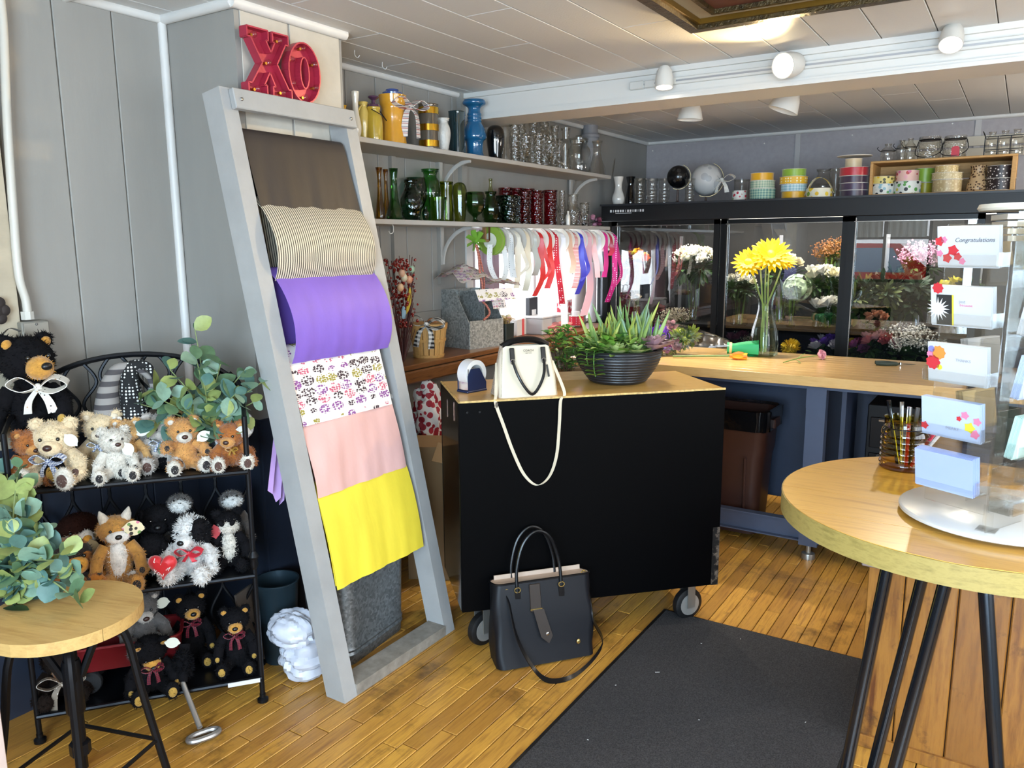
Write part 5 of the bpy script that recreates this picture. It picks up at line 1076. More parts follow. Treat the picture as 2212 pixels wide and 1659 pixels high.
for x, y, a in ((.085, .05, .5), (CW-.1, .06, .2), (.1, CD-.07, .3), (CW-.1, CD-.07, .1)):
    c = MB().lathe([(.022, -.018), (.05, -.018), (.063, -.012), (.065, 0), (.063, .012), (.05, .018), (.022, .018)], 26, (x, y, .065), R(PI/2, 0, a)).build('caster_wheel', mat('caster_rubber', '101012', .5), cart)
    MB().lathe([(.001, -.019), (.044, -.019), (.046, -.012), (.046, .012), (.044, .019), (.001, .019)], 24, (x, y, .065), R(PI/2, 0, a)).build('hub', mat('caster_hub', 'b4b2ae', .35, .6), c)
    rm = R(0, 0, a); o_ = Vector((x, y, 0))
    MB().box(o_+rm @ Vector((0, -.026, .11)), (.035, .003, .11), rm).box(o_+rm @ Vector((0, .026, .11)), (.035, .003, .11), rm).box(o_+Vector((0, 0, .163)), (.06, .06, .006), rm).build('fork', mat('zinc', 'aaa8a2', .35, .8), c, smooth=False)
# tape dispenser
td = thing('tape_dispenser', 'navy blue tape dispenser with a roll of white tape', 'tape dispenser', ck(.085, .195), CA+.55)
m_td = mat('navy_metal', '16264a', .4, .2)
MB().box((0, 0, .004), (.1, .062, .008), bev=.002).build('base', m_td, td, smooth=False)
for s in (-1, 1):
    MB().prism([(-.046, 0), (.046, 0), (.046, .03), (.012, .085), (-.03, .085), (-.046, .06)], .002, lambda x, y, w: (x, s*.029+w-.001, y+.004)).build('side_plate', m_td, td, smooth=False)
MB().box((-.042, 0, .05), (.003, .056, .08)).build('cutter', mat('chrome', 'c8c8c8'), td, smooth=False)
MB().lathe([(.034, -.024), (.052, -.024), (.052, .024), (.034, .024), (.034, -.024)], 30, (.0, 0, .068), R(PI/2, 0, 0)).build('tape_roll', mat('white_tape', 'dadad8', .4), td)
# cream handbag
hb = thing('handbag', 'cream leather handbag with snakeskin sides and black handles on the cart', 'handbag', ck(.262, .085), CA+.06)
m_cr = mat('cream_leather', 'd2c8b2', .45, bump=.1, bscale=200); m_sn = spots('snakeskin', '9a8e7c', 'c4b8a4', 150, .4, .5, .6); m_bl = mat('black_leather', '08080b', .32, bump=.1, bscale=150, spec=.4); m_ch = mat('chrome', 'c8c8c8')
def trap(w0, w1, d0, d1, h, y=0): return ([(-w0/2, -d0/2, 0), (w0/2, -d0/2, 0), (w0/2, d0/2, 0), (-w0/2, d0/2, 0)], [(-w1/2, -d1/2, h), (w1/2, -d1/2, h), (w1/2, d1/2, h), (-w1/2, d1/2, h)])
b = MB(); ns = 9
secs = []
for k in range(ns): u = k/(ns-1); w = .225-.045*u+.012*math.sin(PI*u); d = .12*(1-.72*u); secs.append((rrect(w, d, min(.02, d*.3)), .182*u))
loft(b, secs).build('body', m_cr, hb)
for s in (-1, 1):
    MB().hexa([(s*.106, -.056, .004), (s*.122, 0, .004), (s*.122, .03, .004), (s*.106, .056, .004)], [(s*.088, -.016, .185), (s*.094, 0, .18), (s*.094, .006, .18), (s*.088, .016, .185)]).build('side_gusset', m_sn, hb, smooth=False)
MB().tube(bez([(-.088, 0, .178), (-.05, 0, .196), (0, 0, .202), (.05, 0, .196), (.088, 0, .178)], 5), .012, 8, flat=1.5).build('top_trim', m_bl, hb)
for yy, sw in ((-.052, 1), (.05, .2)):
    dz_ = -.02 if sw == 1 else .0
    if sw == 1: pts = [(-.058, -.03, .145), (-.057, -.046, .125), (-.045, -.066, .08), (-.02, -.074, .035), (.005, -.076, .012), (.03, -.074, .035), (.052, -.066, .08), (.06, -.046, .125), (.06, -.03, .145)]
    else: continue
    MB().tube(bez(pts, 5), .0055, 8).build('handle', m_bl, hb)
for x in (-.058, .06): MB().box((x, -.036, .152), (.018, .006, .05), R(-.25, 0, 0), .002).build('handle_tab', m_bl, hb, smooth=False); MB().tube([(x+.008*math.cos(a), -.043, .128+.009*math.sin(a)) for a in [2*PI*k/12 for k in range(12)]], .0022, 6, closed=True).build('ring', m_ch, hb)
MB().box((.075, -.045, .09), (.006, .004, .045), R(-.2, -.12, 0)).build('zip_pull', m_bl, hb, smooth=False)
text('lettering', 'COACH', .011, mat('print_dark', '3a342c', .5), hb, (.004, -.0345, .165), (PI/2-.235, 0, 0)); text('lettering', 'NEW YORK', .0045, mat('print_dark', '3a342c'), hb, (.004, -.0365, .156), (PI/2-.235, 0, 0))
iv = lambda P: (Matrix.Rotation(-(CA+.06), 4, 'Z') @ (P-ck(.262, .085)))
fp = ck(0, -.004, 0)
sp_ = [iv(ck(.158, .085, CZT+.12)), iv(ck(.142, .03, CZT+.02))]+[iv(atp(x, y, fp, cnv)) for x, y in ((1071, 872), (1088, 920), (1108, 975), (1132, 1025), (1160, 1048), (1186, 1030), (1202, 985), (1208, 920), (1211, 865))]+[iv(ck(.395, .02, CZT+.012)), iv(ck(.366, .085, CZT+.12))]
MB().ribbon(bez(sp_, 5), (1, .3, 0), .013, .002).build('shoulder_strap', m_cr, hb)
MB().box(iv(atp(1072, 876, fp, cnv)), (.012, .008, .022), R(0, .3, 0), .002).build('strap_clasp', m_ch, hb, smooth=False)
# big bowl of succulents
bp = thing('succulent_planter', 'large dark grey ribbed bowl planted with succulents', 'planter', ck(.69, .255), 0)
prof = [(.105, 0), (.112, .004)]
for k in range(11):
    z = .008+.112*k/10; r = .112+.058*math.sin(PI/2*min(1, (k+.5)/10.5)); prof += [(r, z), (r+.0035, z+.004), (r+.003, z+.0075)]
prof += [(.178, .13), (.18, .135), (.172, .136), (.165, .12), (.001, .118)]
MB().lathe(prof, 44).build('bowl', mat('charcoal_ceramic', '24262a', .38, .15, var=.12, vscale=40), bp)
MB().lathe([(.168, .116), (.001, .124)], 30).build('soil', mat('soil', '1c130c', .95, bump=.8, bscale=90), bp)
gm_ = lambda n, c: mat('succ_'+n, c, .4, var=.18, vscale=25)
rr = random.Random(21)
def spike(base, d, L, w, m, par, nm='aloe_leaf'):
    base = Vector(base); d = Vector(d).normalized(); bend = Vector((0, 0, 1))*.2
    pts = bez([base, base+d*L*.45, base+(d+bend*.6).normalized()*L], 6); n = len(pts)
    return MB().tube(pts, [w*(1-(k/(n-1))**1.5)*(.75+.5*min(1, k/3))+.0006 for k in range(n)], 7, flat=.45).build(nm, m, par)
for cx, cy, n, L in ((-.02, .04, 11, .19), (.07, .0, 10, .17), (-.085, .0, 11, .15), (.03, .08, 9, .2), (.1, .06, 9, .17), (-.05, -.03, 8, .13), (-.03, .1, 8, .2)):
    for k in range(n):
        a = 2*PI*k/n+rr.uniform(-.3, .3); e = rr.uniform(.25, .75)
        spike((cx+.01*math.cos(a), cy+.01*math.sin(a), .12), (e*math.cos(a), e*math.sin(a), 1), L*rr.uniform(.65, 1.15), .0115, gm_(*rr.choice((('aloe', '6f9052'), ('aloe2', '8ca65c'), ('aloe3', '7d9e82'), ('aloe4', 'a8b252')))), bp)
def rosette(c, r, cols, nm, par, tilt=(0, 0, 0), n=(5, 7, 8), up=.5):
    rm = R(*tilt); c = Vector(c)
    for j, k in enumerate(n):
        for i in range(k):
            a = 2*PI*i/k+j*.4; f = (j+1)/len(n); d = rm @ Vector((math.cos(a)*f, math.sin(a)*f, 1.25-f*up*2)); L = r*(.55+.45*f)
            MB().leaf(c, d, rm @ Vector((0, 0, 1)), L, L*.55, .22, -.12).build(nm, cols[(i+j) % len(cols)], par, ang=60)
pk = [gm_('mauve', '9a7c82'), gm_('mauve2', 'b89498'), gm_('mauve3', '8a6a72')]; gn = [gm_('pale', '9cae6a'), gm_('pale2', 'aabc78')]
camd = Vector((-ck(.69, .255).x, -ck(.69, .255).y, 0)).normalized(); sdv = Vector((-camd.y, camd.x, 0))   # toward viewer, and to the viewer's right is -sdv... 
def bl(r, f, z): v = camd*f+(-sdv)*r; return (v.x, v.y, z)
def setr(c, r, cols, nm): rosette(c, r, cols, nm, bp, (0, 0, rr.uniform(0, 1)))
RG = Vector((_r0.x, _r0.y, 0)).normalized(); FW = Vector((_fw.x, _fw.y, 0)).normalized()
def vb(r, f, z): v = RG*r-FW*f; return (v.x, v.y, z)            # r to the viewer's right, f toward the viewer
setr(vb(-.02, .13, .125), .066, gn, 'rosette_leaf'); setr(vb(.05, .125, .125), .068, gn, 'rosette_leaf'); setr(vb(.12, .09, .135), .085, pk, 'rosette_leaf'); setr(vb(.15, .01, .135), .08, pk, 'rosette_leaf'); setr(vb(.155, -.06, .13), .07, pk, 'rosette_leaf'); setr(vb(.1, .02, .155), .04, pk, 'rosette_leaf')
jd = [gm_('jade', '5c8c34'), gm_('jade2', '7cac44'), gm_('jade3', '98b856'), gm_('jade4', '4a7a3a')]
for k in range(275):
    a = rr.uniform(0, 6.28); q = rr.uniform(.02, .165); c = Vector((q*math.cos(a), q*math.sin(a), .125+rr.uniform(.0, .06)))
    if (c-Vector(vb(.12, .05, .13))).length < .07: continue
    d = Vector((math.cos(a)+rr.uniform(-.6, .6), math.sin(a)+rr.uniform(-.6, .6), rr.uniform(.1, 1)))
    L = rr.uniform(.028, .05); MB().leaf(c, d, (0, 0, 1), L, L*.75, .15, .15).build('jade_leaf', rr.choice(jd), bp, ang=60)
for sx, sf, ln in ((-.12, .1, .05), (-.16, .05, .02), (-.1, .13, .085)):
    pts = [Vector(vb(sx, sf, .135)), Vector(vb(sx*1.12, sf*1.25, .14)), Vector(vb(sx*1.14, sf*1.32, .135-ln*.6)), Vector(vb(sx*1.06, sf*1.25, .13-ln))]
    c = bez(pts, 5); MB().tube(c, .0018, 5).build('trailing_stem', jd[0], bp)
    for i in range(3, len(c), 1):
        if i % 2: continue
        for s in (-1, 1): MB().leaf(c[i], RG*s+Vector((0, 0, .3))-FW*.5, (0, 0, 1), .042, .03, .15, .1).build('jade_leaf', rr.choice(jd), bp, ang=60)
for k in range(5): MB().ell(vb(.12+.004*math.cos(k), -.06+.004*math.sin(k), .225+.006*math.sin(2*k)), .006, n=8, m=6).build('yellow_bud', mat('yellow_bud', 'd0c850', .5), bp)
# leafy plant in wooden tray behind the handbag
tp = thing('potted_plant', 'small-leaved trailing plant in a wooden tray behind the white handbag', 'plant', ck(.52, .375), CA)
MB().box((0, 0, .006), (.19, .1, .012)).box((0, -.048, .018), (.19, .006, .036)).box((0, .048, .018), (.19, .006, .036)).box((-.093, 0, .018), (.006, .1, .036)).box((.093, 0, .018), (.006, .1, .036)).build('tray', wood('tray_wood', '8a6a44', 'a88456', 8, (1, 10, 10), .6), tp, smooth=False)
for k in range(21):
    e = Vector((rr.uniform(-.11, .11), rr.uniform(-.06, .06), rr.uniform(.06, .21))); c = bez([(e.x*.4, e.y*.4, .02), (e.x*.7, e.y*.7, e.z*.8), e], 4); MB().tube(c, .0014, 4).build('stem', mat('plant_stem', '5a4030', .6), tp)
    for i in range(2, len(c)):
        for s in (-1, 1): MB().leaf(c[i], Vector((s*rr.uniform(.3, 1), rr.uniform(-1, 1), rr.uniform(-.2, .8))), (0, 0, 1), .03, .021, .1, .1).build('small_leaf', rr.choice(jd), tp, ang=60)
# black tote bag on the floor
tb = thing('tote_bag', 'black nylon tote bag with tan lining leaning on the cart front', 'handbag', (-1.372, 2.338, 0), math.radians(50), None, (-.1, 0))
m_ny = mat('black_nylon', '070a12', .5, bump=.15, bscale=12, spec=.35); m_gold = mat('gold_metal', 'c8b070', .25, .9); m_lin = mat('tote_lining', 'b8a494', .7)
TH, TW, TD = .3, .372, .13; secs = []
for k in range(8):
    u = k/7; w = TW+.012*math.sin(PI*u)-.0*u; d = TD*(1-.45*u)
    q = [(x+.004*math.sin(k*1.3+y*60), y*(1+.07*math.sin(x*25+k))) for x, y in rrect(w, d, .028, 5)]; secs.append((q, TH*u))
b = MB(); loft(b, secs).build('body', m_ny, tb)
top = [(x, y, TH) for x, y in secs[-1][0]]; MB().tube(top, .004, 6, closed=True).build('rim', m_bl, tb)
inn = [(x*.98, y*.94) for x, y in secs[-1][0]]; loft(MB(), [(inn, TH+.001), ([(x*.97, y*.9) for x, y in inn], TH-.06)]).build('lining', m_lin, tb)
MB().box((0, .027, TH+.006), (TW*.9, .004, .022)).build('lining_edge', m_lin, tb, smooth=False)
for yy in (-.035, .032):
    MB().tube(bez([(-.1, yy-.004, TH-.035), (-.098, yy, TH+.05), (-.07, yy, TH+.14), (-.02, yy, TH+.18), (.03, yy, TH+.155), (.062, yy, TH+.07), (.068, yy-.004, TH-.015)], 6), .0065, 8).build('handle', m_bl, tb)
for x in (-.1, .068): MB().box((x, -.041, TH-.055), (.022, .004, .05), bev=.001).build('handle_tab', m_bl, tb, smooth=False); MB().tube([(x+.011*math.cos(a), -.043, TH-.024+.009*math.sin(a)) for a in [2*PI*k/12 for k in range(12)]], .0022, 6, closed=True).build('ring', m_gold, tb)
MB().box((-.035, -.045, TH-.06), (.042, .005, .1), R(-.1, 0, 0), .002).build('flap_strap', mat('dark_brown_leather', '2a211c', .4), tb, smooth=False)
MB().prism([(-.02, 0), (.02, 0), (.022, -.1), (.0, -.125), (-.022, -.1)], .005, lambda x, y, w: (x-.028-y*.25, -.052-w+y*.12, y+TH-.1)).build('leather_tag', mat('dark_brown_leather', '2a211c'), tb, smooth=False)
MB().box((-.035, -.053, TH-.1), (.045, .003, .006)).build('gold_bar', m_gold, tb, smooth=False); MB().ell((.0, -.068, TH-.19), (.007, .003, .007), n=10, m=6).build('stud', m_ch, tb)
MB().ell((.12, -.062, .06), (.008, .004, .01), n=10, m=6).build('zip_charm', m_gold, tb)
it = lambda P: (Euler((-.1, 0, math.radians(50))).to_matrix().inverted() @ (P-Vector((-1.372, 2.338, 0))))
fl_ = lambda x, y, z=.006: it(at(x, y, Z=z))
lst = [(-.14, -.032, TH-.03), (-.135, -.05, TH-.07), (-.12, -.075, .12), fl_(1150, 1440, .035), fl_(1185, 1470), fl_(1235, 1462), fl_(1280, 1425), fl_(1302, 1385, .02), (.19, -.045, .12), (.185, -.03, .2), (.165, -.015, TH-.01)]
MB().ribbon(bez(lst, 6), (.25, .5, .35), .02, .003).build('shoulder_strap', m_bl, tb)
for q in ((-.14, -.036, TH-.03), (.165, -.02, TH-.005)): MB().tube([(q[0]+.009*math.cos(a), q[1], q[2]+.013*math.sin(a)) for a in [2*PI*k/12 for k in range(12)]], .003, 6, closed=True).build('clasp', m_gold, tb)
# floor mat
mt = thing('floor_mat', 'large charcoal entrance mat with rubber edge on the wood floor', 'mat', (0, 0, 0))
t_ = NT('mat_pile'); v = t_.coord('World'); f = t_.noise(v, 260, 3); f2 = t_.noise(v, 700, 1); t_.l(t_.mix(t_.math('GREATER_THAN', f2, .79), t_.ramp(f, [(.35, lin('1d1c1e')), (.7, lin('403e40'))]), lin('8a8682')), t_.b.inputs['Base Color']); t_.b.inputs['Roughness'].default_value = .95; t_.bump(f, .8, .004)
MB().box((-.722, 1.75, .005), (.79, 2.32, .01)).build('pile', t_.m, mt, smooth=False)
MB().box((-.722, 1.75, .0025), (.82, 2.35, .005)).build('rubber_edge', mat('rubber_edge', '0e0e10', .5), mt, smooth=False)
for x, y, a in ((1420, 1452, .6), (1515, 1390, 0), (1330, 1480, 1), (1600, 1380, 2), (1510, 1555, .3), (1270, 1598, .1), (1740, 1560, 1.2)):
    P = at(x, y, Z=.011); t = MB().box((0, 0, 0), (.016 if a == .6 else .005, .0016, .001)).build('lint_scrap', mat('white_tag', 'e6e6e4'), mt, P, (0, 0, a), smooth=False)
# ================================================================ COUNTER
KZ, KY0, KY1 = .905, 3.68, 4.42
m_st = mat('slate_steel', '4c556a', .45, .3, var=.08, vscale=6); m_std = mat('slate_panel', '2e384e', .5, var=.15, vscale=3)
m_block = wood('butcher_block', 'c49a5c', 'dcb87c', 6, (1.5, 14, 14), .28, .4, rnd=True, bump=.02)
ct = thing('work_counter', 'butcher block counter on slate blue steel frame before the cooler', 'counter', (-.5, KY0, 0))
N = 10
for i in range(N):
    w = (KY1-KY0)/N; MB().box((-.05, w*(i+.5), KZ-.0225), (2.9, w-.0006, .045), bev=.001).build('top_board', m_block, ct, smooth=False)
for x in (-1.42, -.253, .95):
    l = MB().box((x, .13, .46), (.085, .06, .78)).build('leg', m_st, ct, smooth=False)
    MB().box((x, .099, .79), (.088, .006, .1)).build('bracket_plate', m_st, l, smooth=False)
    MB().lathe([(.012, .07), (.012, .03), (.03, .026), (.032, .018), (.032, 0), (.001, 0)][::-1], 18, (x, .13, 0)).build('levelling_foot', mat('zinc', 'aaa8a2'), l)
MB().box((-.05, .12, KZ-.06), (2.8, .03, .03)).build('top_rail', m_st, ct, smooth=False)
MB().box((-.05, .14, .135), (2.8, .02, .1)).box((-.05, .125, .183), (2.8, .045, .006)).box((-.05, .125, .09), (2.8, .045, .006)).build('lower_rail', m_st, ct, smooth=False)
MB().box((-.05, .7, .48), (2.8, .015, .75)).build('back_panel', m_std, ct, smooth=False)
MB().box((-.14, .3, .46), (.02, .3, .74)).build('divider', m_std, ct, smooth=False)
# bin
bn_ = thing('trash_bin', 'brown plastic trash bin with black liner under the counter', 'trash bin', (-1.22, 4.03, 0))
b = MB(); loft(b, [(rrect(.36, .22, .05), .02), (rrect(.4, .255, .055), .42), (rrect(.415, .265, .055), .45), (rrect(.43, .28, .055), .58), (rrect(.45, .3, .06), .6), (rrect(.45, .3, .06), .66), (rrect(.42, .27, .06), .66), (rrect(.36, .22, .05), .1)]).build('body', mat('brown_plastic', '3a2018', .4, var=.1), bn_)
for sx in (-.12, .12): MB().box((sx, -.13, .25), (.012, .012, .36), R(.04, 0, 0), .003).build('rib', mat('brown_plastic', '3a2018'), bn_, smooth=False)
MB().box((.225, 0, .6), (.03, .1, .05), bev=.005).build('handle', mat('brown_plastic', '3a2018'), bn_, smooth=False)
wob = lambda w, d, s: [(x*(1+.02*math.sin(i*2.1+s)), y*(1+.04*math.sin(i*1.7+s))) for i, (x, y) in enumerate(rrect(w, d, .06, 8))]
b = MB(); loft(b, [(wob(.46, .31, 0), .57), (wob(.465, .315, 1), .62), (wob(.465, .315, 0), .672), (wob(.44, .29, 0), .675), (wob(.38, .24, 2), .5)]).build('liner', mat('black_liner', '0a0a0c', .18, bump=.6, bscale=18), bn_)
# tool chest under the counter
tc = thing('tool_chest', 'black drawer chest with chrome pulls under the counter', 'drawer chest', (-.25, 4.1, 0))
MB().box((0, 0, .39), (.6, .36, .74), bev=.004).build('body', m_ckm, tc, smooth=False)
for z in (.14, .3, .46, .63):
    d = MB().box((0, -.184, z), (.57, .01, .145), bev=.003).build('drawer', mat('black_enamel', '0d0d10', .25, .2), tc, smooth=False); MB().box((0, -.195, z+.06), (.5, .012, .012), bev=.002).build('pull', m_ch, d, smooth=False)
for x in (-.25, .25): MB().box((x, -.1, .01), (.05, .05, .02)).build('foot', m_ckm, tc, smooth=False)
# ================================================================ FLOWERS
def pm(n, c, r=.5): return mat('petal_'+n, c, r, var=.12, vscale=40)
def bloom_mesh(kind):
    b = MB(); rr = random.Random(hash(kind) % 99 if False else len(kind))
    if kind == 'rose':
        for j, (k, tilt, L) in enumerate(((3, .15, .75), (5, .45, .9), (6, .85, 1), (7, 1.25, 1.05))):
            for i in range(k):
                a = 2*PI*i/k+j*.5; b.leaf((.12*math.cos(a), .12*math.sin(a), 0), (math.cos(a)*math.sin(tilt), math.sin(a)*math.sin(tilt), math.cos(tilt)), (-math.cos(a), -math.sin(a), .6), L, .8, .2, -.22)
        b.ell((0, 0, .25), (.25, .25, .35), n=8, m=6)
    elif kind == 'daisy':
        for j, (k, L, z) in enumerate(((20, 1, 0), (18, .82, .07), (14, .55, .13))):
            for i in range(k):
                a = 2*PI*i/k+j*.15+rr.uniform(-.05, .05); b.leaf((.12*math.cos(a), .12*math.sin(a), z), (math.cos(a), math.sin(a), .12+.15*j), (0, 0, 1), L*rr.uniform(.85, 1), .24, .1, -.03)
        b.ell((0, 0, .14), (.3, .3, .1), n=12, m=6, rough=.08)
    elif kind == 'mum':
        b.ell((0, 0, 0), (.75, .75, .55), n=12, m=8, rough=.1)
        for i in range(150):
            d = Vector((rr.gauss(0, 1), rr.gauss(0, 1), abs(rr.gauss(0, .8)))).normalized(); b.leaf(d*.5, d, d.orthogonal(), .55, .2, .2, -.1)
    elif kind == 'hydrangea':
        for i in range(60):
            d = Vector((rr.gauss(0, 1), rr.gauss(0, 1), rr.gauss(.2, .8))).normalized(); s = d.orthogonal().normalized(); q = d.cross(s)
            for k in range(4): a = PI/2*k; e = s*math.cos(a)+q*math.sin(a); b.leaf(d*.85, e+d*.3, d, .3, .27, .12, 0)
        b.ell((0, 0, 0), .68, n=10, m=8)
    elif kind == 'filler':
        for i in range(70):
            d = Vector((rr.gauss(0, 1), rr.gauss(0, 1), rr.gauss(.3, .8))); d = d.normalized()*rr.uniform(.5, 1.1); b.ell(d, rr.uniform(.05, .1), n=6, m=4)
            if i % 3 == 0: b.tube([(0, 0, -.6), d], .012, 3)
    elif kind == 'foliage':
        for i in range(55):
            d = Vector((rr.gauss(0, 1), rr.gauss(0, 1), rr.gauss(.2, .8))).normalized(); b.leaf(d*rr.uniform(.1, .5), d, (0, 0, 1), .7, .26, .12, .15)
    me = b.build('x', pm('white', 'e0dcd0')); d = me.data; bpy.data.objects.remove(me); return d
_BM = {}
def bloom(par, kind, P, r, m, tilt=(0, 0, 0), name=None):
    if kind not in _BM: _BM[kind] = bloom_mesh(kind)
    o = obj(name or {'foliage': 'foliage', 'filler': 'filler_flower'}.get(kind, kind+'_bloom'), _BM[kind], par, P, tilt); o.scale = (r, r, r); o.material_slots[0].link = 'OBJECT'; o.material_slots[0].material = m; return o
m_lf = mat('leaf_green', '3c5a2c', .5, var=.2, vscale=20); m_lfd = mat('leaf_dark', '22361f', .55, var=.2, vscale=20); m_stg = mat('stem_green', '5c7a34', .5)
# vase of yellow gerberas
P = Vector((-1.13, 4.25, KZ)); gv = thing('flower_vase', 'clear green glass vase of yellow gerbera daisies on the counter', 'vase', P)
gp = [(.06, 0), (.072, .01), (.075, .06), (.064, .14), (.047, .2), (.037, .25), (.038, .29), (.05, .34), (.06, .38)]
b = MB(); b.cap = False; b.lathe(gp, 44, ripple=.03, rn=14).build('vase', glass('seafoam_glass', 'c2dcd4', 1.0, .7), gv)
b = MB(); b.cap = False; b.lathe([(.061, .014), (.062, .06), (.048, .15), (.001, .151)], 24).build('water', glass('water', 'dfe8d8', .4, .3), gv)
for i, (x, y, r) in enumerate(((1665, 552, 40), (1617, 568, 34), (1655, 543, 30), (1693, 566, 26), (1640, 550, 20))):
    Q = at(x, y, Y=4.25+(-.03 if i in (0, 1) else .04))-P; e = [(.012*math.cos(i*1.3), .012*math.sin(i*1.3), .02), (.012*math.cos(i), .012*math.sin(i), .2), (Q.x*.5, Q.y*.4, .36+.05*(i == 0)), Q]
    MB().tube(bez(e, 5), .0045, 6).build('stem', mat('pale_stem', '9aa45a', .5), gv)
    f = bloom(gv, 'daisy', Q, r*mpp(P), pm('gerbera', 'f0c808'), (1.05 if i < 2 else .7, .35*(-1 if i == 1 else .3), .3), 'gerbera_bloom')
# wrapped bouquet lying on the counter
P = at(1508, 766, Z=KZ); bq = thing('wrapped_bouquet', 'cellophane wrapped bouquet with green tissue lying on the counter', 'bouquet', P, .3); bq.scale = (1.15, 1.15, 1.15)
cone = [(.115, -.2), (.1, -.1), (.065, .02), (.03, .12), (.022, .14)]
b = MB(); b.cap = False; b.lathe([(r, z) for r, z in cone], 18, (0, 0, .05), R(0, PI/2, 0), ripple=.08, rn=5).build('cellophane', glass('cellophane', 'f6f8f6', 1.6, .1, .12, 30), bq)
MB().lathe([(.024, .13), (.02, .16), (.03, .22), (.034, .27), (.001, .272)], 14, (0, 0, .035), R(0, PI/2, 0), ripple=.15, rn=6).build('green_tissue', mat('green_tissue', '14a060', .5), bq)
MB().lathe([(.026, .14), (.027, .146), (.026, .152)], 12, (0, 0, .036), R(0, PI/2, 0)).build('tie', mat('cream_tie', 'd0c48a', .5), bq)
for i, (x, y, z, r, k, m) in enumerate(((-.15, -.02, .08, .035, 'mum', pm('violet', '7a3fc0')), (-.17, .03, .11, .032, 'mum', pm('violet2', '9a5cd0')), (-.1, -.06, .05, .034, 'rose', pm('dustyrose', 'b08088')), (-.15, -.075, .04, .032, 'mum', pm('plum', '8a3a7a')), (-.09, .0, .1, .03, 'mum', pm('chartreuse', '9aa83a')), (-.06, -.05, .07, .035, 'mum', pm('chartreuse2', '8a982e')), (-.2, -.04, .05, .03, 'rose', pm('palepink', 'd8a8ac')), (-.21, .01, .09, .036, 'mum', pm('violet', '7a3fc0')), (-.13, .05, .12, .034, 'rose', pm('palepink', 'd8a8ac')), (-.17, -.1, .06, .034, 'mum', pm('violet2', '9a5cd0')))): bloom(bq, k, (x, y, z), r, m, (0, -1.2, i))
for i in range(5): bloom(bq, 'foliage', (-.06+.03*i-.1, -.05+.03*(i % 3), .04+.012*i), .055, m_lf if i % 2 else mat('leaf_lime', '7a8a34', .5), (0, -1, i))
tl = thing('tulip', 'single orange and yellow tulip lying on the counter', 'flower', at(1590, 769, Z=KZ+.018), .3); tl.scale = (1.6, 1.6, 1.6)
for k in range(6): a = 2*PI*k/6; MB().leaf((-.02, .006*math.cos(a), .006*math.sin(a)), (1, .25*math.cos(a), .25*math.sin(a)), (0, -math.cos(a), -math.sin(a)), .055, .03, .3, -.15).build('petal', pm('tulip', 'e0702a') if k % 2 else pm('tulip2', 'e8a82a'), tl)
MB().tube([(-.02, 0, 0), (-.2, -.01, -.006)], .003, 6).build('stem', m_stg, tl)
P0, P1 = at(1692, 783, Z=KZ+.005), at(1768, 768, Z=KZ+.02); cn_ = thing('carnation', 'single pink carnation stem lying on the counter', 'flower', P0)
MB().tube(bez([(0, 0, 0), (P1-P0)*.5+Vector((0, 0, .006)), P1-P0], 4), .0025, 6).build('stem', m_stg, cn_); bloom(cn_, 'mum', P1-P0+Vector((.01, 0, .004)), .028, pm('carnation', 'd89aa8'), (0, 1.3, .3), 'carnation_bloom')
for s in (-1, 1): MB().leaf((P1-P0)*.35, (.6, .9*s, .7 if s > 0 else 0), (0, 0, 1), .07, .008).build('leaf', m_stg, cn_)
pr_ = thing('pruning_shears', 'dark green handled pruning shears on the counter', 'shears', at(1945, 786, Z=KZ+.008), .25)
for s in (-1, 1): MB().tube(bez([(-.11, s*.022, 0), (-.06, s*.03, 0), (-.01, s*.008, 0)], 5), [.009]*5+[.008]*5+[.005], 8).build('handle', mat('dark_green_grip', '26342c', .5), pr_); MB().leaf((0, -s*.002, .002*s), (1, -s*.12, 0), (0, 0, 1), .07, .018, 0, 0).build('blade', m_ch, pr_)
MB().lathe([(.001, -.004), (.008, -.004), (.008, .006), (.001, .006)], 12).build('pivot', m_ch, pr_)
# ================================================================ COOLER
FYC, XL, XR, CTZ = 5.15, -2.53, .05, 1.76
co = thing('flower_cooler', 'long black three door glass flower cooler along the back wall', 'cooler', (XL, FYC, 0)); LX = XR-XL; m_co = mat('cooler_black', '050506', .4, spec=.3); m_coi = mat('cooler_inside', '0a0a0b', .6)
MB().box((LX/2, .4, .08), (LX, .78, .16)).box((LX/2, .4, 1.735), (LX, .78, .05)).box((.02, .4, .9), (.04, .78, 1.72)).box((LX-.02, .4, .9), (.04, .78, 1.72)).build('cabinet', m_co, co, smooth=False)
MB().box((LX/2, .775, .9), (LX, .03, 1.7)).build('back_lining', m_coi, co, smooth=False)
MB().box((LX/2, -.012, 1.705), (LX, .03, .11), bev=.004).build('header', mat('cooler_header', '0a0a0c', .45, spec=.35), co, smooth=False)
MB().box((LX/2, -.018, 1.762), (LX+.01, .045, .012)).build('header_lip', mat('cooler_lip', '1c1e22', .45), co, smooth=False)
b = MB()
for k, w in enumerate((.012, .004, .012, .012, .012, .012, .003, .012, .012, .006, .014, .003, .012, .012)): b.box((.075+.0185*k, -.0275, 1.72), (w, .001, .016))
b.box((.17, -.0275, 1.705), (.12, .001, .003)).build('maker_mark', mat('print_white', 'c8c8c8', .5), co, smooth=False)
fx = [-2.46-XL, -1.69-XL, -.907-XL, -.2-XL]
m_dg = glass('cooler_pane', 'd6d9da', 1.9, .1, .005)
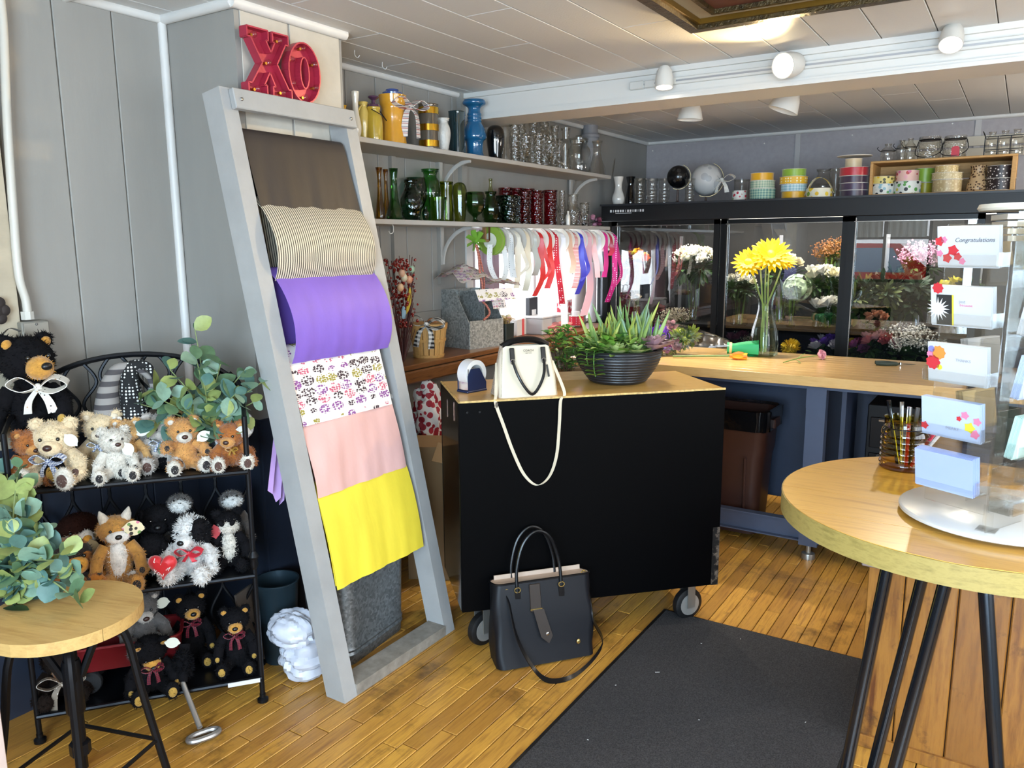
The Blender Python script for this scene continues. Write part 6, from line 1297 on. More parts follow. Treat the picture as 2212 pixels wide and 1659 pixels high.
for i in range(3):
    a, c = fx[i], fx[i+1]; off = 0 if i != 1 else .03
    d = MB().box((a+.022, .01+off, .92), (.044, .025, 1.48)).box((c-.018, .01+off, .92), (.036, .025, 1.48)).box(((a+c)/2, .01+off, 1.635), (c-a, .025, .03)).box(((a+c)/2, .01+off, .19), (c-a, .025, .05)).build('sliding_door', m_co, co, smooth=False)
    MB().box((a+.046, -.004+off, .92), (.006, .006, 1.44)).box(((a+c)/2, -.004+off, 1.619), (c-a-.07, .006, .004)).build('metal_edge', mat('satin_metal', 'a8a49e', .25, .9), d, smooth=False)
    MB().box(((a+c)/2, .012+off, .92), (c-a-.08, .004, 1.42)).build('pane', m_dg, d, smooth=False)
MB().box((LX-.1, -.002, .9), (.2, .02, 1.5)).build('end_panel', mat('cooler_panel', '3a3838', .4, .3), co, smooth=False)
for z in (.94, .5):
    s_ = MB().box((LX/2, .42, z), (LX-.1, .55, .015)).build('shelf', mat('cooler_shelf', '101012', .4), co, smooth=False)
for x in (.3, 1.05, 1.75, 2.3): MB().box((x, .755, .9), (.025, .012, 1.3)).build('shelf_standard', mat('standard_grey', '8a8a8c', .4, .6), co, smooth=False)
MB().tube([(.2, .1, 1.66), (LX-.2, .1, 1.66)], .013, 10).build('added_tube', mat('cooler_lamp', (1, .95, .86), emit=3.0), co)  # glowing tube added inside the top to brighten the flowers
l_ = area('added_cooler_fill', (XL+LX/2, FYC+.14, 1.64), (math.radians(25), 0, 0), LX-.5, .05, 26, (1, .95, .88)); l_.parent = None  # added fill light for the cooler interior
def bouquet(label, x, y, Yd, R_, kinds, n, zs=.948, vs='glass', seed=1, hz=None, r=.04, name='flower_arrangement', spread=1.0, stems=True, fol=4, folm=None):
    """arrangement whose flower head is seen at pixel (x, y), standing on shelf height zs at depth Yd"""
    C = at(x, y, Y=Yd); t = thing(name, label, 'flowers', (C.x, Yd, zs), 0, 'flowers in the cooler'); H = C.z-zs; rr = random.Random(seed)
    vh = max(.06, min(.22, H*.55)); vr = min(.06, R_*.6)
    if vs == 'glass': b = MB(); b.cap = False; b.lathe([(vr*.8, 0), (vr, .01), (vr*.7, vh*.6), (vr, vh)], 16).build('vase', m_cl, t)
    elif vs == 'bucket': MB().lathe([(vr*.8, 0), (vr*1.1, vh), (vr*1.15, vh), (vr, vh*.95), (vr*.7, .02)], 16).build('bucket', mat('dark_bucket', '1c1e20', .5), t)
    if stems:
        b = MB()
        for i in range(7): a = rr.uniform(0, 6.28); b.tube([(.3*vr*math.cos(a), .3*vr*math.sin(a), .01), (R_*.4*math.cos(a), R_*.4*math.sin(a), max(H-R_*.4, .03))], .0025, 4)
        b.build('stems', m_stg, t)
    for i in range(fol): bloom(t, 'foliage', (R_*.5*math.cos(i*1.9), R_*.5*math.sin(i*1.9), H-R_*.5), R_*.8, folm or (m_lfd if i % 2 else m_lf), (rr.uniform(-.6, .6), rr.uniform(-.6, .6), i))
    for i in range(n):
        u = (i+.5)/n; ph = i*2.4; q = math.sqrt(u); k, m = kinds[i % len(kinds)]
        d = Vector((R_*q*math.cos(ph), R_*q*math.sin(ph)*.8-.02, R_*.75*math.sqrt(max(0, 1-u*.9))-R_*.3))*spread
        bloom(t, k, (d.x, d.y, H+d.z), r*rr.uniform(.85, 1.15), m, (.7-d.z*2+rr.uniform(-.2, .2), d.x*5, ph))
    return t
wh, iv_, cr_ = pm('white', 'e0dcd0'), pm('ivory', 'd6ceb0'), pm('cream', 'dccfa8')
t = bouquet('orange and yellow bouquet in vase with striped bow behind the left door', 1375, 560, 5.4, .085, [('rose', pm('gold', 'd8a020')), ('rose', pm('orange', 'd0642a')), ('rose', pm('lemon', 'd8c840')), ('rose', pm('rust', '7a2a1c'))], 14, r=.036, seed=2)
bw_ = bow(t, (0, 0, 0), .075, stripes('burlap_stripe', [(0, 'a08a6a'), (.6, '2a2420')], 90, 0), .9); bw_.location = (0, -.07, .16)
MB().box((.03, -.09, .02), (.03, .002, .09)).build('gift_card', mat('paper_tag', 'd9dccf'), t, smooth=False)
bouquet('white and cream bouquet in the middle of the left door', 1500, 560, 5.5, .14, [('rose', iv_), ('filler', wh), ('rose', wh), ('mum', iv_)], 20, r=.042, seed=3)
bouquet('low arrangement of pale dried blossoms on the left cooler shelf', 1460, 690, 5.35, .08, [('filler', pm('dried', 'a8a088'))], 5, r=.06, seed=4, vs=None, stems=False, fol=1)
bouquet('white freesia bunch at the left edge of the centre door', 1600, 610, 5.35, .1, [('rose', wh), ('rose', iv_), ('filler', wh)], 15, r=.028, seed=5)
bouquet('cream roses at the back of the centre door', 1690, 575, 5.6, .12, [('rose', cr_), ('rose', iv_)], 12, r=.045, seed=6)
bouquet('pale green hydrangea head behind the centre door', 1712, 625, 5.38, .05, [('hydrangea', pm('palegreen', 'b4c4a0'))], 1, r=.085, seed=7, fol=3)
bouquet('white rose bunch at the right of the centre door', 1780, 600, 5.45, .1, [('rose', wh), ('rose', iv_)], 9, r=.05, seed=8)
bouquet('white roses with green tie low in the centre door', 1790, 665, 5.36, .075, [('rose', wh)], 5, r=.055, seed=9, vs=None)
bouquet('rusty brown sedum stems at the upper right of the centre door', 1795, 545, 5.55, .08, [('filler', pm('sedum', '7a4a20'))], 5, r=.06, seed=10, fol=2)
bouquet('yellow chrysanthemum seen low behind the glass vase', 1702, 754, 5.3, .03, [('mum', pm('yellow', 'd8b820'))], 1, .508, None, 11, r=.06, fol=1)
bouquet('purple and white lisianthus low in the centre door', 1785, 750, 5.35, .1, [('rose', pm('purple', '5c3a9a')), ('rose', pm('greyish', 'a8a4ac'))], 8, .508, 'bucket', 12, r=.042)
bouquet('plum lilies low at the left of the centre door', 1600, 735, 5.4, .07, [('rose', pm('plumdark', '5a2438')), ('filler', pm('dried', 'a8a088'))], 6, .508, 'bucket', 13, r=.04)
bouquet('bushy green foliage bunch behind the right door', 1880, 645, 5.45, .15, [('foliage', m_lfd), ('foliage', mat('leaf_olive', '5a6434', .5))], 8, seed=14, r=.1)
bouquet('tall dark green foliage at the centre of the right door', 1945, 630, 5.5, .15, [('foliage', m_lfd)], 9, seed=15, r=.1)
bouquet('mauve pink statice behind the right door', 1990, 560, 5.55, .1, [('filler', pm('statice', 'b88aa0'))], 6, seed=16, r=.07)
bouquet('greens with yellow lilies at the right of the right door', 2080, 640, 5.4, .14, [('foliage', m_lf), ('rose', pm('lemon', 'd8c840')), ('foliage', m_lfd)], 9, seed=17, r=.055)
bouquet('orange alstroemeria low on the right cooler shelf', 1895, 690, 5.3, .07, [('rose', pm('salmon', 'b07a5c'))], 8, seed=18, vs=None, r=.03, fol=2)
bouquet('pink garden roses at the bottom of the right door', 1895, 740, 5.32, .09, [('rose', pm('blushpink', 'd8a0a4')), ('rose', pm('coral', 'c06a6c'))], 9, .508, 'bucket', 19, r=.045)
bouquet("baby's breath cloud at the bottom of the right door", 1965, 745, 5.35, .13, [('filler', wh)], 10, .508, 'bucket', 20, r=.08, fol=3)
bouquet('burgundy and yellow blooms at the bottom left of the right door', 1850, 752, 5.32, .07, [('rose', pm('burgundy', '6a1c3c')), ('mum', pm('yellow', 'd8b820')), ('rose', pm('mauveb', '8a4a74'))], 6, .508, 'bucket', 21, r=.045)
# ================================================================ ON TOP OF THE COOLER
TZ = CTZ+.004; YT = 5.3
def ct_at(x, y, Y=YT): return at(x, y, Y=Y)
vase('white_vase', 'white bud vase at the left end of the cooler top', 1336, 382, 438, 28, 'white', glz('milk', 'd8d4cc'), z0=TZ, Y=5.24)
vase('black_vase', 'dark hourglass vase behind the white bud vase', 1362, 382, 438, 24, 'hour', mat('black_gloss', '0c0c0e'), z0=TZ, Y=5.4)
for i, (x, w, lb) in enumerate(((1382, 26, 'clear bubble tumbler, leftmost on the cooler'), (1408, 28, 'clear bubble tumbler, second on the cooler'), (1435, 28, 'clear bubble tumbler, third on the cooler, beside the dark globe'), (1490, 24, 'clear glass tumbler between the two globes'))):
    vase('glass_tumbler', lb, x, 386, 437, w, [(.8, 0), (.9, .1), (.78, .22), (.9, .34), (.78, .46), (.92, .6), (.8, .72), (1, 1)], m_cl, z0=TZ, Y=5.26 if i != 2 else 5.36, cat='tumbler', group='clear tumblers on the cooler')
def globe(label, x, y, rpx, m, Y):
    C = ct_at(x, y, Y); r = rpx*mpp(C); t = thing('globe', label, 'globe', (C.x, Y, TZ), .4); H = C.z-TZ
    rm = R(.0, .4, 0); b = MB().ell((0, 0, H), r, rm, n=28, m=18).build('sphere', m, t)
    MB().tube([Vector((0, 0, H))+rm @ Vector((r*1.1*math.sin(a), 0, r*1.1*math.cos(a))) for a in [PI*k/16 for k in range(17)]], .003, 6).build('meridian', mat('globe_metal', '8a7a5c', .3, .8), t)
    MB().lathe([(.001, 0), (.05, 0), (.052, .006), (.02, .014), (.007, .02), (.006, max(H-r*1.1, .022)), (.001, max(H-r*1.1, .022))], 20).build('stand', mat('globe_wood', '3c2216', .4), t)
    return t, r, H
globe('small black globe on a dark stand on the cooler', 1465, 382, 24, spots('black_map', '0f0f11', '2c2a28', 24, .35, .2, 1), 5.32)
t, r, H = globe('white map globe with spotted bow on the cooler', 1526, 388, 33, spots('white_map', 'c4c4c2', 'a8aaac', 16, .4, .4, 1), 5.36)
b_ = bow(t, (0, 0, 0), .09, spots('spotted_ribbon', 'e0dcd2', '2a2828'), .9); b_.location = (r*.95, -r*.7, H-.01); b_.rotation_euler = (0, 0, -.4)
pt = lambda n, base, cs, sc=45, sz=.38: spots('floral_'+n, base, cs[0], sc, sz, .5, .9, spot2=cs[1:])
RIB = {}
def rolls(x, items, Y=5.27, labelpos='', grp='ribbon rolls on the cooler'):
    """items: bottom to top (ytop, ybottom, width px, material, label, rim)"""
    z = TZ
    for k, (y0, y1, w, m, lb) in enumerate(items):
        C = ct_at(x, (y0+y1)/2, Y); h = (y1-y0)*mpp(C)*1.0; r = w*mpp(C)/2
        t = thing('ribbon_roll', lb, 'ribbon roll', (C.x+.004*math.sin(k*3), Y, z), k*.7, grp)
        MB().lathe([(.012, .001), (r*.95, .001), (r*.95, h-.002), (.012, h-.002)], 28).build('wound_ribbon', m, t)
        MB().lathe([(.012, 0), (r, 0), (r, .0015), (.012, .0015)], 28).lathe([(.012, h-.0025), (r, h-.0025), (r, h-.001), (.012, h-.001)], 28).build('spool_disc', mat('spool_card', 'd2cdc4'), t)
        z += h
rolls(1597, [(408, 431, 32, pt('red', 'dcd8d0', ['b02a3a', '5a8a4a', 'c03a4a']), 'small white roll with red tulips near the white globe')])
rolls(1647, [(405, 430, 56, plaid('mint_plaid', 'b8ccb0', '5a8a84', 60), 'wide mint plaid roll at the bottom of the first stack'), (388, 405, 54, plaid('sage_plaid', 'ccd2b8', '8aa890', 70), 'sage plaid roll in the middle of the first stack'), (372, 388, 50, sat('sunny', 'e0a81c'), 'plain yellow roll on top of the first stack')])
rolls(1715, [(411, 428, 54, sat('sunny', 'e0a81c'), 'plain yellow roll at the bottom of the second stack'), (396, 411, 56, plaid('sky_plaid', 'cfe0e4', '8ab8c4', 60), 'pale blue plaid roll in the second stack'), (380, 396, 60, spots('yellow_dots', 'e0b02a', 'f0e8c8', 60, .3), 'yellow polka dot roll in the second stack'), (364, 380, 52, sat('apple', '8ab03a'), 'apple green roll on top of the second stack')])
P = ct_at(1770, 410, 5.24); t = thing('ribbon_roll', 'yellow lemon print ribbon roll with loose loop', 'ribbon roll', (P.x, 5.24, TZ), 0, 'ribbon rolls on the cooler'); mlm = pt('lemon', 'ded8c0', ['d8b020', '7a9a3a', 'e0c030'], 30, .42); r = 28*mpp(P)
MB().lathe([(.012, 0), (r, 0), (r*.95, .06), (.012, .06)], 26).build('wound_ribbon', mlm, t); MB().ribbon(bez([(-r, -.01, .02), (-r*.5, -.02, .1), (0, 0, .125), (r*.6, .0, .1), (r*1.1, .0, .03)], 5), (0, 1, 0), .05).build('loose_loop', mlm, t)
for x, w, tp, lb in ((1602, 34, 388, 'clear square glass candle holder behind the tulip roll'), (1778, 50, 366, 'round clear fishbowl vase behind the lemon print roll'), (1805, 28, 364, 'clear cylinder vase beside the purple stack')):
    vase('glass_vase', lb, x, tp, 430, w, 'belly' if w == 50 else 'cyl', m_cl, z0=TZ, Y=5.5, group='clear glass on the cooler')
rolls(1845, [(406, 421, 60, sat('eggplant', '3c2c40'), 'dark plum roll at the bottom of the third stack'), (391, 406, 61, sat('eggplant2', '46344c'), 'plum roll second from the bottom of the third stack'), (376, 391, 60, sat('eggplant', '3c2c40'), 'dark plum roll under the red roll'), (358, 376, 62, sat('brick', 'b02430'), 'brick red roll near the top of the third stack'), (339, 358, 36, sat('ecru', 'd0bc98'), 'ecru ribbon roll with wide disc on top of the third stack')])
P = ct_at(1848, 338); t = thing('spool_cover', 'wide white cardboard disc on the ecru roll', 'disc', (P.x, 5.27, P.z-.003)); MB().lathe([(.008, 0), (.1, 0), (.1, .003), (.008, .003)], 30).build('disc', mat('spool_card', 'd2cdc4'), t)
# wooden crate
x0, x1 = ct_at(1884, 380).x, ct_at(2196, 370).x; cr = thing('wooden_crate', 'open wooden crate on its side on the cooler holding ribbon rolls', 'crate', (x0, 5.21, TZ)); cw = x1-x0; zt_ = at(2040, 340, Y=5.21).z-TZ
m_crt = wood('crate_wood', '9a7440', 'b98f56', 7, (1.2, 10, 10), .6, bump=.1)
ch = zt_; cdp = .3
for nm, c, d in (('bottom_board', (cw/2, cdp/2, .006), (cw, cdp, .012)), ('top_board', (cw/2, cdp/2, ch-.006), (cw, cdp, .012)), ('end_board', (.008, cdp/2, ch/2), (.016, cdp, ch-.024)), ('end_board', (cw-.012, cdp/2, ch/2), (.024, cdp, ch-.024)), ('back_board', (cw/2, cdp-.005, ch*.27), (cw-.02, .01, ch*.42)), ('back_board', (cw/2, cdp-.005, ch*.73), (cw-.02, .01, ch*.42))): MB().box(c, d, bev=.002).build(nm, m_crt, cr, smooth=False)
TZs = TZ; TZ = TZs+.0125
rolls(1907, [(396, 418, 50, pt('wild', 'd2d4cc', ['24282a', '5a9a5a', '8ab0bc'], 40), 'white roll with black and green leaves at the crate left'), (380, 396, 50, pt('sunfl', 'd8c878', ['d8b020', '4a4a2a'], 45), 'yellow flower print roll on the leafy roll in the crate')], 5.3, grp='ribbon rolls in the crate')
rolls(1960, [(390, 416, 56, pt('wildb', 'd6d8d0', ['1e2224', '6aa4b4', 'c8b83a', '5a9a4a'], 34), 'white roll with blue and yellow flowers in the crate'), (367, 390, 48, pt('pinkf', 'dcb4a8', ['c86a8c', 'e0a8b0', 'b03a3a'], 34), 'pink roll with rings and butterfly in the crate')], 5.3, grp='ribbon rolls in the crate')
rolls(1998, [(390, 414, 34, sat('moss', 'a09a20'), 'olive gold foil roll at the crate centre'), (360, 390, 42, sat('apple', '8ab03a'), 'green roll at the back of the crate')], 5.4, grp='ribbon rolls in the crate')
rolls(2046, [(385, 411, 60, spots('burlap_glitter', 'b09a70', 'c8b88e', 70, .4, .4, 1), 'wide burlap glitter roll at the bottom of the crate'), (370, 385, 62, spots('gold_lace', 'b8a880', 'd8cca8', 90, .35, .4, 1), 'cream and gold lace roll in the crate'), (355, 370, 48, spots('gold_lace2', 'b8a06a', 'e0d4b0', 110, .35, .4, 1), 'narrow gold glitter roll on top in the crate')], 5.28, grp='ribbon rolls in the crate')
vase('scroll_vase', 'cream vase with brown scrollwork in the crate', 2112, 358, 410, 44, [(.9, 0), (1, .1), (.75, .5), (.55, .8), (.7, 1)], spots('brown_scroll', 'b89a72', '4a3020', 70, .38, .4, .9), z0=TZ, Y=5.3)
rolls(2162, [(383, 408, 58, spots('brown_dots', '2a1e1e', 'cfc6c0', 70, .26, .4, .8), 'dark brown roll with pale dots in the crate'), (356, 383, 54, spots('brown_dots2', '241a1c', 'd8d0cc', 60, .28, .4, .9), 'dark sequined roll on top at the crate right')], 5.28, grp='ribbon rolls in the crate')
TZ = TZs; CT = TZ+ch
VC = 'glass on the crate'
for x, tp, w, lb in ((1918, 311, 30, 'squat clear milk bottle in wire at the crate left'), (1948, 303, 24, 'clear milk bottle, second on the crate'), (1966, 299, 24, 'clear milk bottle, third on the crate')):
    t, h, r = vase('glass_bottle', lb, x, tp, 350, w, 'milk', m_cl, z0=CT, Y=5.3, cat='bottle', group=VC)
    MB().tube([(r*1.05*math.cos(a), r*1.05*math.sin(a), h*.6) for a in [2*PI*k/16 for k in range(16)]], .002, 5, closed=True).tube(bez([(-r, 0, h*.6), (-r*1.4, -.01, h*.75), (-r*1.3, 0, h*.85)], 4), .002, 5).build('wire', m_iron, t)
for x, tp, lb, tagc in ((2008, 296, 'pebbled glass jar with wire handle on the crate', 0), (2063, 294, 'pebbled glass jar with red tag on the crate', 1)):
    t, h, r = vase('glass_jar', lb, x, tp, 344, 48, [(.88, 0), (1, .08), (1, .7), (.85, .82), (.85, .86), (.92, .87), (.92, 1)], m_clb, z0=CT, Y=5.3, cat='jar', group=VC)
    MB().lathe([(r*.9, h*.84), (r*.93, h*.86), (r*.9, h*.88)], 24).build('neck_wire', m_iron, t)
    MB().tube(bez([(-r*.9, -.005, h*.82), (-r*1.0, -r*.9, h*.2), (r*.2, -r*1.1, h*.0+.01), (r*1.05, -r*.7, h*.35), (r*.92, -.005, h*.82)], 6), .0022, 6).build('wire_handle', m_iron, t)
    if tagc: MB().prism([(-.02, 0), (.02, 0), (.02, .045), (.012, .055), (-.012, .055), (-.02, .045)], .002, lambda x, y, w: (x+.008, -r*1.08-w, y+.005)).build('tag', mat('brick_tag', 'b03444', .6), t, smooth=False)
for x, tp, lb in ((2143, 285, 'clear bottle in wire caddy, leftmost of three at the crate right'), (2170, 282, 'clear bottle in wire caddy, middle of three'), (2196, 279, 'clear bottle in wire caddy, at the right picture edge')):
    vase('glass_bottle', lb, x, tp, 334, 30, 'milk', m_cl, z0=CT, Y=5.3, cat='bottle', group=VC)
a_, b_ = ct_at(2128, 315), ct_at(2212, 308); t = thing('wire_caddy', 'black wire caddy around three bottles on the crate', 'caddy', (a_.x, 5.3, CT)); ww = b_.x-a_.x; 
for z in (.03, .1): MB().tube([(0, -.06, z), (ww, -.06, z), (ww, .06, z), (0, .06, z)], .0022, 6, closed=True).build('wire', m_iron, t)
MB().tube(bez([(0, -.05, .1), (-.012, -.05, .13), (-.01, .05, .13), (0, .05, .1)], 4), .0022, 6).build('handle', m_iron, t)
for x in (0, ww/3, 2*ww/3): MB().tube([(x, -.06, 0), (x, -.06, .1)], .0022, 6).build('upright', m_iron, t)
t = thing('back_ledge', 'pale wood ledge board on the back wall behind the crate', 'ledge', (at(2110, 320, Y=BY-.03).x, BY-.03, at(2110, 330, Y=BY-.03).z)); MB().box((0, 0, 0), (.9, .02, .06)).box((0, 0, .075), (.9, .02, .06)).build('board', mat('pale_board', 'c4bcac', .6), t, smooth=False)
# ================================================================ ROUND TABLE WITH CARD SPINNER
TC = Vector((-.046, 1.713, 0)); TR, TBZ = .344, 1.0
rt = thing('bar_table', 'round bar table with golden wood top and black angled legs', 'table', TC)
m_tt = wood('table_top_wood', 'b4822e', 'd2a048', 4, (1, 9, 9), .3, .35, bump=.05)
for i in range(5):
    y0, y1 = -TR+2*TR*i/5+.0006, -TR+2*TR*(i+1)/5-.0006; q = []; N = 12
    for k in range(N+1): y = y0+(y1-y0)*k/N; q.append((math.sqrt(max(0, TR*TR-y*y)), y))
    for k in range(N, -1, -1): y = y0+(y1-y0)*k/N; q.append((-math.sqrt(max(0, TR*TR-y*y)), y))
    MB().prism(q, .0395, lambda x, y, w: (x, y, TBZ-.0395+w)).build('top_board', m_tt, rt, smooth=False)
b = MB(); b.cap = False; b.lathe([(TR-.002, TBZ-.04), (TR+.0025, TBZ-.04), (TR+.0025, TBZ-.001), (TR-.002, TBZ-.001)], 72).build('edge_band', wood('edge_bark', '7a6a34', '9a8648', 8, (3, 3, 10), .6), rt)
MB().lathe([(.001, TBZ-.044), (TR-.03, TBZ-.044), (TR-.03, TBZ-.04), (.001, TBZ-.04)], 60).build('underplate', m_iron, rt)
m_leg = mat('blue_black_metal', '10161e', .22, .5, coat=.5)
for (x0, y0), (x1, y1) in (((1930, 1215), (1820, 1700)), ((2022, 1240), (1878, 1690)), ((2060, 1248), (1925, 1690)), ((2118, 1258), (2155, 1690))):
    dep = {1930: 1.66, 2022: 1.87, 2060: 1.62, 2118: 1.55}[x0]
    A = at(x0, y0, Y=dep)-TC; A.z = TBZ-.042
    # the legs splay outward as they go down, reaching the floor in front of and beside the table
    B_ = at(x1, y1, Y=dep-.05); s = (A.z)/(A.z-(B_-TC).z); E_ = A+((B_-TC)-A)*s
    MB().tube([A, E_], .0125, 12).build('leg', m_leg, rt)
# yellow glass jar with pens
P = at(1952, 1018, Z=TBZ); jr = thing('glass_jar', 'ribbed yellow glass jar holding pens on the round table', 'jar', (P.x-.005, P.y+.03, TBZ)); r = 50*mpp(P)
pf = [(r*.9, 0), (r*.98, .004)]
for k in range(6): z = .008+.013*k; pf += [(r*.92, z), (r*1.0, z+.005), (r*.99, z+.009)]
pf += [(r*.93, .09), (r*.86, .096), (r*.88, .112), (r*.9, .116)]
b = MB(); b.cap = False; b.lathe(pf, 36).build('jar', glass('yellow_glass', 'b08c0a', 1.0, 1.2, .03), jr)
MB().tube([(r*.88*math.cos(a), r*.88*math.sin(a), .094) for a in [2*PI*k/24 for k in range(24)]], .0012, 6, closed=True).tube(bez([(-r*.6, -r*.65, .094), (-r*.75, -r*.8, .1), (-r*.85, -r*.7, .088), (-r*.7, -r*.72, .094), (-r*.8, -r*.8, .08)], 4), .0012, 5).build('wire', m_iron, jr)
for i, (dx, dy, tx, ty, L, m) in enumerate(((-.012, .0, -.2, .05, .145, mat('black_gloss', '0c0c0e')), (-.004, .006, -.08, .1, .14, m_ch), (.006, -.002, -.02, .05, .132, sat('crimson', 'b01838')), (.012, .006, .05, .1, .13, mat('pen_grey', '3a3838', .3)), (.016, -.004, .5, .0, .14, sat('crimson', 'b01838')), (.018, .0, .62, .05, .14, mat('pen_white', 'c8c8c8', .3)))):
    t = thing('pen', ('black pen in the yellow jar, leftmost', 'silver pen in the yellow jar', 'red clear-capped pen in the yellow jar', 'grey pen in the yellow jar', 'red pen leaning right in the yellow jar', 'white pen leaning right in the yellow jar')[i], 'pen', (jr.location.x+dx, jr.location.y+dy, TBZ+.007), 0, 'pens in the jar')
    d = Vector((tx, ty, 1)).normalized(); MB().tube([d*0, d*L*.72], .0042, 8).build('barrel', m, t); MB().tube([d*L*.72, d*L], .0047, 8).build('cap', m if i != 2 else m_ch, t)
# acrylic spinner
SC = Vector((.0, 1.637, TBZ)); sp = thing('card_spinner', 'clear acrylic rotating card rack on a white round base', 'card rack', SC)
m_ac = glass('acrylic', 'fafaf8', 1.0, .3, .01); m_wb = mat('white_base', 'c4c2be', .3)
MB().lathe([(.001, .006), (.158, .006), (.163, .009), (.163, .014), (.159, .017), (.001, .017)], 64).lathe([(.001, 0), (.12, 0), (.12, .006), (.001, .006)], 40).build('base', m_wb, sp)
MB().box((0, 0, .285), (.03, .03, .53)).build('post', m_ac, sp, smooth=False)
MB().lathe([(.001, .551), (.075, .551), (.078, .555), (.075, .562), (.001, .562)], 36).build('top_plate', mat('cream_plastic', 'd6ccba', .35), sp)
for k in range(4): MB().box((0, 0, .54-.012*k), (.09-.003*k, .09-.003*k, .009), R(0, 0, .3)).build('stack_ring', mat('cream_plastic', 'd6ccba'), sp, smooth=False)
m_card = mat('card_white', 'c4c4c6', .5); m_env = mat('envelope_blue', '98a6d2', .5); m_mint = mat('card_mint', 'aecac4', .5); m_kraft = mat('card_tan', 'c4aa78', .6); m_cardb = mat('card_paleblue', 'aebad4', .5)
CWD, CH = .106, .07
ZP = [at(2100, y, Y=1.6).z-TBZ for y in (570, 697, 822, 940, 1052)]
SA = math.radians(-27); SXO = -.05; SXS = (-.05, -.088, -.05, -.05)
PR = .056
def pocket(par, rm, off, z, w=CWD+.006, d=.034):
    f = lambda x, y, zz: rm @ Vector((x, -off-y, zz+z))
    b = MB()
    def bx(c, s): 
        vs = MB().box(c, s); b.add([tuple(rm @ Vector((v[0]+SXO, -off-v[1], v[2]+z))) for v in vs.v], [fc[::-1] for fc in vs.f])
    bx((0, 0, .03), (w, .002, .075)); bx((0, d/2, -.004), (w, d, .002)); bx((0, d+.004, .006), (w, .002, .02))
    bx((-w/2, d/2, .008), (.002, d, .024)); bx((w/2, d/2, .008), (.002, d, .024))
    return b.build('pocket', m_ac, par, smooth=False)
COLS = []
for ci in range(4):
    ang = SA+ci*PI/2; rm = R(0, 0, ang); SXO = SXS[ci]
    MB().add([tuple(rm @ Vector(v)) for v in MB().box((SXO, -PR, .275), (CWD+.006, .0025, .51)).v], MB().box((0, 0, 0), (1, 1, 1)).f).build('side_panel', m_ac, sp, smooth=False)
    for k, z in enumerate(ZP): pocket(sp, rm, PR+.002, z)
    COLS.append((ang, rm))
def cards(label, ci, k, m, n=8, w=CWD, h=CH, art=None, cat='greeting cards', lean=.16, off0=PR+.004, name='card_stack'):
    ang, rm = COLS[ci]; P = SC+rm @ Vector((SXS[ci], -off0, ZP[k]-.002)); t = thing(name, label, cat, P, ang, 'card stacks in the spinner')
    for i in range(n): MB().box((.0008*math.sin(i*5), -.0012*i-.012, h/2+.0012*math.sin(i*3)), (w, .0009, h), R(lean*.0, 0, 0)).build('card', m, t, smooth=False)
    t.rotation_euler = (lean, 0, ang); yf = -.0012*(n-1)-.0131
    if art: art(t, yf)
    return t
ink = mat('ink_grey', '55555c', .6); inkl = mat('ink_light', '9a9aa4', .6)
def disc(t, x, z, y, r, m, n=12, jag=0):
    x, z, r = x*1.33, z*1.33, r*1.33
    MB().prism([((r*(1 if (i % 2 == 0 or not jag) else jag))*math.cos(2*PI*i/n), (r*(1 if (i % 2 == 0 or not jag) else jag))*math.sin(2*PI*i/n)) for i in range(n)], .0003, lambda a, b_, w: (x+a, y-w-.0002, z+b_)).build('printed_flower', m, t, smooth=False)
redm, orm, ylm, pkm, whm, blm = (mat('ink_'+n, c, .6) for n, c in (('red', 'c02c34'), ('orange', 'e0863a'), ('yellow', 'd8c83a'), ('pink', 'd87898'), ('paper', 'eeeeee'), ('violet', '7a7ac8')))
def a_congrats(t, y):
    text('lettering', 'Congratulations', .0105, ink, t, (.013, y-.0004, .047), (PI/2, 0, 0), .0001, .3)
    for x, z, r in ((-.036, .034, .007), (-.03, .036, .005), (-.018, .022, .008), (-.026, .012, .007), (-.012, .014, .006), (-.006, .008, .005), (-.036, .018, .005)): disc(t, x, z, y, r, redm if r > .0055 else pkm, 10, .7)
def a_just(t, y):
    MB().box((-.029, y-.0002, .028), (.028, .0003, .054)).build('printed_panel', mat('ink_black', '262626', .6), t, smooth=False); MB().box((-.0135, y-.0002, .028), (.003, .0003, .054)).build('printed_stripe', ylm, t, smooth=False)
    disc(t, -.03, .05, y-.0004, .008, redm, 16, .8); disc(t, -.03, .022, y-.0004, .016, whm, 32, .45); text('lettering', 'just', .008, inkl, t, (.003, y-.0004, .044), (PI/2, 0, 0), .0001); text('lettering', 'because', .007, pkm, t, (.01, y-.0004, .038), (PI/2, 0, 0), .0001)
def a_thanks(t, y):
    for x, z, r, m in ((-.024, .04, .01, orm), (-.032, .026, .0105, redm), (-.034, .044, .005, blm), (-.036, .037, .005, pkm), (-.023, .02, .004, ylm)): disc(t, x, z, y, r, m, 18, .85)
    text('lettering', 'THANKS', .007, inkl, t, (.012, y-.0004, .043), (PI/2, 0, 0), .0001)
def a_merry(t, y):
    for x, z, r, m in ((.02, .036, .006, pkm), (.026, .02, .008, ylm), (.036, .03, .006, pkm), (.033, .012, .007, pkm), (-.036, .012, .006, redm), (.012, .03, .004, redm)): disc(t, x, z, y, r, m, 10, .7)
    text('lettering', 'MERRY', .008, inkl, t, (.004, y-.0004, .019), (PI/2, 0, 0), .0001)
cards('white Congratulations cards with red petals, top pocket of the spinner', 0, 0, m_card, 10, art=a_congrats)
cards('just because cards with red and white daisies in the second pocket', 0, 1, m_card, 12, art=a_just)
cards('white thanks cards with orange and red flowers in the third pocket', 0, 2, m_card, 9, art=a_thanks)
cards('pale blue scallop-edged merry cards in the fourth pocket', 0, 3, m_cardb, 12, art=a_merry)
